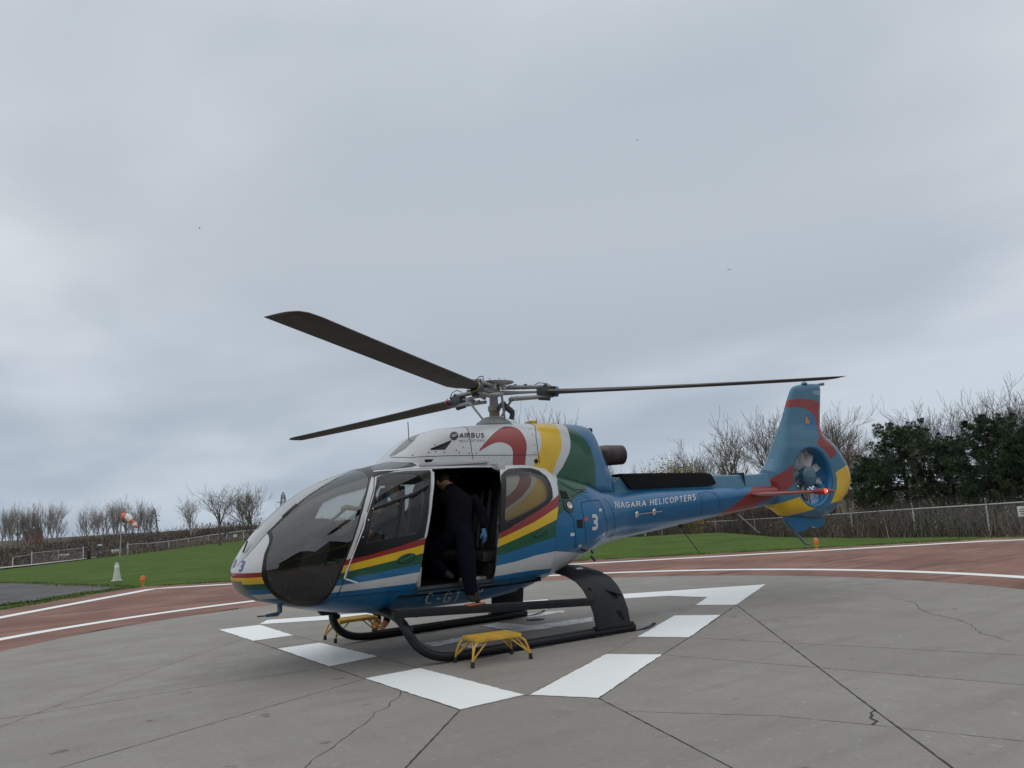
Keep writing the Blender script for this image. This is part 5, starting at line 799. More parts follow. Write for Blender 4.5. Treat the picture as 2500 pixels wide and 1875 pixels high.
def head(mb,c,fwd,up,s=1.0,mi=0,mask=None,eye=3):
    f=Vector(fwd).normalized();u=Vector(up);u=(u-f*u.dot(f)).normalized();r=f.cross(u)
    n,k=16,20;V=[]
    for i in range(n+1):
        ph=PI*i/n
        for j in range(k):
            t=2*PI*j/k;x=math.sin(ph)*math.cos(t);y=math.sin(ph)*math.sin(t);z=math.cos(ph)
            X=x*.095;Y=y*.074;Z=z*.118
            if z<0: Y*=1+.28*z; X*=(1+.10*z) if x>0 else (1+.25*z)
            if x>.85 and abs(y)<.22 and -.35<z<.12: X+=.022*(1-abs(y)/.22)*(1-abs(z+.15)/.28)
            if x>.8 and .02<z<.2 and .15<abs(y)<.5: X-=.008
            if x>.85 and abs(z+.52)<.09 and abs(y)<.3: X+=.005
            V.append(Vector(c)+(f*X+r*Y+u*Z)*s)
    mb.add(V,[(i*k+j,i*k+(j+1)%k,(i+1)*k+(j+1)%k,(i+1)*k+j) for i in range(n) for j in range(k)],mi)
    for sg in(-1,1):
        mb.lathe([(0,.008),(.010,.004),(.012,0)],8,(f).to_track_quat('Z','Y').to_matrix(),tuple(Vector(c)+(f*.083+r*.031*sg+u*.012)*s),eye)
        mb.tube([Vector(c)+(r*.074*sg+u*.025)*s,Vector(c)+(r*.083*sg-f*.008+u*.0)*s,Vector(c)+(r*.074*sg-u*.028)*s],[.010,.018,.009],8,mi=mi)
    if mask is not None:
        P=[];
        for i in range(5):
            for j in range(9):
                a=(j-4)/4*1.25;zz=-.010-.085*i/4
                P.append(Vector(c)+(f*(.103-.012*(i/4)+.010*math.cos(a*1.2)*(1 if i in(1,2) else .6))*math.cos(a)*1.02+r*.086*math.sin(a)+u*zz)*s)
        mb.add(P,[(i*9+j,i*9+j+1,(i+1)*9+j+1,(i+1)*9+j) for i in range(4) for j in range(8)],mask)
    return f,u,r
def hair_cap(c,f,u,r,s,m,parent):
    mb=MB();V=[];n,k=9,20
    for i in range(n+1):
        ph=PI*.56*i/n
        for j in range(k):
            t=2*PI*j/k;x=math.sin(ph)*math.cos(t);y=math.sin(ph)*math.sin(t);z=math.cos(ph)
            fr_=1 if x<.35 else .0
            zz=z if (x<.3) else max(z,.42)
            V.append(Vector(c)+(f*(x*.100-.005)+r*y*.081+u*(zz*.126+.002))*s)
    mb.add(V,[(i*k+j,i*k+(j+1)%k,(i+1)*k+(j+1)%k,(i+1)*k+j) for i in range(n) for j in range(k)]);return mb.build('hair',m,parent)
def hand(mb,w,d,n_,thumb,mi,curl=.5,s=1.0):
    # w wrist, d direction of the palm, n_ palm normal, thumb side vector
    d=Vector(d).normalized();n_=Vector(n_);n_=(n_-d*n_.dot(d)).normalized();t=Vector(thumb);t=(t-d*t.dot(d)-n_*t.dot(n_)).normalized();w=Vector(w)
    mb.tube([w-d*.02*s,w+d*.02*s,w+d*.055*s,w+d*.085*s],[.022*s,.024*s,.026*s,.022*s],10,mi=mi,sx=1.55,up=n_)
    for i,(o_,L_) in enumerate(((.030,.072),(.010,.080),(-.010,.074),(-.029,.058))):
        p=w+d*.080*s+t*o_*s;c_=curl*(1+.15*i);a=d;P=[p-d*.03*s,p]
        for q in range(3):
            ang=c_*(q+.6);dir_=d*math.cos(ang)+n_*math.sin(ang);p=p+dir_*L_*s*(.42,.32,.26)[q];P.append(p)
        mb.tube(P,[.0095*s,.0095*s,.0088*s,.008*s,.006*s],8,mi=mi)
    p=w+d*.02*s+t*.025*s;P=[p-t*.015*s,p+t*.022*s+d*.022*s+n_*.006*s,p+t*.034*s+d*.050*s+n_*.016*s,p+t*.034*s+d*.072*s+n_*.028*s]
    mb.tube(P,[.012*s,.0115*s,.010*s,.007*s],8,mi=mi)
def figure(label,J,Ed,zones,mats,root='pelvis'):
    # zones: list of (joint a, joint b, material index) used for nearest-limb colouring
    V,Fs=skinned(J,Ed,root);mb=MB();jj={k:Vector(v[0]) for k,v in J.items()}
    grp={}
    for f in Fs:
        c=sum((V[i] for i in f),Vector())/len(f);best=min(zones,key=lambda z:segdist(c,jj[z[0]],jj[z[1]])-(z[3] if len(z)>3 else 0));grp.setdefault(best[2],[]).append(f)
    n=len(mb.v);mb.v+=[tuple(v) for v in V]
    for k,l in grp.items(): mb.f+=[tuple(i+n for i in f) for f in l];mb.m+=[k]*len(l)
    return mb
def person(label,base,mb,mats):
    t=thing('person',label,'person',base); 
    mb.v=[(x-base[0],y-base[1],z-base[2]) for x,y,z in mb.v]
    b=mb.build('body',mats,t,ang=60); return t
E1=[('pelvis','belly'),('belly','chest'),('chest','neck'),('neck','headb'),('pelvis','hipR'),('hipR','kneeR'),('kneeR','ankR'),('ankR','heelR'),('ankR','toeR'),('pelvis','hipL'),('hipL','kneeL'),('kneeL','ankL'),('ankL','toeL'),('chest','shR'),('shR','elR'),('elR','wrR'),('chest','shL'),('shL','elL'),('elL','wrL')]
ZN=lambda up,lo,sh,hd,arm=None:[('pelvis','belly',up),('belly','chest',up),('chest','neck',up),('neck','headb',hd),('pelvis','hipR',lo),('hipR','kneeR',lo),('kneeR','ankR',lo),('ankR','toeR',sh),('ankR','heelR',sh),('pelvis','hipL',lo),('hipL','kneeL',lo),('kneeL','ankL',lo),('ankL','toeL',sh),('chest','shR',up),('shR','elR',up),('elR','wrR',up if arm is None else arm),('chest','shL',up),('shL','elL',up),('elL','wrL',up if arm is None else arm)]
J={'pelvis':((1.10,.86,1.40),(.20,.165)),'belly':((1.075,.80,1.56),(.195,.16)),'chest':((1.03,.70,1.78),(.20,.15)),'neck':((1.06,.58,1.92),.06),'headb':((1.08,.52,1.96),.055),
'hipR':((1.11,.94,1.32),(.135,.135)),'kneeR':((1.155,1.07,.98),(.105,.105)),'ankR':((1.165,1.13,.67),(.085,.09)),'heelR':((1.19,1.135,.60),(.040,.04)),'toeR':((1.04,1.10,.585),(.035,.03)),
'hipL':((1.22,.82,1.34),(.11,.11)),'kneeL':((1.32,.50,1.10),(.08,.08)),'ankL':((1.24,.74,.90),.055),'toeL':((1.20,.82,.85),.035),
'shR':((.88,.76,1.80),(.085,.085)),'elR':((.82,.92,1.56),(.062,.062)),'wrR':((.865,.985,1.385),(.042,.042)),'shL':((1.18,.66,1.80),(.085,.085)),'elL':((1.30,.44,1.64),(.06,.06)),'wrL':((1.32,.22,1.5),(.04,.04))}
zn=ZN(0,1,2,3); mb=figure('',J,E1,zn,None)
f_,u_,r_=head(mb,(1.09,.45,1.98),(.25,-1,-.45),(.1,-.3,1),1.0,3,None,2)
hand(mb,(.865,.99,1.375),(-.02,.22,-1),(.3,-.6,0),(.9,.3,0),4,.35); hand(mb,(1.32,.20,1.49),(0,-1,-.3),(0,0,-1),(1,0,0),4,.5)
mb.bevbox((1.112,1.112,.568),(.25,.09,.018),.008,Matrix.Rotation(R(8),3,'Z'),5)
CREW=person('crew member in dark navy clothes bending into the open cabin, one foot on the step','%s' and (1.16,1.10,.0),mb,[NAVY,NAVY2,SHOE,SKIN,GLOVE,ORNG])
hair_cap((1.09-1.16,.45-1.10,1.98),f_,u_,r_,1.0,HAIR,CREW)
# pilot on the port front seat
J={'pelvis':((1.78,.50,1.16),(.16,.13)),'belly':((1.74,.50,1.32),(.15,.12)),'chest':((1.72,.50,1.56),(.175,.12)),'neck':((1.74,.49,1.74),.055),'headb':((1.76,.49,1.80),.05),
'hipR':((1.86,.40,1.14),.095),'kneeR':((2.24,.36,1.18),.075),'ankR':((2.40,.36,.88),.05),'heelR':((2.37,.36,.83),.035),'toeR':((2.52,.36,.86),.035),
'hipL':((1.86,.60,1.14),.095),'kneeL':((2.24,.64,1.18),.075),'ankL':((2.40,.60,.88),.05),'toeL':((2.52,.60,.86),.035),
'shR':((1.75,.30,1.62),.07),'elR':((1.95,.24,1.42),.05),'wrR':((2.15,.36,1.32),.034),'shL':((1.77,.69,1.62),.07),'elL':((2.02,.66,1.66),.052),'wrL':((2.30,.57,1.715),.032)}
zn=[z for z in ZN(0,1,2,3,3)]; mb=figure('',J,E1,zn,None)
f_,u_,r_=head(mb,(1.78,.49,1.92),(1,.15,-.05),(0,0,1),1.0,3,4,2)
hand(mb,(2.31,.57,1.717),(1,-.25,.25),(.25,-.4,-.8),(.1,-.6,.6),3,.75,1.05); hand(mb,(2.16,.37,1.32),(.5,.3,-.6),(0,.8,-.3),(.5,-.3,.3),3,.7)
PIL=person('pilot in a blue face mask seated behind the windscreen, bare forearm raised to the glass',(1.78,.5,1.06),mb,[SHIRT,NAVY2,SHOE,SKIN,MASKM])
hair_cap((0,-.01,.86),f_,u_,r_,1.0,HAIR,PIL)
# helper on the far side
J={'pelvis':((.93,-1.78,.93),(.15,.12)),'belly':((.95,-1.70,1.08),(.145,.11)),'chest':((.98,-1.58,1.33),(.17,.12)),'neck':((1.0,-1.50,1.52),.055),'headb':((1.0,-1.46,1.58),.05),
'hipR':((.84,-1.80,.88),.10),'kneeR':((.80,-1.76,.50),.072),'ankR':((.86,-1.82,.11),.055),'heelR':((.86,-1.86,.05),.035),'toeR':((.98,-1.76,.04),.035),
'hipL':((1.02,-1.80,.88),.10),'kneeL':((1.04,-1.74,.50),.072),'ankL':((1.00,-1.84,.11),.055),'toeL':((1.08,-1.74,.04),.035),
'shR':((.80,-1.58,1.40),.07),'elR':((.80,-1.38,1.20),.05),'wrR':((.90,-1.15,1.15),.034),'shL':((1.16,-1.58,1.40),.07),'elL':((1.2,-1.36,1.2),.05),'wrL':((1.12,-1.14,1.15),.034)}
mb=figure('',J,E1,ZN(0,1,5,3),None); f_,u_,r_=head(mb,(1.0,-1.42,1.69),(.0,1,-.3),(0,0,1),1.0,3,None,2)
hand(mb,(.90,-1.14,1.15),(.1,1,0),(0,0,-1),(1,0,0),3,.4); hand(mb,(1.12,-1.13,1.15),(-.1,1,0),(0,0,-1),(-1,0,0),3,.4)
FARP=person('person in dark trousers and orange shoes standing on the far side beyond the skids',(.93,-1.8,0),mb,[SHIRT,NAVY2,SHOE,SKIN,MASKM,ORNG])
hair_cap((.07,.38,1.69),f_,u_,r_,1.0,HAIR,FARP)
# ------------------------------------------------------------------ yellow step stools
def stool(loc,rz,label,group):
    t=thing('step_stool',label,'step stool',loc,rz,group); h=.275
    mb=MB()
    for s in(-1,1): mb.bevbox((0,s*.175,h-.018),(.54,.020,.036),.005)
    for s in(-1,1): mb.bevbox((s*.26,0,h-.018),(.020,.33,.036),.005)
    each(mb,'frame',STEPY,t)
    me=None
    for i in range(7):
        y=-.145+.29*i/6
        if me is None:
            mb=MB();mb.bevbox((0,0,0),(.50,.026,.010),.003);o=mb.build('slat',STEPY,t);me=o.data;o.location=(0,y,h)
        else:
            o=bpy.data.objects.new('slat',me);col.objects.link(o);o.parent=t;o.location=(0,y,h)
    for sx in(-1,1):
        for sy in(-1,1):
            P=[(sx*.16,sy*.16,h-.03),(sx*.25,sy*.172,h-.035),(sx*.30,sy*.19,h-.075),(sx*.325,sy*.203,h-.14),(sx*.345,sy*.218,.05)]
            mb=MB();mb.tube(P,.012,10);mb.tube([(sx*.14,sy*.16,h-.04),(sx*.34,sy*.214,.07)],.009,8);mb.tube([(sx*.25,sy*.05,h-.04),(sx*.338,sy*.21,.075)],.008,8);l=mb.build('leg',STEPY,t)
            mb=MB();mb.tube([(sx*.344,sy*.217,.062),(sx*.347,sy*.220,.004)],[.019,.023],12);mb.build('rubber_foot',RUBB,l)
    return t
stool((1.15,1.505,0),R(-5),'yellow slatted metal step stool on black rubber feet beside the near skid','yellow step stools at the helicopter')
stool((1.47,-1.53,0),R(-3),'yellow slatted metal step stool standing beyond the front curve of the skids','yellow step stools at the helicopter')
# ------------------------------------------------------------------ ground
from mathutils import geometry as geo
GR=DATA['ground']; EV=DATA['env']; CAMX,CAMY=6.02,9.517
FL=DATA['fl']; FR=DATA['frr']
def azd(x,y): return np.arctan2(y-CAMY,x-CAMX),np.hypot(x-CAMX,y-CAMY)
fa=[];fd_=[];fz=[]
for p in FL+FR:
    a,d=azd(p[0],p[1]);fa.append(float(a));fd_.append(float(d));fz.append(p[2])
o_=np.argsort(fa);fa=np.array(fa)[o_];fd_=np.array(fd_)[o_];fz=np.array(fz)[o_]
def terr(x,y):
    a,d=azd(np.asarray(x,float),np.asarray(y,float));df=np.interp(a,fa,fd_);zf=np.interp(a,fa,fz)
    d0=np.interp(a,[fa[0],fa[-1]],[22,22]);d0=np.where(df>90,40,np.where(df<60,22,22+(df-60)/30*18))
    t=np.clip((d-d0)/(df-d0),0,None);return np.where(t<1,zf*t,zf-.0*(t-1))-.02
CONC=None
def concrete():
    m,t,b=newmat('concrete');nn=t.nodes.new;lk=t.links.new
    tc=nn('ShaderNodeTexCoord');info=nn('ShaderNodeObjectInfo')
    def noise(s,d=5,r=.6,sc=None,src=None):
        n=nn('ShaderNodeTexNoise');n.inputs['Scale'].default_value=s;n.inputs['Detail'].default_value=d;n.inputs['Roughness'].default_value=r
        if sc: mp=nn('ShaderNodeMapping');mp.inputs['Scale'].default_value=sc;lk(tc.outputs['Object'],mp.inputs[0]);lk(mp.outputs[0],n.inputs[0])
        else: lk(tc.outputs['Object'],n.inputs[0])
        return n.outputs[0]
    def mixc(f,a,b_,mode='MIX'):
        x=nn('ShaderNodeMix');x.data_type='RGBA';x.blend_type=mode
        for i,v in ((0,f),(6,a),(7,b_)):
            if hasattr(v,'default_value') : lk(v,x.inputs[i])
            else: x.inputs[i].default_value=v
        return x.outputs[2]
    def rng_(v,a,b_,c=0,d=1):
        r=nn('ShaderNodeMapRange');r.inputs['From Min'].default_value=a;r.inputs['From Max'].default_value=b_;r.inputs['To Min'].default_value=c;r.inputs['To Max'].default_value=d;lk(v,r.inputs[0]);return r.outputs[0]
    c=mixc(rng_(noise(.35,6),.32,.68),(.205,.190,.172,1),(.295,.276,.254,1))
    c=mixc(rng_(noise(2.2,6,.65),.35,.7),c,(.235,.208,.186,1))
    # broom / wheel streaks
    c=mixc(rng_(noise(1.0,5,.6,(.35,2.6,1)),.50,.72,0,.55),c,(.150,.135,.118,1))
    c=mixc(rng_(noise(1.3,5,.6,(2.2,.3,1)),.55,.75,0,.4),c,(.29,.272,.240,1))
    c=mixc(rng_(noise(90,3,.7),.35,.65,0,.28),c,(.13,.125,.12,1))
    c=mixc(rng_(noise(240,2,.5),.60,.72,0,.5),c,(.42,.41,.39,1))
    c=mixc(rng_(noise(.8,8,.72),.58,.66,0,.35),c,(.105,.092,.080,1))
    c=mixc(rng_(noise(24,6,.75),.42,.62,0,.45),c,(.165,.150,.132,1))
    c=mixc(rng_(noise(13,5,.7),.60,.70,0,.6),c,(.36,.34,.31,1))
    c=mixc(rng_(noise(3.1,3,.5),.70,.74,0,.7),c,(.075,.068,.060,1))
    c=mixc(rng_(noise(5.0,4,.6),.66,.74,0,.5),c,(.33,.31,.28,1))
    v=nn('ShaderNodeMath');v.operation='MULTIPLY_ADD';v.inputs[1].default_value=.12;v.inputs[2].default_value=.94;lk(info.outputs['Random'],v.inputs[0])
    s=nn('ShaderNodeVectorMath');s.operation='SCALE';lk(c,s.inputs[0]);lk(v.outputs[0],s.inputs[3]);lk(s.outputs[0],b.inputs['Base Color'])
    lk(rng_(noise(1.1,5),.3,.7,.62,.85),b.inputs['Roughness'])
    bp=nn('ShaderNodeBump');bp.inputs['Strength'].default_value=.35;bp.inputs['Distance'].default_value=.01;lk(noise(120,4,.7),bp.inputs['Height']);lk(bp.outputs[0],b.inputs['Normal'])
    return m
CONC=concrete()
JOINT=mat('joint_filler',(.035,.033,.030),rough=.95)
def streaky(name,c1,c2,c3,sc,scale2=60,rough=.85,fine=.62):
    m,t,b=newmat(name);nn=t.nodes.new;lk=t.links.new;tc=nn('ShaderNodeTexCoord')
    def nz(s,mpx=None,d=5):
        n=nn('ShaderNodeTexNoise');n.inputs['Scale'].default_value=s;n.inputs['Detail'].default_value=d
        if mpx: mp=nn('ShaderNodeMapping');mp.inputs['Rotation'].default_value=(0,0,mpx[0]);mp.inputs['Scale'].default_value=mpx[1];lk(tc.outputs['Object'],mp.inputs[0]);lk(mp.outputs[0],n.inputs[0])
        else: lk(tc.outputs['Object'],n.inputs[0])
        return n.outputs[0]
    def ramp(v,a,b_):
        r=nn('ShaderNodeMapRange');r.inputs['From Min'].default_value=a;r.inputs['From Max'].default_value=b_;lk(v,r.inputs[0]);return r.outputs[0]
    def mx(f,a,b_):
        x=nn('ShaderNodeMix');x.data_type='RGBA';lk(f,x.inputs[0])
        for i,v in ((6,a),(7,b_)):
            if isinstance(v,tuple): x.inputs[i].default_value=v+(1,)
            else: lk(v,x.inputs[i])
        return x.outputs[2]
    c=mx(ramp(nz(.5,None,8),.38,.62),c1,c2); c=mx(ramp(nz(1.1,sc),.52,.66),c,c3); c=mx(ramp(nz(1.6,(sc[0]+.2,(sc[1][0]*1.7,sc[1][1]*1.5,1))),.60,.70),c,tuple(min(1,q*1.6+.03) for q in c1)); c=mx(ramp(nz(scale2,None,3),.45,.75),c,tuple(q*fine for q in c1))
    lk(c,b.inputs['Base Color']);b.inputs['Roughness'].default_value=rough;b.inputs['Specular IOR Level'].default_value=.06 if 'grass' in name or 'scrub' in name else .25
    bp=nn('ShaderNodeBump');bp.inputs['Strength'].default_value=.4;bp.inputs['Distance'].default_value=.01;lk(nz(scale2*1.5,None,4),bp.inputs['Height']);lk(bp.outputs[0],b.inputs['Normal']);return m
REDG=streaky('red_coated_asphalt',(.185,.092,.072),(.275,.150,.118),(.105,.066,.055),(.65,(.35,3.2,1)))
ASPH=streaky('old_asphalt',(.085,.081,.080),(.125,.119,.115),(.055,.052,.053),(.3,(.8,1.6,1)))
GRASS=streaky('mown_grass',(.056,.096,.019),(.082,.126,.026),(.046,.076,.017),(.6,(.25,1.4,1)),scale2=12,rough=.95,fine=.72)
SCRUB=streaky('scrub_floor',(.085,.070,.055),(.12,.10,.075),(.05,.042,.034),(.3,(.2,.9,1)),scale2=5,rough=1)
ROADM=mat('gravel_road',(.30,.29,.28),rough=.9,var=.2)
def linem(name,c,wear,ws=2.2):
    m=mat(name,c,rough=.55);t=m.node_tree;b=t.nodes['Principled BSDF'];nn=t.nodes.new;lk=t.links.new;tc=nn('ShaderNodeTexCoord')
    n=nn('ShaderNodeTexNoise');n.inputs['Scale'].default_value=ws;n.inputs['Detail'].default_value=9;n.inputs['Roughness'].default_value=.72;lk(tc.outputs['Object'],n.inputs[0])
    r=nn('ShaderNodeMapRange');r.inputs['From Min'].default_value=wear;r.inputs['From Max'].default_value=wear+.10;lk(n.outputs[0],r.inputs[0])
    n2=nn('ShaderNodeTexNoise');n2.inputs['Scale'].default_value=1.2;n2.inputs['Detail'].default_value=6;lk(tc.outputs['Object'],n2.inputs[0])
    x=nn('ShaderNodeMix');x.data_type='RGBA';x.inputs[6].default_value=tuple(c)+(1,);x.inputs[7].default_value=tuple(q*.86 for q in c)+(1,);lk(n2.outputs[0],x.inputs[0])
    y=nn('ShaderNodeMix');y.data_type='RGBA';lk(r.outputs[0],y.inputs[0]);lk(x.outputs[2],y.inputs[6]);y.inputs[7].default_value=(.26,.25,.235,1);lk(y.outputs[2],b.inputs['Base Color'])
    n3=nn('ShaderNodeTexNoise');n3.inputs['Scale'].default_value=16;n3.inputs['Detail'].default_value=6;n3.inputs['Roughness'].default_value=.75;lk(tc.outputs['Object'],n3.inputs[0]);r3=nn('ShaderNodeMapRange');r3.inputs['From Min'].default_value=.60;r3.inputs['From Max'].default_value=.70;r3.inputs['To Max'].default_value=.55;lk(n3.outputs[0],r3.inputs[0]);z3=nn('ShaderNodeMix');z3.data_type='RGBA';lk(r3.outputs[0],z3.inputs[0]);lk(y.outputs[2],z3.inputs[6]);z3.inputs[7].default_value=(.40,.39,.37,1);lk(z3.outputs[2],b.inputs['Base Color'])
    b.inputs['Coat Weight'].default_value=.12;b.inputs['Coat Roughness'].default_value=.25
    return m
LINEW=linem('white_line_paint',(.82,.83,.83),.66,3.4); WORN=linem('worn_white_paint',(.62,.62,.62),.50,3.2)
# terrain sheet: polar grid centred on the photographer's side, reaching the horizon
def polar(name,r0f,r1f,nr,na,m,a0=-PI,a1=PI,zoff=0,**p):
    A=np.linspace(a0,a1,na);V=[];
    for i in range(nr):
        t=i/(nr-1)
        for a in A:
            r0=r0f(a);r1=r1f(a);r=r0+(r1-r0)*t**1.8;V.append((CAMX+r*math.cos(a),CAMY+r*math.sin(a)))
    V=np.array(V);z=terr(V[:,0],V[:,1])+zoff
    me=bpy.data.meshes.new(name);me.from_pydata([(a,b_,c) for (a,b_),c in zip(V.tolist(),z.tolist())],[],[(i*na+j,i*na+j+1,(i+1)*na+j+1,(i+1)*na+j) for i in range(nr-1) for j in range(na-1)]);me.update();me.shade_smooth()
    o=obj(name,me,None,m,**p)
    return o
fr_=lambda a:float(np.interp(a,fa,fd_))
polar('grass_ground',lambda a:.5,lambda a:fr_(a)+.4,26,300,GRASS,zoff=-.012,kind='structure')
polar('scrub_ground',lambda a:fr_(a)+.4,lambda a:1800.,14,300,SCRUB,zoff=-.012,kind='structure')
# paved square with red coating
def sheet(name,P,z,m,**p):
    me=bpy.data.meshes.new(name);n=len(P)
    tri=geo.tessellate_polygon([[Vector((x,y,0)) for x,y in P]])
    me.from_pydata([(x,y,z) for x,y in P],[],[tuple(t) for t in tri]);bm=bmesh.new();bm.from_mesh(me)
    for f in bm.faces:
        if f.normal.z<0:f.normal_flip()
    bm.to_mesh(me);bm.free();return obj(name,me,p.pop('parent',None),m,**p)
GE=[(5.14,-13.78),(3.45,-15.6),(2.14,-17.1),(1.46,-17.44),(.65,-16.75),(-2.22,-15.0),(-6.46,-12.3),(-9.04,-10.1),(-11.86,-7.7),(-14.99,-5.2),(-17.72,-3.0)]
PADP=GE+[(-20.3,.2),(-4.0,21.5),(17.5,4.2)]
def ringsheet(name,outer,rin,z,m,n=160,**p):
    # area between a polygon and the inner circle, as radial quads
    O=[Vector((x,y)) for x,y in outer];V=[];
    for i in range(n):
        a=2*PI*i/n;d=Vector((math.cos(a),math.sin(a)));best=None
        for q in range(len(O)):
            h=geo.intersect_line_line_2d(Vector((0,0)),d*60,O[q],O[(q+1)%len(O)])
            if h is not None: best=h if best is None or h.length<best.length else best
        V.append((best.x,best.y,z))
    for i in range(n): a=2*PI*i/n;V.append((rin*math.cos(a)-.05,rin*math.sin(a),z))
    me=bpy.data.meshes.new(name);me.from_pydata(V,[],[(i,(i+1)%n,n+(i+1)%n,n+i) for i in range(n)]);me.update();return obj(name,me,None,m,**p)
ringsheet('red_apron',PADP,7.60,.0,REDG,kind='structure')
def band(name,pts,w,z,m,closed=False,**p):
    P=[Vector(q) for q in pts];n=len(P);V=[]
    for i in range(n):
        a=P[(i-1)%n] if closed or i>0 else P[i];b_=P[(i+1)%n] if closed or i<n-1 else P[i];t=(b_-a).normalized();s_=Vector((-t.y,t.x))*w/2
        V+=[(P[i].x+s_.x,P[i].y+s_.y,z),(P[i].x-s_.x,P[i].y-s_.y,z)]
    fs=[(2*i,2*i+1,2*((i+1)%n)+1,2*((i+1)%n)) for i in range(n if closed else n-1)]
    me=bpy.data.meshes.new(name);me.from_pydata(V,[],fs);me.update();return obj(name,me,p.pop('parent',None),m,**p)
markings=bpy.data.objects.new('pad_markings',None);col.objects.link(markings);markings['kind']='structure'
band('circle_line',[(8.79*math.cos(2*PI*i/140)-.06,8.79*math.sin(2*PI*i/140)-.02) for i in range(140)],.30,.004,LINEW,True,parent=markings)
OW=[(5.22,-11.45),(3.4,-13.6),(1.50,-15.85),(1.1,-15.75),(-.33,-14.75),(-2.2,-13.95),(-5.66,-11.15),(-9.23,-8.25),(-12.4,-5.75),(-14.6,-4.1),(-16.7,-2.55),(-18.3,-.2),(-3.4,19.4),(15.8,4.0)]
band('boundary_line',OW,.34,.004,LINEW,True,parent=markings)
def ragged(P,step=.06,j=.007):
    Q=[];P=[Vector(p) for p in P]
    for a,b_ in zip(P,P[1:]+P[:1]):
        n=max(2,int((b_-a).length/step))
        for i in range(n): Q.append(tuple(a.lerp(b_,i/n)+Vector((random.uniform(-j,j),random.uniform(-j,j)))*(i>0)))
    return Q
for k in ('b1','b2','b3','b4','b5','b6','b7','b8'): sheet('triangle_mark',ragged(GR[k]),.004,LINEW,parent=markings)
WORN2=WORN
for k in ('h1','h2','h3','h4'): sheet('letter_mark',ragged(GR[k],.05,.02),.004 if k!='h3' else .0085,WORN2,parent=markings)
# concrete slabs: the joints cut the disc into pieces, each slab its own object
pad=bpy.data.objects.new('concrete_pad',None);col.objects.link(pad);pad['kind']='structure'
circ=[(7.59*math.cos(2*PI*i/96)-.05,7.59*math.sin(2*PI*i/96)) for i in range(96)]
segs=[]
for k in ('j1','j2','j3','j4','j5','backj'): 
    P=GR[k];segs+=[(P[i],P[i+1]) for i in range(len(P)-1)]
def ext(P,far=9.5):
    a,b_=Vector(P[-2]),Vector(P[-1]);d=(b_-a).normalized();return P[:-1]+[tuple(a+d*((b_-a).length+far))]
for k in ('r1','r2','r3','r9','r10','r4','r5','r14','r16','r15'):
    P=[tuple(q) for q in GR[k]]
    if k in('r14',): P=[P[1],tuple(Vector(P[1])+(Vector(P[0])-Vector(P[1])).normalized()*9)]
    else: P=ext(P)
    if k=='r15': P=[(-3.69,-2.22)]+P
    segs+=[(P[i],P[i+1]) for i in range(len(P)-1)]
segs+=[((2.53,-4.43),(5.2,-8.5)),((-6.05,-.86),(-9,-.9)),((1.61,-4.95),(2.53,-4.43)),((-.82,1.61),(-1.15,2.14)),((1.9,.14),(2.53,.28)),((1.95,-2.63),(2.53,-2.63)),((1.88,.14),(.68,-.29)),((.68,-.29),(-2.3,-1.9)),((-2.3,-1.9),(-3.3,-2.4))]
def clipc(a,b_,r=7.58):
    a,b_=Vector(a),Vector(b_)
    if a.length>r: return None
    if b_.length>r:
        lo,hi=0,1
        for _ in range(30):
            m_=(lo+hi)/2
            if (a+(b_-a)*m_).length<r: lo=m_
            else: hi=m_
        b_=a+(b_-a)*(hi+.02)
    return tuple(a),tuple(b_)
vs_=[Vector(p) for p in circ];ed=[(i,(i+1)%96) for i in range(96)]
for s_ in segs:
    q=clipc(*s_)
    if q: vs_+= [Vector(q[0]),Vector(q[1])];ed.append((len(vs_)-2,len(vs_)-1))
r_=geo.delaunay_2d_cdt(vs_,ed,[list(range(96))],0,2e-3)
OV,OE,OF,oe=r_[0],r_[1],r_[2],r_[4]
cons={tuple(sorted(e_)) for e_,o2 in zip(OE,oe) if len(o2)>0}
# flood-fill triangles across unconstrained edges
em={}
for fi,f in enumerate(OF):
    for i in range(len(f)): em.setdefault(tuple(sorted((f[i],f[(i+1)%len(f)]))),[]).append(fi)
comp=[-1]*len(OF);nc=0
cen=[sum((OV[i] for i in f),Vector((0,0)))/len(f) for f in OF]
for s0 in range(len(OF)):
    if comp[s0]>=0 or cen[s0].length>7.6: continue
    st=[s0];comp[s0]=nc
    while st:
        f=st.pop();F_=OF[f]
        for i in range(len(F_)):
            e_=tuple(sorted((F_[i],F_[(i+1)%len(F_)])))
            if e_ in cons: continue
            for g2 in em[e_]:
                if comp[g2]<0: comp[g2]=nc;st.append(g2)
    nc+=1
gap=.007
for ci in range(nc):
    Fs=[OF[i] for i in range(len(OF)) if comp[i]==ci];area=0
    bm=bmesh.new();mp_={}
    for f in Fs:
        for i in f:
            if i not in mp_: mp_[i]=bm.verts.new((OV[i].x,OV[i].y,0))
        try: bm.faces.new([mp_[i] for i in f])
        except Exception: pass
    ar=sum(f.calc_area() for f in bm.faces)
    if ar<.01: bm.free();continue
    bmesh.ops.recalc_face_normals(bm,faces=bm.faces[:])
    for f in bm.faces:
        if f.normal.z<0:f.normal_flip()
    bmesh.ops.dissolve_limit(bm,angle_limit=.001,verts=bm.verts[:],edges=bm.edges[:])
    bnd=[e_ for e_ in bm.edges if e_.is_boundary]
    ret=bmesh.ops.inset_region(bm,faces=bm.faces[:],thickness=gap,depth=0,use_boundary=True,use_even_offset=True)
    for v in bm.verts:
        if any(e_.is_boundary for e_ in v.link_edges): v.co.z=-.018
    bmesh.ops.triangulate(bm,faces=bm.faces[:])
    me=bpy.data.meshes.new('concrete_slab');bm.to_mesh(me);bm.free();obj('concrete_slab',me,pad,CONC)
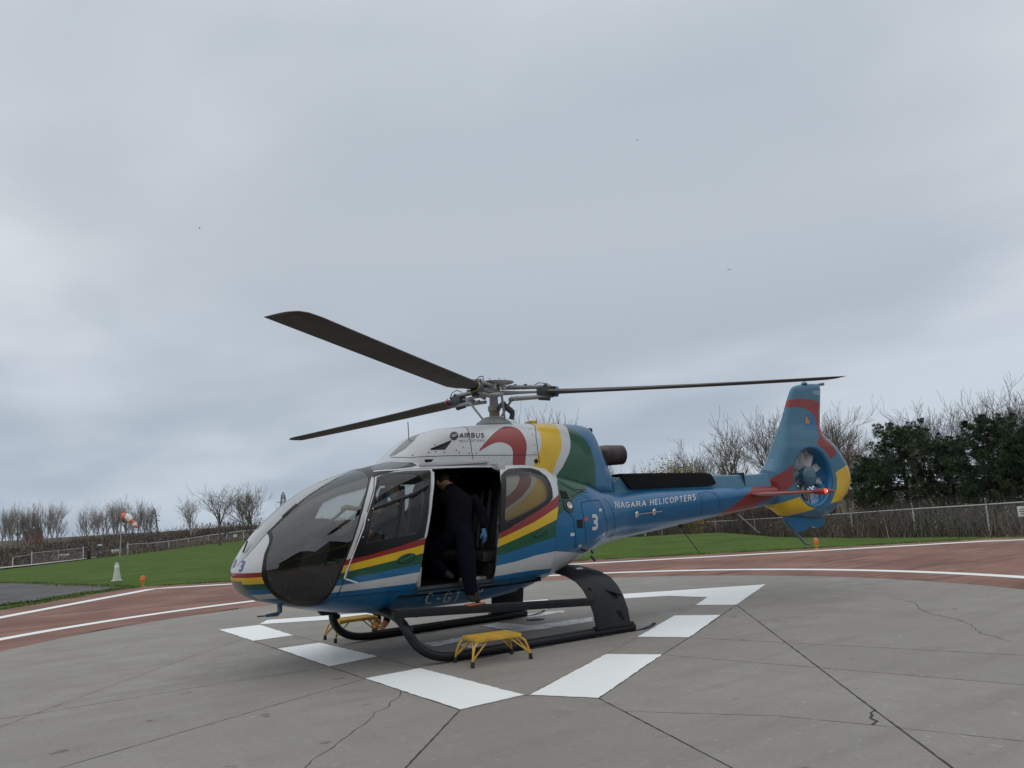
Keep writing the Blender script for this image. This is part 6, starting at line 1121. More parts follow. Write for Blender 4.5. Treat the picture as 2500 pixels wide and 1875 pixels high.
mb=MB();mb.lathe([(0,-.014),(7.62,-.014)],96,None,(-.05,0,0));mb.build('joint_bed',JOINT,pad)
cr_=MB()
for k,w_ in (('c1',.010),('c2',.010),('c3',.022),('c4',.035),('r6',.006),('r7',.005),('r8',.004),('r11',.008),('r12',.004),('r2',.016),('r3',.018),('r1',.016),('j1',.018),('j4',.016),('j2',.009),('r9',.009),('r10',.010),('r4',.007),('r5',.008),('j3',.008)):
    P=[Vector(p) for p in GR[k]];Q=[]
    if k[0]=='r' and len(P)==2: P[-1]=P[0]+(P[-1]-P[0])*1.0
    for a,b_ in zip(P[:-1],P[1:]):
        n=max(2,int((b_-a).length/.07))
        for i in range(n):
            t=i/n;d=(b_-a).normalized();s_=Vector((-d.y,d.x));Q.append(a.lerp(b_,t)+s_*random.uniform(-1,1)*(.012 if k[0]=='c' else .003))
    Q.append(P[-1]);V=[];
    for i,p in enumerate(Q):
        d=(Q[min(i+1,len(Q)-1)]-Q[max(i-1,0)]).normalized();s_=Vector((-d.y,d.x))*w_/2*random.uniform(.35,1.3)
        V+=[(p.x+s_.x,p.y+s_.y,.0012),(p.x-s_.x,p.y-s_.y,.0012)]
    cr_.add(V,[(2*i,2*i+1,2*i+3,2*i+2) for i in range(len(Q)-1)])
c_=cr_.build('crack',JOINT,pad)
mb=MB();mb.lathe([(0,.003),(.13,.003),(.14,.0012)],28,None,(-1.0,-.80,0));mb.build('drain_cover',DULLBLK,pad)
mb=MB();mb.lathe([(.10,.0015),(.115,.003),(.13,.0015)],28,None,(.62,-1.12,0));mb.build('drain_cover',DMETAL,pad)
# weathered asphalt apron on the left
AP=[(9,-11.5),(6.6,-14.0),(5.1,-15.55),(4.4,-15.75),(3.7,-16.35),(2.6,-17.55),(1.75,-18.1),(1.89,-18.84),(2.59,-21.2),(3.25,-23.4),(3.94,-26.4),(4.62,-28.0),(9,-31),(15,-24)]
GV=[Vector((x,y)) for x,y in AP];me=bpy.data.meshes.new('asphalt_apron');tri=geo.tessellate_polygon([[Vector((x,y,0)) for x,y in AP]]);me.from_pydata([(x,y,.001) for x,y in AP],[],[tuple(reversed(t)) for t in tri]);obj('asphalt_apron',me,None,ASPH,kind='structure')
# access road beyond the grass on the left
RD=[(12,-92),(3,-99.5),(-2,-104.5),(-7,-109),(-9.5,-112.5),(-11.5,-118),(-6,-117),(0,-110.5),(6,-106.5),(14,-101)]
me=bpy.data.meshes.new('access_road');tri=geo.tessellate_polygon([[Vector((x,y,0)) for x,y in RD]]);me.from_pydata([(x,y,float(terr(x,y))+.10) for x,y in RD],[],[tuple(t) for t in tri]);obj('access_road',me,None,ROADM,kind='structure')
# ------------------------------------------------------------------ fences
GALV=mat('galvanised_steel',(.42,.43,.44),rough=.6,metal=.0,var=.15)
def wiremat():
    m=bpy.data.materials.new('chain_link');m.use_nodes=True;t=m.node_tree;t.nodes.clear();nn=t.nodes.new;lk=t.links.new
    o=nn('ShaderNodeOutputMaterial');tr=nn('ShaderNodeBsdfTransparent');df=nn('ShaderNodeBsdfDiffuse');df.inputs[0].default_value=(.30,.30,.31,1)
    tc=nn('ShaderNodeTexCoord');sp=nn('ShaderNodeSeparateXYZ');lk(tc.outputs['UV'],sp.inputs[0]);f=[]
    for sg in (1,-1):
        a=nn('ShaderNodeMath');a.operation='MULTIPLY_ADD';a.inputs[1].default_value=sg;lk(sp.outputs[1],a.inputs[0]);lk(sp.outputs[0],a.inputs[2])
        b=nn('ShaderNodeMath');b.operation='MULTIPLY';b.inputs[1].default_value=10;lk(a.outputs[0],b.inputs[0])
        c=nn('ShaderNodeMath');c.operation='FRACT';lk(b.outputs[0],c.inputs[0]);d=nn('ShaderNodeMath');d.operation='LESS_THAN';d.inputs[1].default_value=.075;lk(c.outputs[0],d.inputs[0]);f.append(d)
    mx=nn('ShaderNodeMath');mx.operation='MAXIMUM';lk(f[0].outputs[0],mx.inputs[0]);lk(f[1].outputs[0],mx.inputs[1])
    ms=nn('ShaderNodeMixShader');lk(mx.outputs[0],ms.inputs[0]);lk(tr.outputs[0],ms.inputs[1]);lk(df.outputs[0],ms.inputs[2]);lk(ms.outputs[0],o.inputs[0]);return m
WIRE=wiremat()
def fence(P,h,label,arms=0,thick=.035,skip=()):
    t=thing('chain_link_fence',label,'fence',P[0]);B=Vector(P[0])
    for i,p in enumerate(P):
        p=Vector(p)-B;mb=MB();mb.tube([p+Vector((0,0,-.2)),p+Vector((0,0,h))],thick,8)
        if arms: mb.tube([p+Vector((0,0,h-.02)),p+Vector((.22,.10,h+.30))],thick*.6,6)
        mb.build('post',GALV,t)
    mb=MB();mb.tube([Vector(p)-B+Vector((0,0,h-.03)) for p in P],thick*.75,6);mb.build('top_rail',GALV,t)
    V=[];uv=[];u=0
    for i,p in enumerate(P):
        if i:u+=(Vector(p)-Vector(P[i-1])).length
        q=Vector(p)-B;V+=[tuple(q+Vector((0,0,-.05))),tuple(q+Vector((0,0,h-.03)))];uv+=[(u,0),(u,h)]
    me=bpy.data.meshes.new('wire_mesh');me.from_pydata(V,[],[(2*i,2*i+2,2*i+3,2*i+1) for i in range(len(P)-1)]);ul=me.uv_layers.new()
    for l in me.loops: ul.data[l.index].uv=uv[l.vertex_index]
    obj('wire_mesh',me,t,WIRE);return t
FLP=[p for p in FL];fence(FLP[4:],1.62,'long galvanised chain link fence along the far lawn edge left of the helicopter nose',thick=.075)
FRP=[]
for a,b_ in zip(FR[:-1],FR[1:]): FRP.append(a)
FRP.append(FR[-1])
fence(FRP,1.66,'galvanised chain link fence with angled post arms in front of the dark pines',arms=1,thick=.045)
# gate
g0,g1=Vector(EV['gate'][0]),Vector(EV['gate'][2]); gt=thing('field_gate','wide galvanised gate between thick posts at the end of the pale access road','gate',tuple(g0))
for q in (Vector((0,0,0)),g1-g0,(g1-g0)*2.0):
    mb=MB();mb.tube([q+Vector((0,0,-.3)),q+Vector((0,0,1.7))],.06,10);mb.build('gate_post',GALV,gt)
d_=(g1-g0)
mb=MB()
for z_ in(.12,1.5): mb.tube([Vector((0,0,z_)),d_+Vector((0,0,z_))],.022,6)
mb.tube([-d_*.33+Vector((0,0,1.2)),Vector((0,0,1.35))],.022,6);mb.tube([-d_*.33+Vector((0,0,-.2)),-d_*.33+Vector((0,0,1.25))],.06,6);mb.tube([d_*.5+Vector((0,0,.1)),d_*.5+Vector((0,0,1.5))],.03,6);mb.build('gate_frame',GALV,gt)
me=bpy.data.meshes.new('wire_mesh');me.from_pydata([(0,0,.12),tuple(d_+Vector((0,0,.12))),tuple(d_+Vector((0,0,1.5))),(0,0,1.5)],[],[(0,1,2,3)]);ul=me.uv_layers.new();L_=d_.length
for i,q in enumerate([(0,0),(L_,0),(L_,1.4),(0,1.4)]): ul.data[i].uv=q
obj('wire_mesh',me,gt,WIRE)
# signs
SIGNW=mat('sign_white',(.62,.62,.60),rough=.6);SIGNR=mat('sign_red',(.42,.06,.05),rough=.6);SIGNK=mat('sign_text_grey',(.16,.15,.15),rough=.7)
def sign(p,w_,h_,label,facing,red=False):
    t=thing('warning_sign',label,'sign',tuple(p));f=Vector(facing);f.z=0;f.normalize();rz=math.atan2(f.y,f.x)-PI/2;t.rotation_euler=(0,0,rz+PI)
    mb=MB();mb.bevbox((0,0,0),(w_,.012,h_),.004);mb.build('sign_board',SIGNW,t)
    mb=MB()
    for i in range(3): mb.box((0,-.0095 ,h_*(.22-.22*i)),(w_*(.62,.7,.5)[i],.004,h_*.09))
    each(mb,'sign_print',SIGNR if red else SIGNK,t)
camp=Vector((CAMX,CAMY,0))
for p,w_,h_,lb,rd in ((DATA['sg'][0],1.2,.52,'pale rectangular sign hanging on the gate by the access road',0),(DATA['sg'][1],.95,.55,'small white sign on the fence left of the windsock foot',0),(DATA['sg'][2],.55,.42,'small white sign on the fence just left of the helicopter nose',0),(DATA['sg'][3],.62,.62,'square white sign with red print on the fence under the tail boom',1),(DATA['sg'][4],.45,.50,'white sign on the fence at the right edge by the pines',0)):
    q=Vector(p);f=(camp-Vector((q.x,q.y,0))).normalized();q=q+f*.12;sign(q,w_,h_,lb,f,rd)
# bollard bin and post with a white box
b0=Vector(EV['bin'][0]);t=thing('waste_bin','tall black box standing beside the gate at the far edge of the lawn','bin',tuple(b0));mb=MB();mb.bevbox((0,0,.5),(.42,.42,1.05),.03);mb.build('bin_body',RUBB,t);mb=MB();mb.bevbox((0,0,1.05),(.46,.46,.06),.02);mb.build('bin_lid',DMETAL,t)
b0=Vector(EV['post'][0]);t=thing('camera_post','dark blue post with a small white camera box on top, beside the gate','post',tuple(b0));mb=MB();mb.tube([(0,0,-.1),(0,0,1.62)],.09,10);mb.build('post_tube',mat('dark_blue_post',(.03,.04,.09),rough=.6),t);mb=MB();mb.bevbox((-.15,.0,1.75),(.50,.20,.17),.03);mb.build('camera_housing',SIGNW,t);mb=MB();mb.bevbox((-.1,.1,.55),(.2,.2,.4),.02);mb.build('control_box',DMETAL,t)
# windsock
WO=mat('windsock_orange',(.62,.16,.08),rough=.8,var=.15,vs=2);WW=mat('windsock_white',(.70,.70,.72),rough=.8)
p0=Vector(EV['pole'][0]);t=thing('windsock','drooping orange and white banded windsock on a tall thin grey pole','windsock',tuple(p0))
mb=MB();mb.tube([(0,0,-.2),tuple(Vector(EV['pole'][1])-p0),tuple(Vector(EV['sock'][0])-p0+Vector((.35,0,.15)))],[.07,.05,.04],8);mb.build('pole',GALV,t)
S_=[Vector(p)-p0 for p in EV['sock']];fine=[];
for i in range(len(S_)-1):
    for q in range(4):
        tt=q/4;a=S_[max(0,i-1)];b_=S_[i];c2=S_[i+1];d2=S_[min(len(S_)-1,i+2)];fine.append(.5*((2*b_)+(-a+c2)*tt+(2*a-5*b_+4*c2-d2)*tt*tt+(-a+3*b_-3*c2+d2)*tt**3))
fine.append(S_[-1]);rad=[.50-.34*i/(len(fine)-1) for i in range(len(fine))];k=len(fine)
cuts=[0,3,7,10,13,16]
for i in range(5):
    a,b_=cuts[i],min(cuts[i+1],k-1);mb=MB();mb.tube(fine[a:b_+1],rad[a:b_+1],16,cap=False);o=mb.build('band',WO if i%2==0 else WW,t,ang=70)
# white delineator cone
cp=GR['cone'][0];t=thing('traffic_cone','tall off-white cone standing on the grass left of the helicopter','cone',(cp[0],cp[1],float(terr(*cp))))
CW_=mat('aged_white_plastic',(.50,.50,.44),rough=.7,var=.15,vs=6);mb=MB();mb.bevbox((0,0,.02),(.32,.32,.035),.01);mb.build('base',CW_,t);mb=MB();mb.lathe([(.135,.035),(.048,.60),(.045,.625),(.0,.63)],24);mb.build('cone_body',CW_,t);mb=MB();mb.lathe([(.075,.46),(.060,.555)],24,None);o=mb.build('reflective_sleeve',mat('reflective_white',(.66,.67,.68),rough=.4),t);o.scale=(1.04,1.04,1)
# edge lights
AMB=mat('amber_glass',(.60,.13,.02),rough=.25,coat=.5)
def light(p,label):
    t=thing('edge_light',label,'light',(p[0],p[1],float(terr(*p))),0,'amber edge lights around the pad')
    mb=MB();mb.lathe([(.075,0),(.07,.02),(.03,.03),(.028,.10),(.05,.11),(.058,.13),(.035,.15),(0,.15)],16);mb.build('base',STEPY,t)
    mb=MB();mb.lathe([(.045,.15),(.060,.17),(.060,.30),(.045,.33),(0,.335)],16);mb.build('lamp_glass',AMB,t);mb=MB();mb.tube([(.06,0,.14),(.068,.0,.33)],.006,5);mb.tube([(-.06,0,.14),(-.068,.0,.33)],.006,5);each(mb,'guard',STEPY,t)
light(GR['light1'][0],'amber edge light on a yellow base at the left corner of the red apron');light(GR['light2'][0],'amber edge light on a yellow base in the grass below the helicopter tail')
# pylons
def pylon(p,h,label):
    t=thing('lattice_pylon',label,'pylon',tuple(p));mb=MB();w0,w1=h*.13,h*.035;n=6
    lv=[(h*.92*i/n,w0+(w1-w0)*i/n) for i in range(n+1)]
    for (z0,a),(z1,b_) in zip(lv[:-1],lv[1:]):
        c0=[(a,a),(a,-a),(-a,-a),(-a,a)];c1=[(b_,b_),(b_,-b_),(-b_,-b_),(-b_,b_)]
        for i in range(4):
            j=(i+1)%4;mb.tube([(*c0[i],z0),(*c1[i],z1)],.10,4);mb.tube([(*c0[i],z0),(*c1[j],z1)],.085,4);mb.tube([(*c0[j],z0),(*c1[i],z1)],.085,4);mb.tube([(*c1[i],z1),(*c1[j],z1)],.085,4)
    for i in range(4): c1=[(w1,w1),(w1,-w1),(-w1,-w1),(-w1,w1)][i];mb.tube([(*c1,h*.92),(0,0,h)],.12,4)
    mb.build('lattice',mat('pylon_steel',(.10,.105,.11),rough=.7),t)
    mb=MB()
    for z_ in (.62,.76): mb.tube([(-w0*1.3,0,h*z_),(w0*1.3,0,h*z_)],.12,4)
    each(mb,'cross_arm',mat('pylon_arm',(.10,.105,.11),rough=.7),t)
pylon((-56.7,-337,-3),13.0,'dark lattice pylon rising over the scrub left of the nose of the helicopter');pylon((-101.0,-318.8,-3),16.4,'dark lattice pylon half hidden behind the helicopter windscreen')
# distant brick building
BRK=mat('distant_brick',(.16,.07,.055),rough=.9,var=.2,vs=.4)
b0=Vector(DATA['bd'][0]);t=thing('brick_building','distant flat-roofed red brick building among bare trees at the far left','building',(b0.x-3,b0.y,-3))
mb=MB();mb.box((0,0,3.8),(7.8,7,7.6));mb.build('wall',BRK,t);mb=MB();mb.box((0,0,8.2),(4.4,5,1.2));mb.build('roof_house',mat('dark_roof',(.07,.065,.065),rough=.9),t)
WN=mat('dull_window',(.06,.06,.07),rough=.3)
for i in range(3):
    for j in range(2): mb=MB();mb.box((-2.4+2.4*i,3.54,4.4+1.9*j),(1.1,.12,1.0));mb.build('window',WN,t)
# terminal building behind the photographer, mirrored in the glazing
t=thing('terminal_building','long low terminal building with dark gabled roof and yellow canopy across the apron','building',(15,31,0),R(-32))
t.scale=(1.2,1.2,1.6)
mb=MB();mb.box((0,0,1.9),(34,9,3.8));mb.build('wall',mat('terminal_wall',(.16,.13,.10),rough=.8,var=.2),t)
mb=MB()
for cx_ in (-11,1,12): mb.prism([(-6.2,3.8),(6.2,3.8),(0,7.2)],-5,5,lambda u,v,h,cx_=cx_:(cx_+u,h,v))
each(mb,'roof',mat('terminal_roof',(.05,.045,.04),rough=.8),t);mb=MB();mb.box((0,-6.2,3.0),(26,2.4,.35));mb.build('canopy',YEL,t)
for i in range(6): mb=MB();mb.box((-12.5+5*i,-4.56,1.6),(2.4,.14,1.9));mb.build('window',WN,t)
# birds
BIRD=mat('dark_bird',(.03,.03,.03),rough=.9)
for i,(p,lb) in enumerate(zip(EV['birds'],('tiny dark bird in the sky at left','tiny dark bird in the sky at right above the rotor','tiny dark bird high in the middle of the sky'))):
    t=thing('bird',lb,'bird',tuple(p),.7*i,'birds');t.scale=(.6,.6,.6);mb=MB();mb.tube([(-.12,0,0),(-.03,0,.01),(.06,0,.012),(.12,0,.005)],[.012,.03,.028,.01],6);mb.build('bird_body',BIRD,t);mb=MB();mb.add([(.03,0,.01),(.05,.14,.06),(-.01,.26,.02),(-.04,.10,.03),(.05,-.14,.06),(-.01,-.26,.02),(-.04,-.10,.03)],[(0,1,2,3),(0,6,5,4)]);o=mb.build('wing',BIRD,t,smooth=False);solid(o,.006)
# ------------------------------------------------------------------ trees
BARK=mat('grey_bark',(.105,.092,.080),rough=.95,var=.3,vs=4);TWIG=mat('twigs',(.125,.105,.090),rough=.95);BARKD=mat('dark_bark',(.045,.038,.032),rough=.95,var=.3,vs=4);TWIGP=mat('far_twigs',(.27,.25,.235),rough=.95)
def grow(seed,h=10.,stems=1,spread=.5,levels=4,up=.3,dens=3,minr=.014,clear=.3):
    rd=random.Random(seed);S=[[],[]]
    def br(p,d,L,r,lv):
        n=5 if lv<1 else 4;P=[p];q=p.copy();dd=d.copy();R_=[r]
        for i in range(n):
            w_=.06 if lv==0 else .15
            dd=(dd+Vector((rd.gauss(0,w_),rd.gauss(0,w_),abs(rd.gauss(0,.05))+up*.16*(lv>0)))).normalized();q=q+dd*L/n;P.append(q.copy());R_.append(r*(1-.55*(i+1)/n))
        S[0 if lv<1 else 1].append((P,R_,6 if lv<1 else 4 if lv<2 else 3))
        if lv>=levels: return
        k=(8 if lv==0 else 5 if lv==1 else 4 if lv==2 else dens)
        for j in range(k):
            t=(clear+(1-clear)*(j+rd.random())/k) if lv==0 else rd.uniform(.25,1);i=min(n,max(1,int(t*n+.5)));f=rd.random()*2*PI;s_=spread*(.7+.6*rd.random())*(1.0 if lv else 1.15)
            a=(P[i]-P[i-1]).normalized();o_=a.orthogonal().normalized();o_.rotate(Matrix.Rotation(f,3,a));nd_=(a*math.cos(s_)+o_*math.sin(s_)).normalized();nd_.z=abs(nd_.z)*.8+.1*(lv<2)+nd_.z*.2
            br(P[i],nd_.normalized(),L*(rd.uniform(.50,.78) if lv else rd.uniform(.55,.85)*(1.25-.6*t)),R_[i]*(.62 if lv==0 else .6),lv+1)
    for s_ in range(stems):
        a=2*PI*s_/max(1,stems)+rd.random();tilt=.03 if stems==1 else rd.uniform(.10,.28)
        br(Vector((rd.gauss(0,.15)*(stems>1),rd.gauss(0,.15)*(stems>1),-.3)),Vector((math.sin(tilt)*math.cos(a),math.sin(tilt)*math.sin(a),math.cos(tilt))),h*.62,h*.021/(stems**.4),0)
    out=[];mz=max(p.z for g in S for P,_,_ in g for p in P);sc_=h/mz
    for g in S:
        mb=MB()
        for P,R_,n in g: mb.tube([p*sc_ for p in P],[max(r,minr) for r in R_],n,cap=False)
        me=bpy.data.meshes.new('branches');me.from_pydata(mb.v,[],mb.f);me.update();out.append(me)
    return out
PR=[grow(11,10,1,.44,3,.6,3,.013,.42),grow(12,10,3,.36,3,.6,3,.013,.48),grow(13,10,2,.40,3,.7,3,.013,.42),grow(14,10,1,.62,4,.45,4,.010,.25),grow(15,10,2,.56,4,.45,4,.010,.25)]
meshes=[]
for a,b_ in PR: a.materials.append(BARK);b_.materials.append(TWIG);meshes.append((a,b_))
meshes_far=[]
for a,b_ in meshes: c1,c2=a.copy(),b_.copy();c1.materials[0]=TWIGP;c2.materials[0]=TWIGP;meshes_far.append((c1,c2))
meshes_dk=[]
for a,b_ in meshes: c1,c2=a.copy(),b_.copy();c1.materials[0]=BARKD;c2.materials[0]=BARKD;meshes_dk.append((c1,c2))
def bare(x,y,z,h,k,label,group,src=None,i=0,wide=1.0):
    z=float(terr(x,y)) if z is None else z
    t=thing('bare_tree',label,'tree',(x,y,z),(i*2.399)%6.28,group);s=h/10;t.scale=(s*wide,s*wide,s)
    a,b_=(src or meshes)[k];t1=bpy.data.objects.new('trunk',a);t2=bpy.data.objects.new('crown',b_)
    for o in(t1,t2):col.objects.link(o);o.parent=t
    return t
LT=EV['left'];i=0
ORD=['first','second','third','fourth','fifth','sixth','seventh','eighth','ninth','tenth','eleventh','twelfth']
def ang_(p): return -math.atan2(p[1]-CAMY,p[0]-CAMX)
order=sorted(range(len(LT)),key=lambda n:ang_(LT[n]))
for n,(x,y,z,h,k) in enumerate(LT):
    if n in (24,26,27): continue
    gp=None
    if n<10: lb=ORD[n]+' from the left in the distant clump of bare trees at the far left edge';gp='leafless trees in the far left clump'
    elif n<21: lb=ORD[n-10]+' from the left in the distant row of bare trees behind the windsock';gp='leafless trees behind the windsock'
    elif n==21: lb='small pale leafless tree alone between the windsock row and the two big bare trees'
    elif n==22: lb='lowest faint leafless tree in the gap right of the far left clump'
    elif n<25: lb='big leafless tree with a rounded crown, second left of the helicopter nose'
    elif n<28: lb='wide leafless tree spreading right beside the helicopter nose'
    else: lb='low leafless tree behind the slope of the helicopter windscreen'
    z0=float(terr(x,y));hh=h+(z-z0)
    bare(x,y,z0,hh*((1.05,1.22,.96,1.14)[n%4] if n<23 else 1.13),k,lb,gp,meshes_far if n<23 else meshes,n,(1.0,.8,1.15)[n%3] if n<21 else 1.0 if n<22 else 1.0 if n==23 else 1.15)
for n,(x,y,z,h,k) in enumerate(EV['right']):
    if n in (5,7,11,12,14,15,18,24,27): continue
    z0=float(terr(x,y));hh=(h+(z-z0))*(1.12 if n>12 else 1)
    if n<4: lb=ORD[(1,0,2,3)[n]]+' from the left of the bare treetops above the yellow stripe of the engine cowling';gp='bare treetops above the cowling'
    elif n<10: lb=('faint leafless tree just above the black cover of the tail boom','faint leafless tree above the middle of the tail boom','faint leafless tree left of the olive shrubs','low faint leafless tree between the exhaust and the boom','faint leafless tree beside the olive shrubs','faint leafless tree right behind the exhaust pipe')[n-4];gp='faint trees behind the tail boom'
    elif n<19: lb=ORD[n-10]+' of the dense leafless trees behind the boom, counting towards the fin';gp='dense leafless trees left of the tail fin'
    elif n<21: lb='leafless tree just right of the tail fin, '+('nearer' if n==20 else 'farther')+' of the two';gp='leafless trees right of the tail fin'
    else: lb=ORD[n-21]+' from the left of the leafless trees behind the dark pines';gp='leafless trees behind the pines'
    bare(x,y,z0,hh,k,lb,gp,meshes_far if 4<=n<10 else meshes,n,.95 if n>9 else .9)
# oak keeping brown leaves, olive shrubs: leaf cards spread on the twigs
def leafcloud(seed,n,rad,h0,h1,size,mats_,name,clump=30):
    rd=np.random.default_rng(seed);C_=rd.normal(0,1,(clump,3));C_/=np.linalg.norm(C_,axis=1)[:,None];C_*=rd.uniform(.35,1,(clump,1))**.5
    C_=C_*np.array([rad,rad,(h1-h0)/2])+np.array([0,0,(h0+h1)/2]);k=rd.integers(0,clump,n);P=C_[k]+rd.normal(0,1,(n,3))*np.array([rad,rad,(h1-h0)/2])*.20
    A=rd.normal(0,1,(n,3));A/=np.linalg.norm(A,axis=1)[:,None];B=rd.normal(0,1,(n,3));B-=A*(A*B).sum(1)[:,None];B/=np.linalg.norm(B,axis=1)[:,None];s=size*rd.uniform(.6,1.3,(n,1))
    V=np.stack([P-A*s,P+B*s*.5,P+A*s,P-B*s*.5],1).reshape(-1,3);me=bpy.data.meshes.new(name);me.vertices.add(4*n);me.vertices.foreach_set('co',V.ravel());me.loops.add(4*n);me.loops.foreach_set('vertex_index',np.arange(4*n,dtype=np.int32));me.polygons.add(n);me.polygons.foreach_set('loop_start',np.arange(0,4*n,4,dtype=np.int32))
    for m in mats_: me.materials.append(m)
    me.polygons.foreach_set('material_index',(k%len(mats_)).astype(np.int32));me.update(calc_edges=True);return me
OAK=[mat('rust_leaf',(.15,.062,.035),rough=.9),mat('brown_leaf',(.10,.05,.03),rough=.9)];OLV=[mat('olive_leaf',(.15,.12,.035),rough=.9),mat('yellow_olive_leaf',(.20,.15,.04),rough=.9)]
for n in (0,2):
    b0,t0=EV['oak'][n],EV['oak'][n+1];z0=float(terr(b0[0],b0[1]));h=t0[2]-z0
    o=bare(b0[0],b0[1],z0,h,3,('tree with rust brown leaves right beside the tail fan shroud' if n==0 else 'tree with rust brown leaves touching the leftmost dark pine'),'rust-leaved trees beside the tail',None,n);o.name='leafy_tree'
    me=leafcloud(50+n,2600,2.6,3.5,9.6,.085,OAK,'foliage',50);f=bpy.data.objects.new('foliage',me);col.objects.link(f);f.parent=o
for n,p in enumerate(EV['shrub']):
    z0=float(terr(p[0],p[1]));t=thing('olive_shrub',('olive yellow bushy crown in the middle of three above the tail boom','leftmost olive yellow bushy crown of three above the tail boom','rightmost olive yellow bushy crown of three above the tail boom')[n],'shrub',(p[0],p[1],z0),n,'olive shrubs above the tail boom')
    me=leafcloud(70+n,3000,2.6,.8,p[2]-z0+.3,.10,OLV,'foliage',26);f=bpy.data.objects.new('foliage',me);col.objects.link(f);f.parent=t;mb=MB();mb.tube([(0,0,-.2),(.1,0,2),(0,.2,3.6)],[.12,.09,.04],6);mb.build('trunk',BARK,t)
# pines
ND=[mat('pine_needles',(.022,.048,.022),rough=.8),mat('pine_needles_light',(.048,.080,.028),rough=.8),mat('pine_needles_dark',(.010,.024,.014),rough=.85)]
def pine(seed,h,w_):
    rd=np.random.default_rng(seed);r=random.Random(seed);mb=MB();mb.tube([(0,0,-.3),(.1,.05,h*.35),(-.05,.1,h*.7),(0,0,h*.93)],[.20,.15,.09,.03],8);C_=[]
    nb=58;lob=[(r.uniform(0,6.28),r.uniform(.2,.8),r.uniform(.6,1.35)) for _ in range(12)]
    for i in range(nb):
        z=h*(.06+.88*(i/nb)**.85);a=i*2.4+r.uniform(-.4,.4)
        lf=1.0
        for la,lz,lw in lob:
            dd=abs((a-la+PI)%(2*PI)-PI)+abs(z/h-lz)*3
            if dd<1.0: lf=lw
        L_=w_*math.sqrt(max(0.03,1-((z/h-.36)/.66)**2))*r.uniform(.62,1.10)*lf;e_=Vector((math.cos(a),math.sin(a),r.uniform(.0,.22)))
        f=lambda t:Vector((0,0,z))+e_*L_*t+Vector((0,0,.16*L_*t*t))
        mb.tube([f(t) for t in (0,.35,.7,1)],[.05,.035,.022,.012],4,cap=False)
        for j in range(3+int(L_*1.7)):
            t=r.uniform(.30,1.02);q=f(t);sp=.10+.42*L_*.25*t;C_.append((q.x+r.gauss(0,sp),q.y+r.gauss(0,sp),q.z+r.gauss(0,.10)+.08,r.uniform(.16,.50)*(1.1-.3*z/h)))
    for j in range(5): C_.append((r.gauss(0,.25),r.gauss(0,.25),h*r.uniform(.88,.99),r.uniform(.2,.3)))
    for q in list(C_):
        if r.random()<.55: C_.append((q[0]*1.06+r.gauss(0,.12),q[1]*1.06+r.gauss(0,.12),q[2]+q[3]*.8+r.uniform(.02,.18),r.uniform(.10,.17)))
    tr_=mb.mesh('trunk');tr_.materials.append(BARKD)
    C_=np.array(C_);n=len(C_);K=95;A=rd.normal(0,1,(n,K,3));A[:,:,2]+=.35;A/=np.linalg.norm(A,axis=2)[:,:,None];A[:,:,2]*=.72
    rr_=C_[:,3][:,None,None]*rd.uniform(.45,1.0,(n,K,1));D_=A+rd.normal(0,.35,(n,K,3));D_[:,:,2]+=.35;D_/=np.linalg.norm(D_,axis=2)[:,:,None];s=rd.uniform(.10,.17,(n,K,1))
    S_=rd.normal(0,1,(n,K,3));S_-=D_*(D_*S_).sum(2)[:,:,None];S_/=np.linalg.norm(S_,axis=2)[:,:,None]
    b=C_[:,None,:3]+A*rr_;V=np.stack([b-S_*.026,b+S_*.026,b+D_*s],2).reshape(-1,3);N_=n*K
    me=bpy.data.meshes.new('needles');me.vertices.add(3*N_);me.vertices.foreach_set('co',V.ravel());me.loops.add(3*N_);me.loops.foreach_set('vertex_index',np.arange(3*N_,dtype=np.int32));me.polygons.add(N_);me.polygons.foreach_set('loop_start',np.arange(0,3*N_,3,dtype=np.int32))
    for m in ND: me.materials.append(m)
    mi=np.repeat(rd.choice([0,0,0,1,1,2],n),K);me.polygons.foreach_set('material_index',mi.astype(np.int32));me.update(calc_edges=True);return tr_,me
PP_=[pine(5,7.4,2.9),pine(6,8.0,3.2),pine(9,7.6,3.0)]
LBP=['dark green pine nearest the tail, leftmost of the pines behind the fence','tall dark green pine, second from the left behind the fence','dark green pine in the middle of the row behind the fence','tall olive green pine right of the middle behind the fence','olive green pine at the right edge of the picture','pine just beyond the right edge of the picture']
for n,(x,y,z,tz) in enumerate(EV['pines']):
    z0=float(terr(x,y));h=(tz-z0)*(.80,1.03,.88,1.05,.92,1.02)[n];k=n%3;t=thing('pine_tree',LBP[n],'tree',(x,y,z0),n*1.7);s=h/(7.4,8.0,7.6)[k];t.scale=(s,s,s)
    for nm,me in (('trunk',PP_[k][0]),('needles',PP_[k][1])): o=bpy.data.objects.new(nm,me);col.objects.link(o);o.parent=t
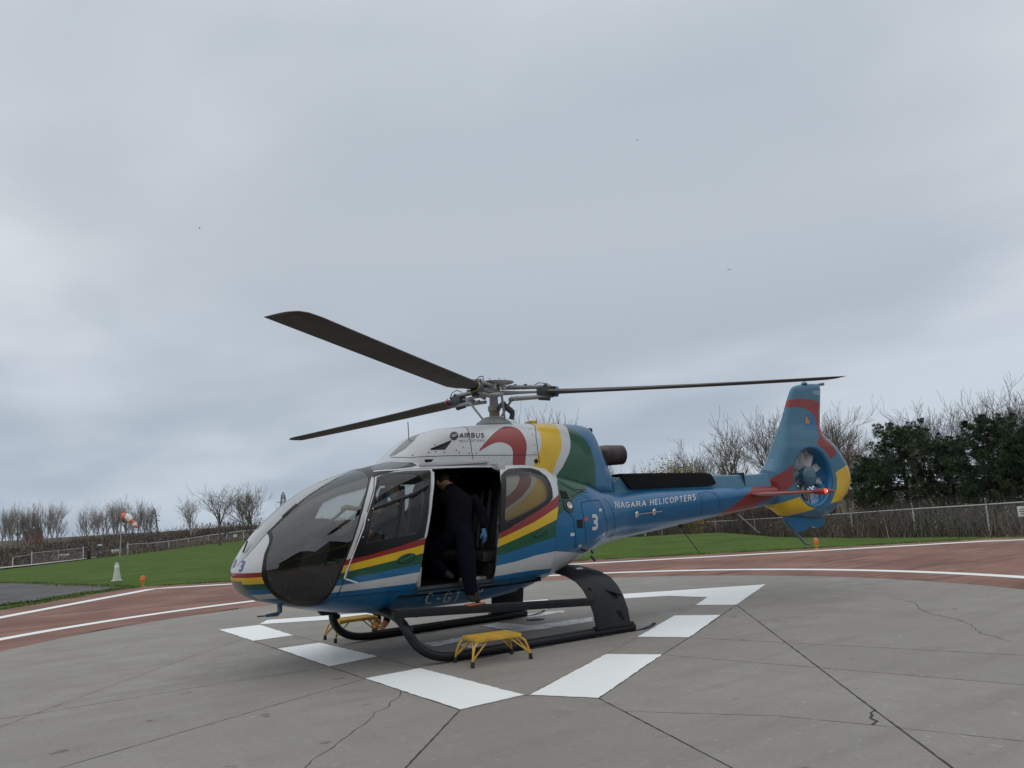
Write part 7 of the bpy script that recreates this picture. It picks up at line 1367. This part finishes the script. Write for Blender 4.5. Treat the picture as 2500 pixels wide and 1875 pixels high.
# scrub: masses of thin stems and dead leaves beyond the fences
SCR=[mat('scrub_stems',(.10,.08,.067),rough=1),mat('scrub_dark',(.045,.036,.032),rough=1),mat('scrub_pale',(.19,.16,.125),rough=1),mat('scrub_green',(.03,.038,.018),rough=1)]
def scrub(seed,cent,name,label_kind,n_st,hmul,wts,stick=.018,rad=1.6,leafs=.5,lh=1.0):
    rd=np.random.default_rng(seed);cent=np.array(cent,float);k=np.repeat(np.arange(len(cent)),n_st);n=len(k)
    z0=terr(cent[:,0],cent[:,1])[k];h=cent[k,2]*hmul*rd.uniform(.35,1.05,n)*np.interp(cent[k,0],[-30,-10],[.92,.50])
    bx_=cent[k,0]+rd.normal(0,rad,n);by_=cent[k,1]+rd.normal(0,rad,n)
    ln=rd.normal(0,.30,(n,2))*h[:,None];top_=np.stack([bx_+ln[:,0],by_+ln[:,1],z0+h],1);bas=np.stack([bx_,by_,z0-.1],1)
    vd=np.stack([bx_-CAMX,by_-CAMY],1);vd/=np.linalg.norm(vd,axis=1)[:,None];an=rd.uniform(-.9,.9,n);sx_=-vd[:,1]*np.cos(an)-vd[:,0]*np.sin(an);sy_=vd[:,0]*np.cos(an)-vd[:,1]*np.sin(an);w=stick*rd.uniform(.5,1.8,n)
    o_=np.stack([sx_*w,sy_*w,np.zeros(n)],1);V1=np.stack([bas-o_,bas+o_,top_],1).reshape(-1,3)
    m=int(n*leafs);j=rd.integers(0,n,m);t=rd.uniform(.05,1,m)[:,None]**.8;P=bas[j]*(1-t)+top_[j]*t+rd.normal(0,.18,(m,3));A=rd.normal(0,1,(m,3));A/=np.linalg.norm(A,axis=1)[:,None];B=rd.normal(0,1,(m,3));B-=A*(A*B).sum(1)[:,None];B/=np.linalg.norm(B,axis=1)[:,None];s=lh*rd.uniform(.08,.22,(m,1))
    V2=np.stack([P-A*s,P+A*s*.7,P+B*s],1).reshape(-1,3);V=np.concatenate([V1,V2]);N_=n+m
    me=bpy.data.meshes.new(name);me.vertices.add(3*N_);me.vertices.foreach_set('co',V.ravel());me.loops.add(3*N_);me.loops.foreach_set('vertex_index',np.arange(3*N_,dtype=np.int32));me.polygons.add(N_);me.polygons.foreach_set('loop_start',np.arange(0,3*N_,3,dtype=np.int32))
    for q in SCR: me.materials.append(q)
    kk=rd.choice(4,len(cent),p=wts);mi=np.concatenate([kk[k],kk[k[j]]]);fl_=rd.random(N_)<.4;mi=np.where(fl_,rd.choice(4,N_,p=wts),mi);me.polygons.foreach_set('material_index',mi.astype(np.int32));me.update(calc_edges=True)
    o=obj(name,me,None,[],kind='stuff');o['label']=label_kind;o['category']='scrub';return o
rr=np.random.default_rng(3)
def alongs(P,n,d0,d1,h0,h1):
    P=np.array(P,float)[:,:2];L_=np.r_[0,np.cumsum(np.linalg.norm(np.diff(P,axis=0),axis=1))];u=rr.uniform(0,L_[-1],n);x=np.interp(u,L_,P[:,0]);y=np.interp(u,L_,P[:,1]);a,d=azd(x,y);e=rr.uniform(d0,d1,n);x=CAMX+(d+e)*np.cos(a);y=CAMY+(d+e)*np.sin(a);return np.stack([x,y,h0*.45+(h1-h0*.45)*rr.uniform(0,1,n)**1.7],1)
LL=[[16,-104,0],[8,-108,0]]+FL[1:]+[[-40,-120,0],[-52,-108,0]]
scrub(1,alongs(LL,150,2,14,1.6,3.2),'scrub_belt','brown leafless scrub growing behind the left fence','stuff' and 150,1.0,[.55,.25,.12,.08],.030,2.4,1.6,1.9) if False else None
def sc(seed,cent,lb,nst,hm,w,st,rad,lf,lh): return scrub(seed,cent,'scrub_belt',lb,nst,hm,w,st,rad,lf,lh)
sc(1,alongs(LL,170,3,16,1.2,2.3),'pale brown dead weeds close behind the left fence',150,1.0,[.40,.15,.38,.07],.030,2.6,.5,1.1)
sc(2,alongs(LL,230,22,70,2.6,4.6),'dark leafless thicket behind the left fence',150,1.0,[.45,.33,.14,.08],.040,3.4,.8,1.3)
sc(3,alongs(LL,80,80,130,3.5,5.6),'dark far thicket under the distant bare trees',140,1.0,[.45,.35,.10,.10],.06,6,.8,2.0)
sc(4,alongs(FR,230,1.5,9,1.4,2.8),'brown undergrowth behind the right fence',190,1.0,[.45,.38,.09,.08],.018,1.4,.7,.6)
sc(5,alongs(FR[:8],150,10,26,3.2,5.2),'dark leafless thicket behind the tail boom',190,1.0,[.45,.40,.07,.08],.022,2.2,.8,.8)
# short grass blades along the lawn so that its surface and edge are not flat
GB=[mat('grass_blade',(.075,.130,.022),rough=.9),mat('grass_blade_pale',(.095,.150,.028),rough=.9),mat('grass_blade_straw',(.11,.13,.05),rough=.9)]
def blades(seed,n,r0,r1,a0,a1,size):
    rd=np.random.default_rng(seed);r=r0+(r1-r0)*rd.random(n)**1.5;a=rd.uniform(a0,a1,n);x=CAMX+r*np.cos(a);y=CAMY+r*np.sin(a)
    inn=sdf(PADP,x,y)>0.0;inn|=sdf(AP,x,y)>.0;x,y,r=x[~inn],y[~inn],r[~inn];n=len(x);z=terr(x,y)-.02;h=size*rd.uniform(.5,1.4,n)*(1+r/60);t=rd.uniform(0,PI,n);w=.010+.0006*r
    dx,dy=np.cos(t)*w,np.sin(t)*w;V=np.stack([np.stack([x-dx,y-dy,z],1),np.stack([x+dx,y+dy,z],1),np.stack([x+rd.normal(0,.03,n),y+rd.normal(0,.03,n),z+h],1)],1).reshape(-1,3)
    me=bpy.data.meshes.new('grass');me.vertices.add(3*n);me.vertices.foreach_set('co',V.ravel());me.loops.add(3*n);me.loops.foreach_set('vertex_index',np.arange(3*n,dtype=np.int32));me.polygons.add(n);me.polygons.foreach_set('loop_start',np.arange(0,3*n,3,dtype=np.int32))
    for m in GB: me.materials.append(m)
    me.polygons.foreach_set('material_index',rd.choice(3,n,p=[.55,.38,.07]).astype(np.int32));me.update(calc_edges=True);o=obj('grass',me,None,[],kind='stuff');return o
0 and blades(21,110000,20,46,-2.75,-1.25,.026)

def verge(seed,P,n,w_,hgt):
    rd=np.random.default_rng(seed);P=np.array(P,float);L_=np.r_[0,np.cumsum(np.linalg.norm(np.diff(P,axis=0),axis=1))];u=rd.uniform(0,L_[-1],n);x=np.interp(u,L_,P[:,0])+rd.normal(0,w_,n);y=np.interp(u,L_,P[:,1])+rd.normal(0,w_,n)
    cl=np.sin(u*1.9)+np.sin(u*5.3+1)+rd.normal(0,.6,n)>-.5;x,y=x[cl],y[cl];n=len(x);h=hgt*rd.uniform(.4,1.4,n);t=rd.uniform(0,PI,n);dx,dy=np.cos(t)*.018,np.sin(t)*.018;z=np.zeros(n)-.01
    V=np.stack([np.stack([x-dx,y-dy,z],1),np.stack([x+dx,y+dy,z],1),np.stack([x+rd.normal(0,.03,n),y+rd.normal(0,.03,n),z+h],1)],1).reshape(-1,3)
    me=bpy.data.meshes.new('grass');me.vertices.add(3*n);me.vertices.foreach_set('co',V.ravel());me.loops.add(3*n);me.loops.foreach_set('vertex_index',np.arange(3*n,dtype=np.int32));me.polygons.add(n);me.polygons.foreach_set('loop_start',np.arange(0,3*n,3,dtype=np.int32))
    for m in GB: me.materials.append(m)
    me.polygons.foreach_set('material_index',rd.choice(3,n,p=[.5,.3,.2]).astype(np.int32));me.update(calc_edges=True);obj('grass',me,None,[],kind='stuff')
verge(5,GE,14000,.08,.045)
verge(6,AP[:8]+[(1.89,-18.84),(2.59,-21.2),(3.25,-23.4),(3.94,-26.4),(4.62,-28)],5000,.16,.05)
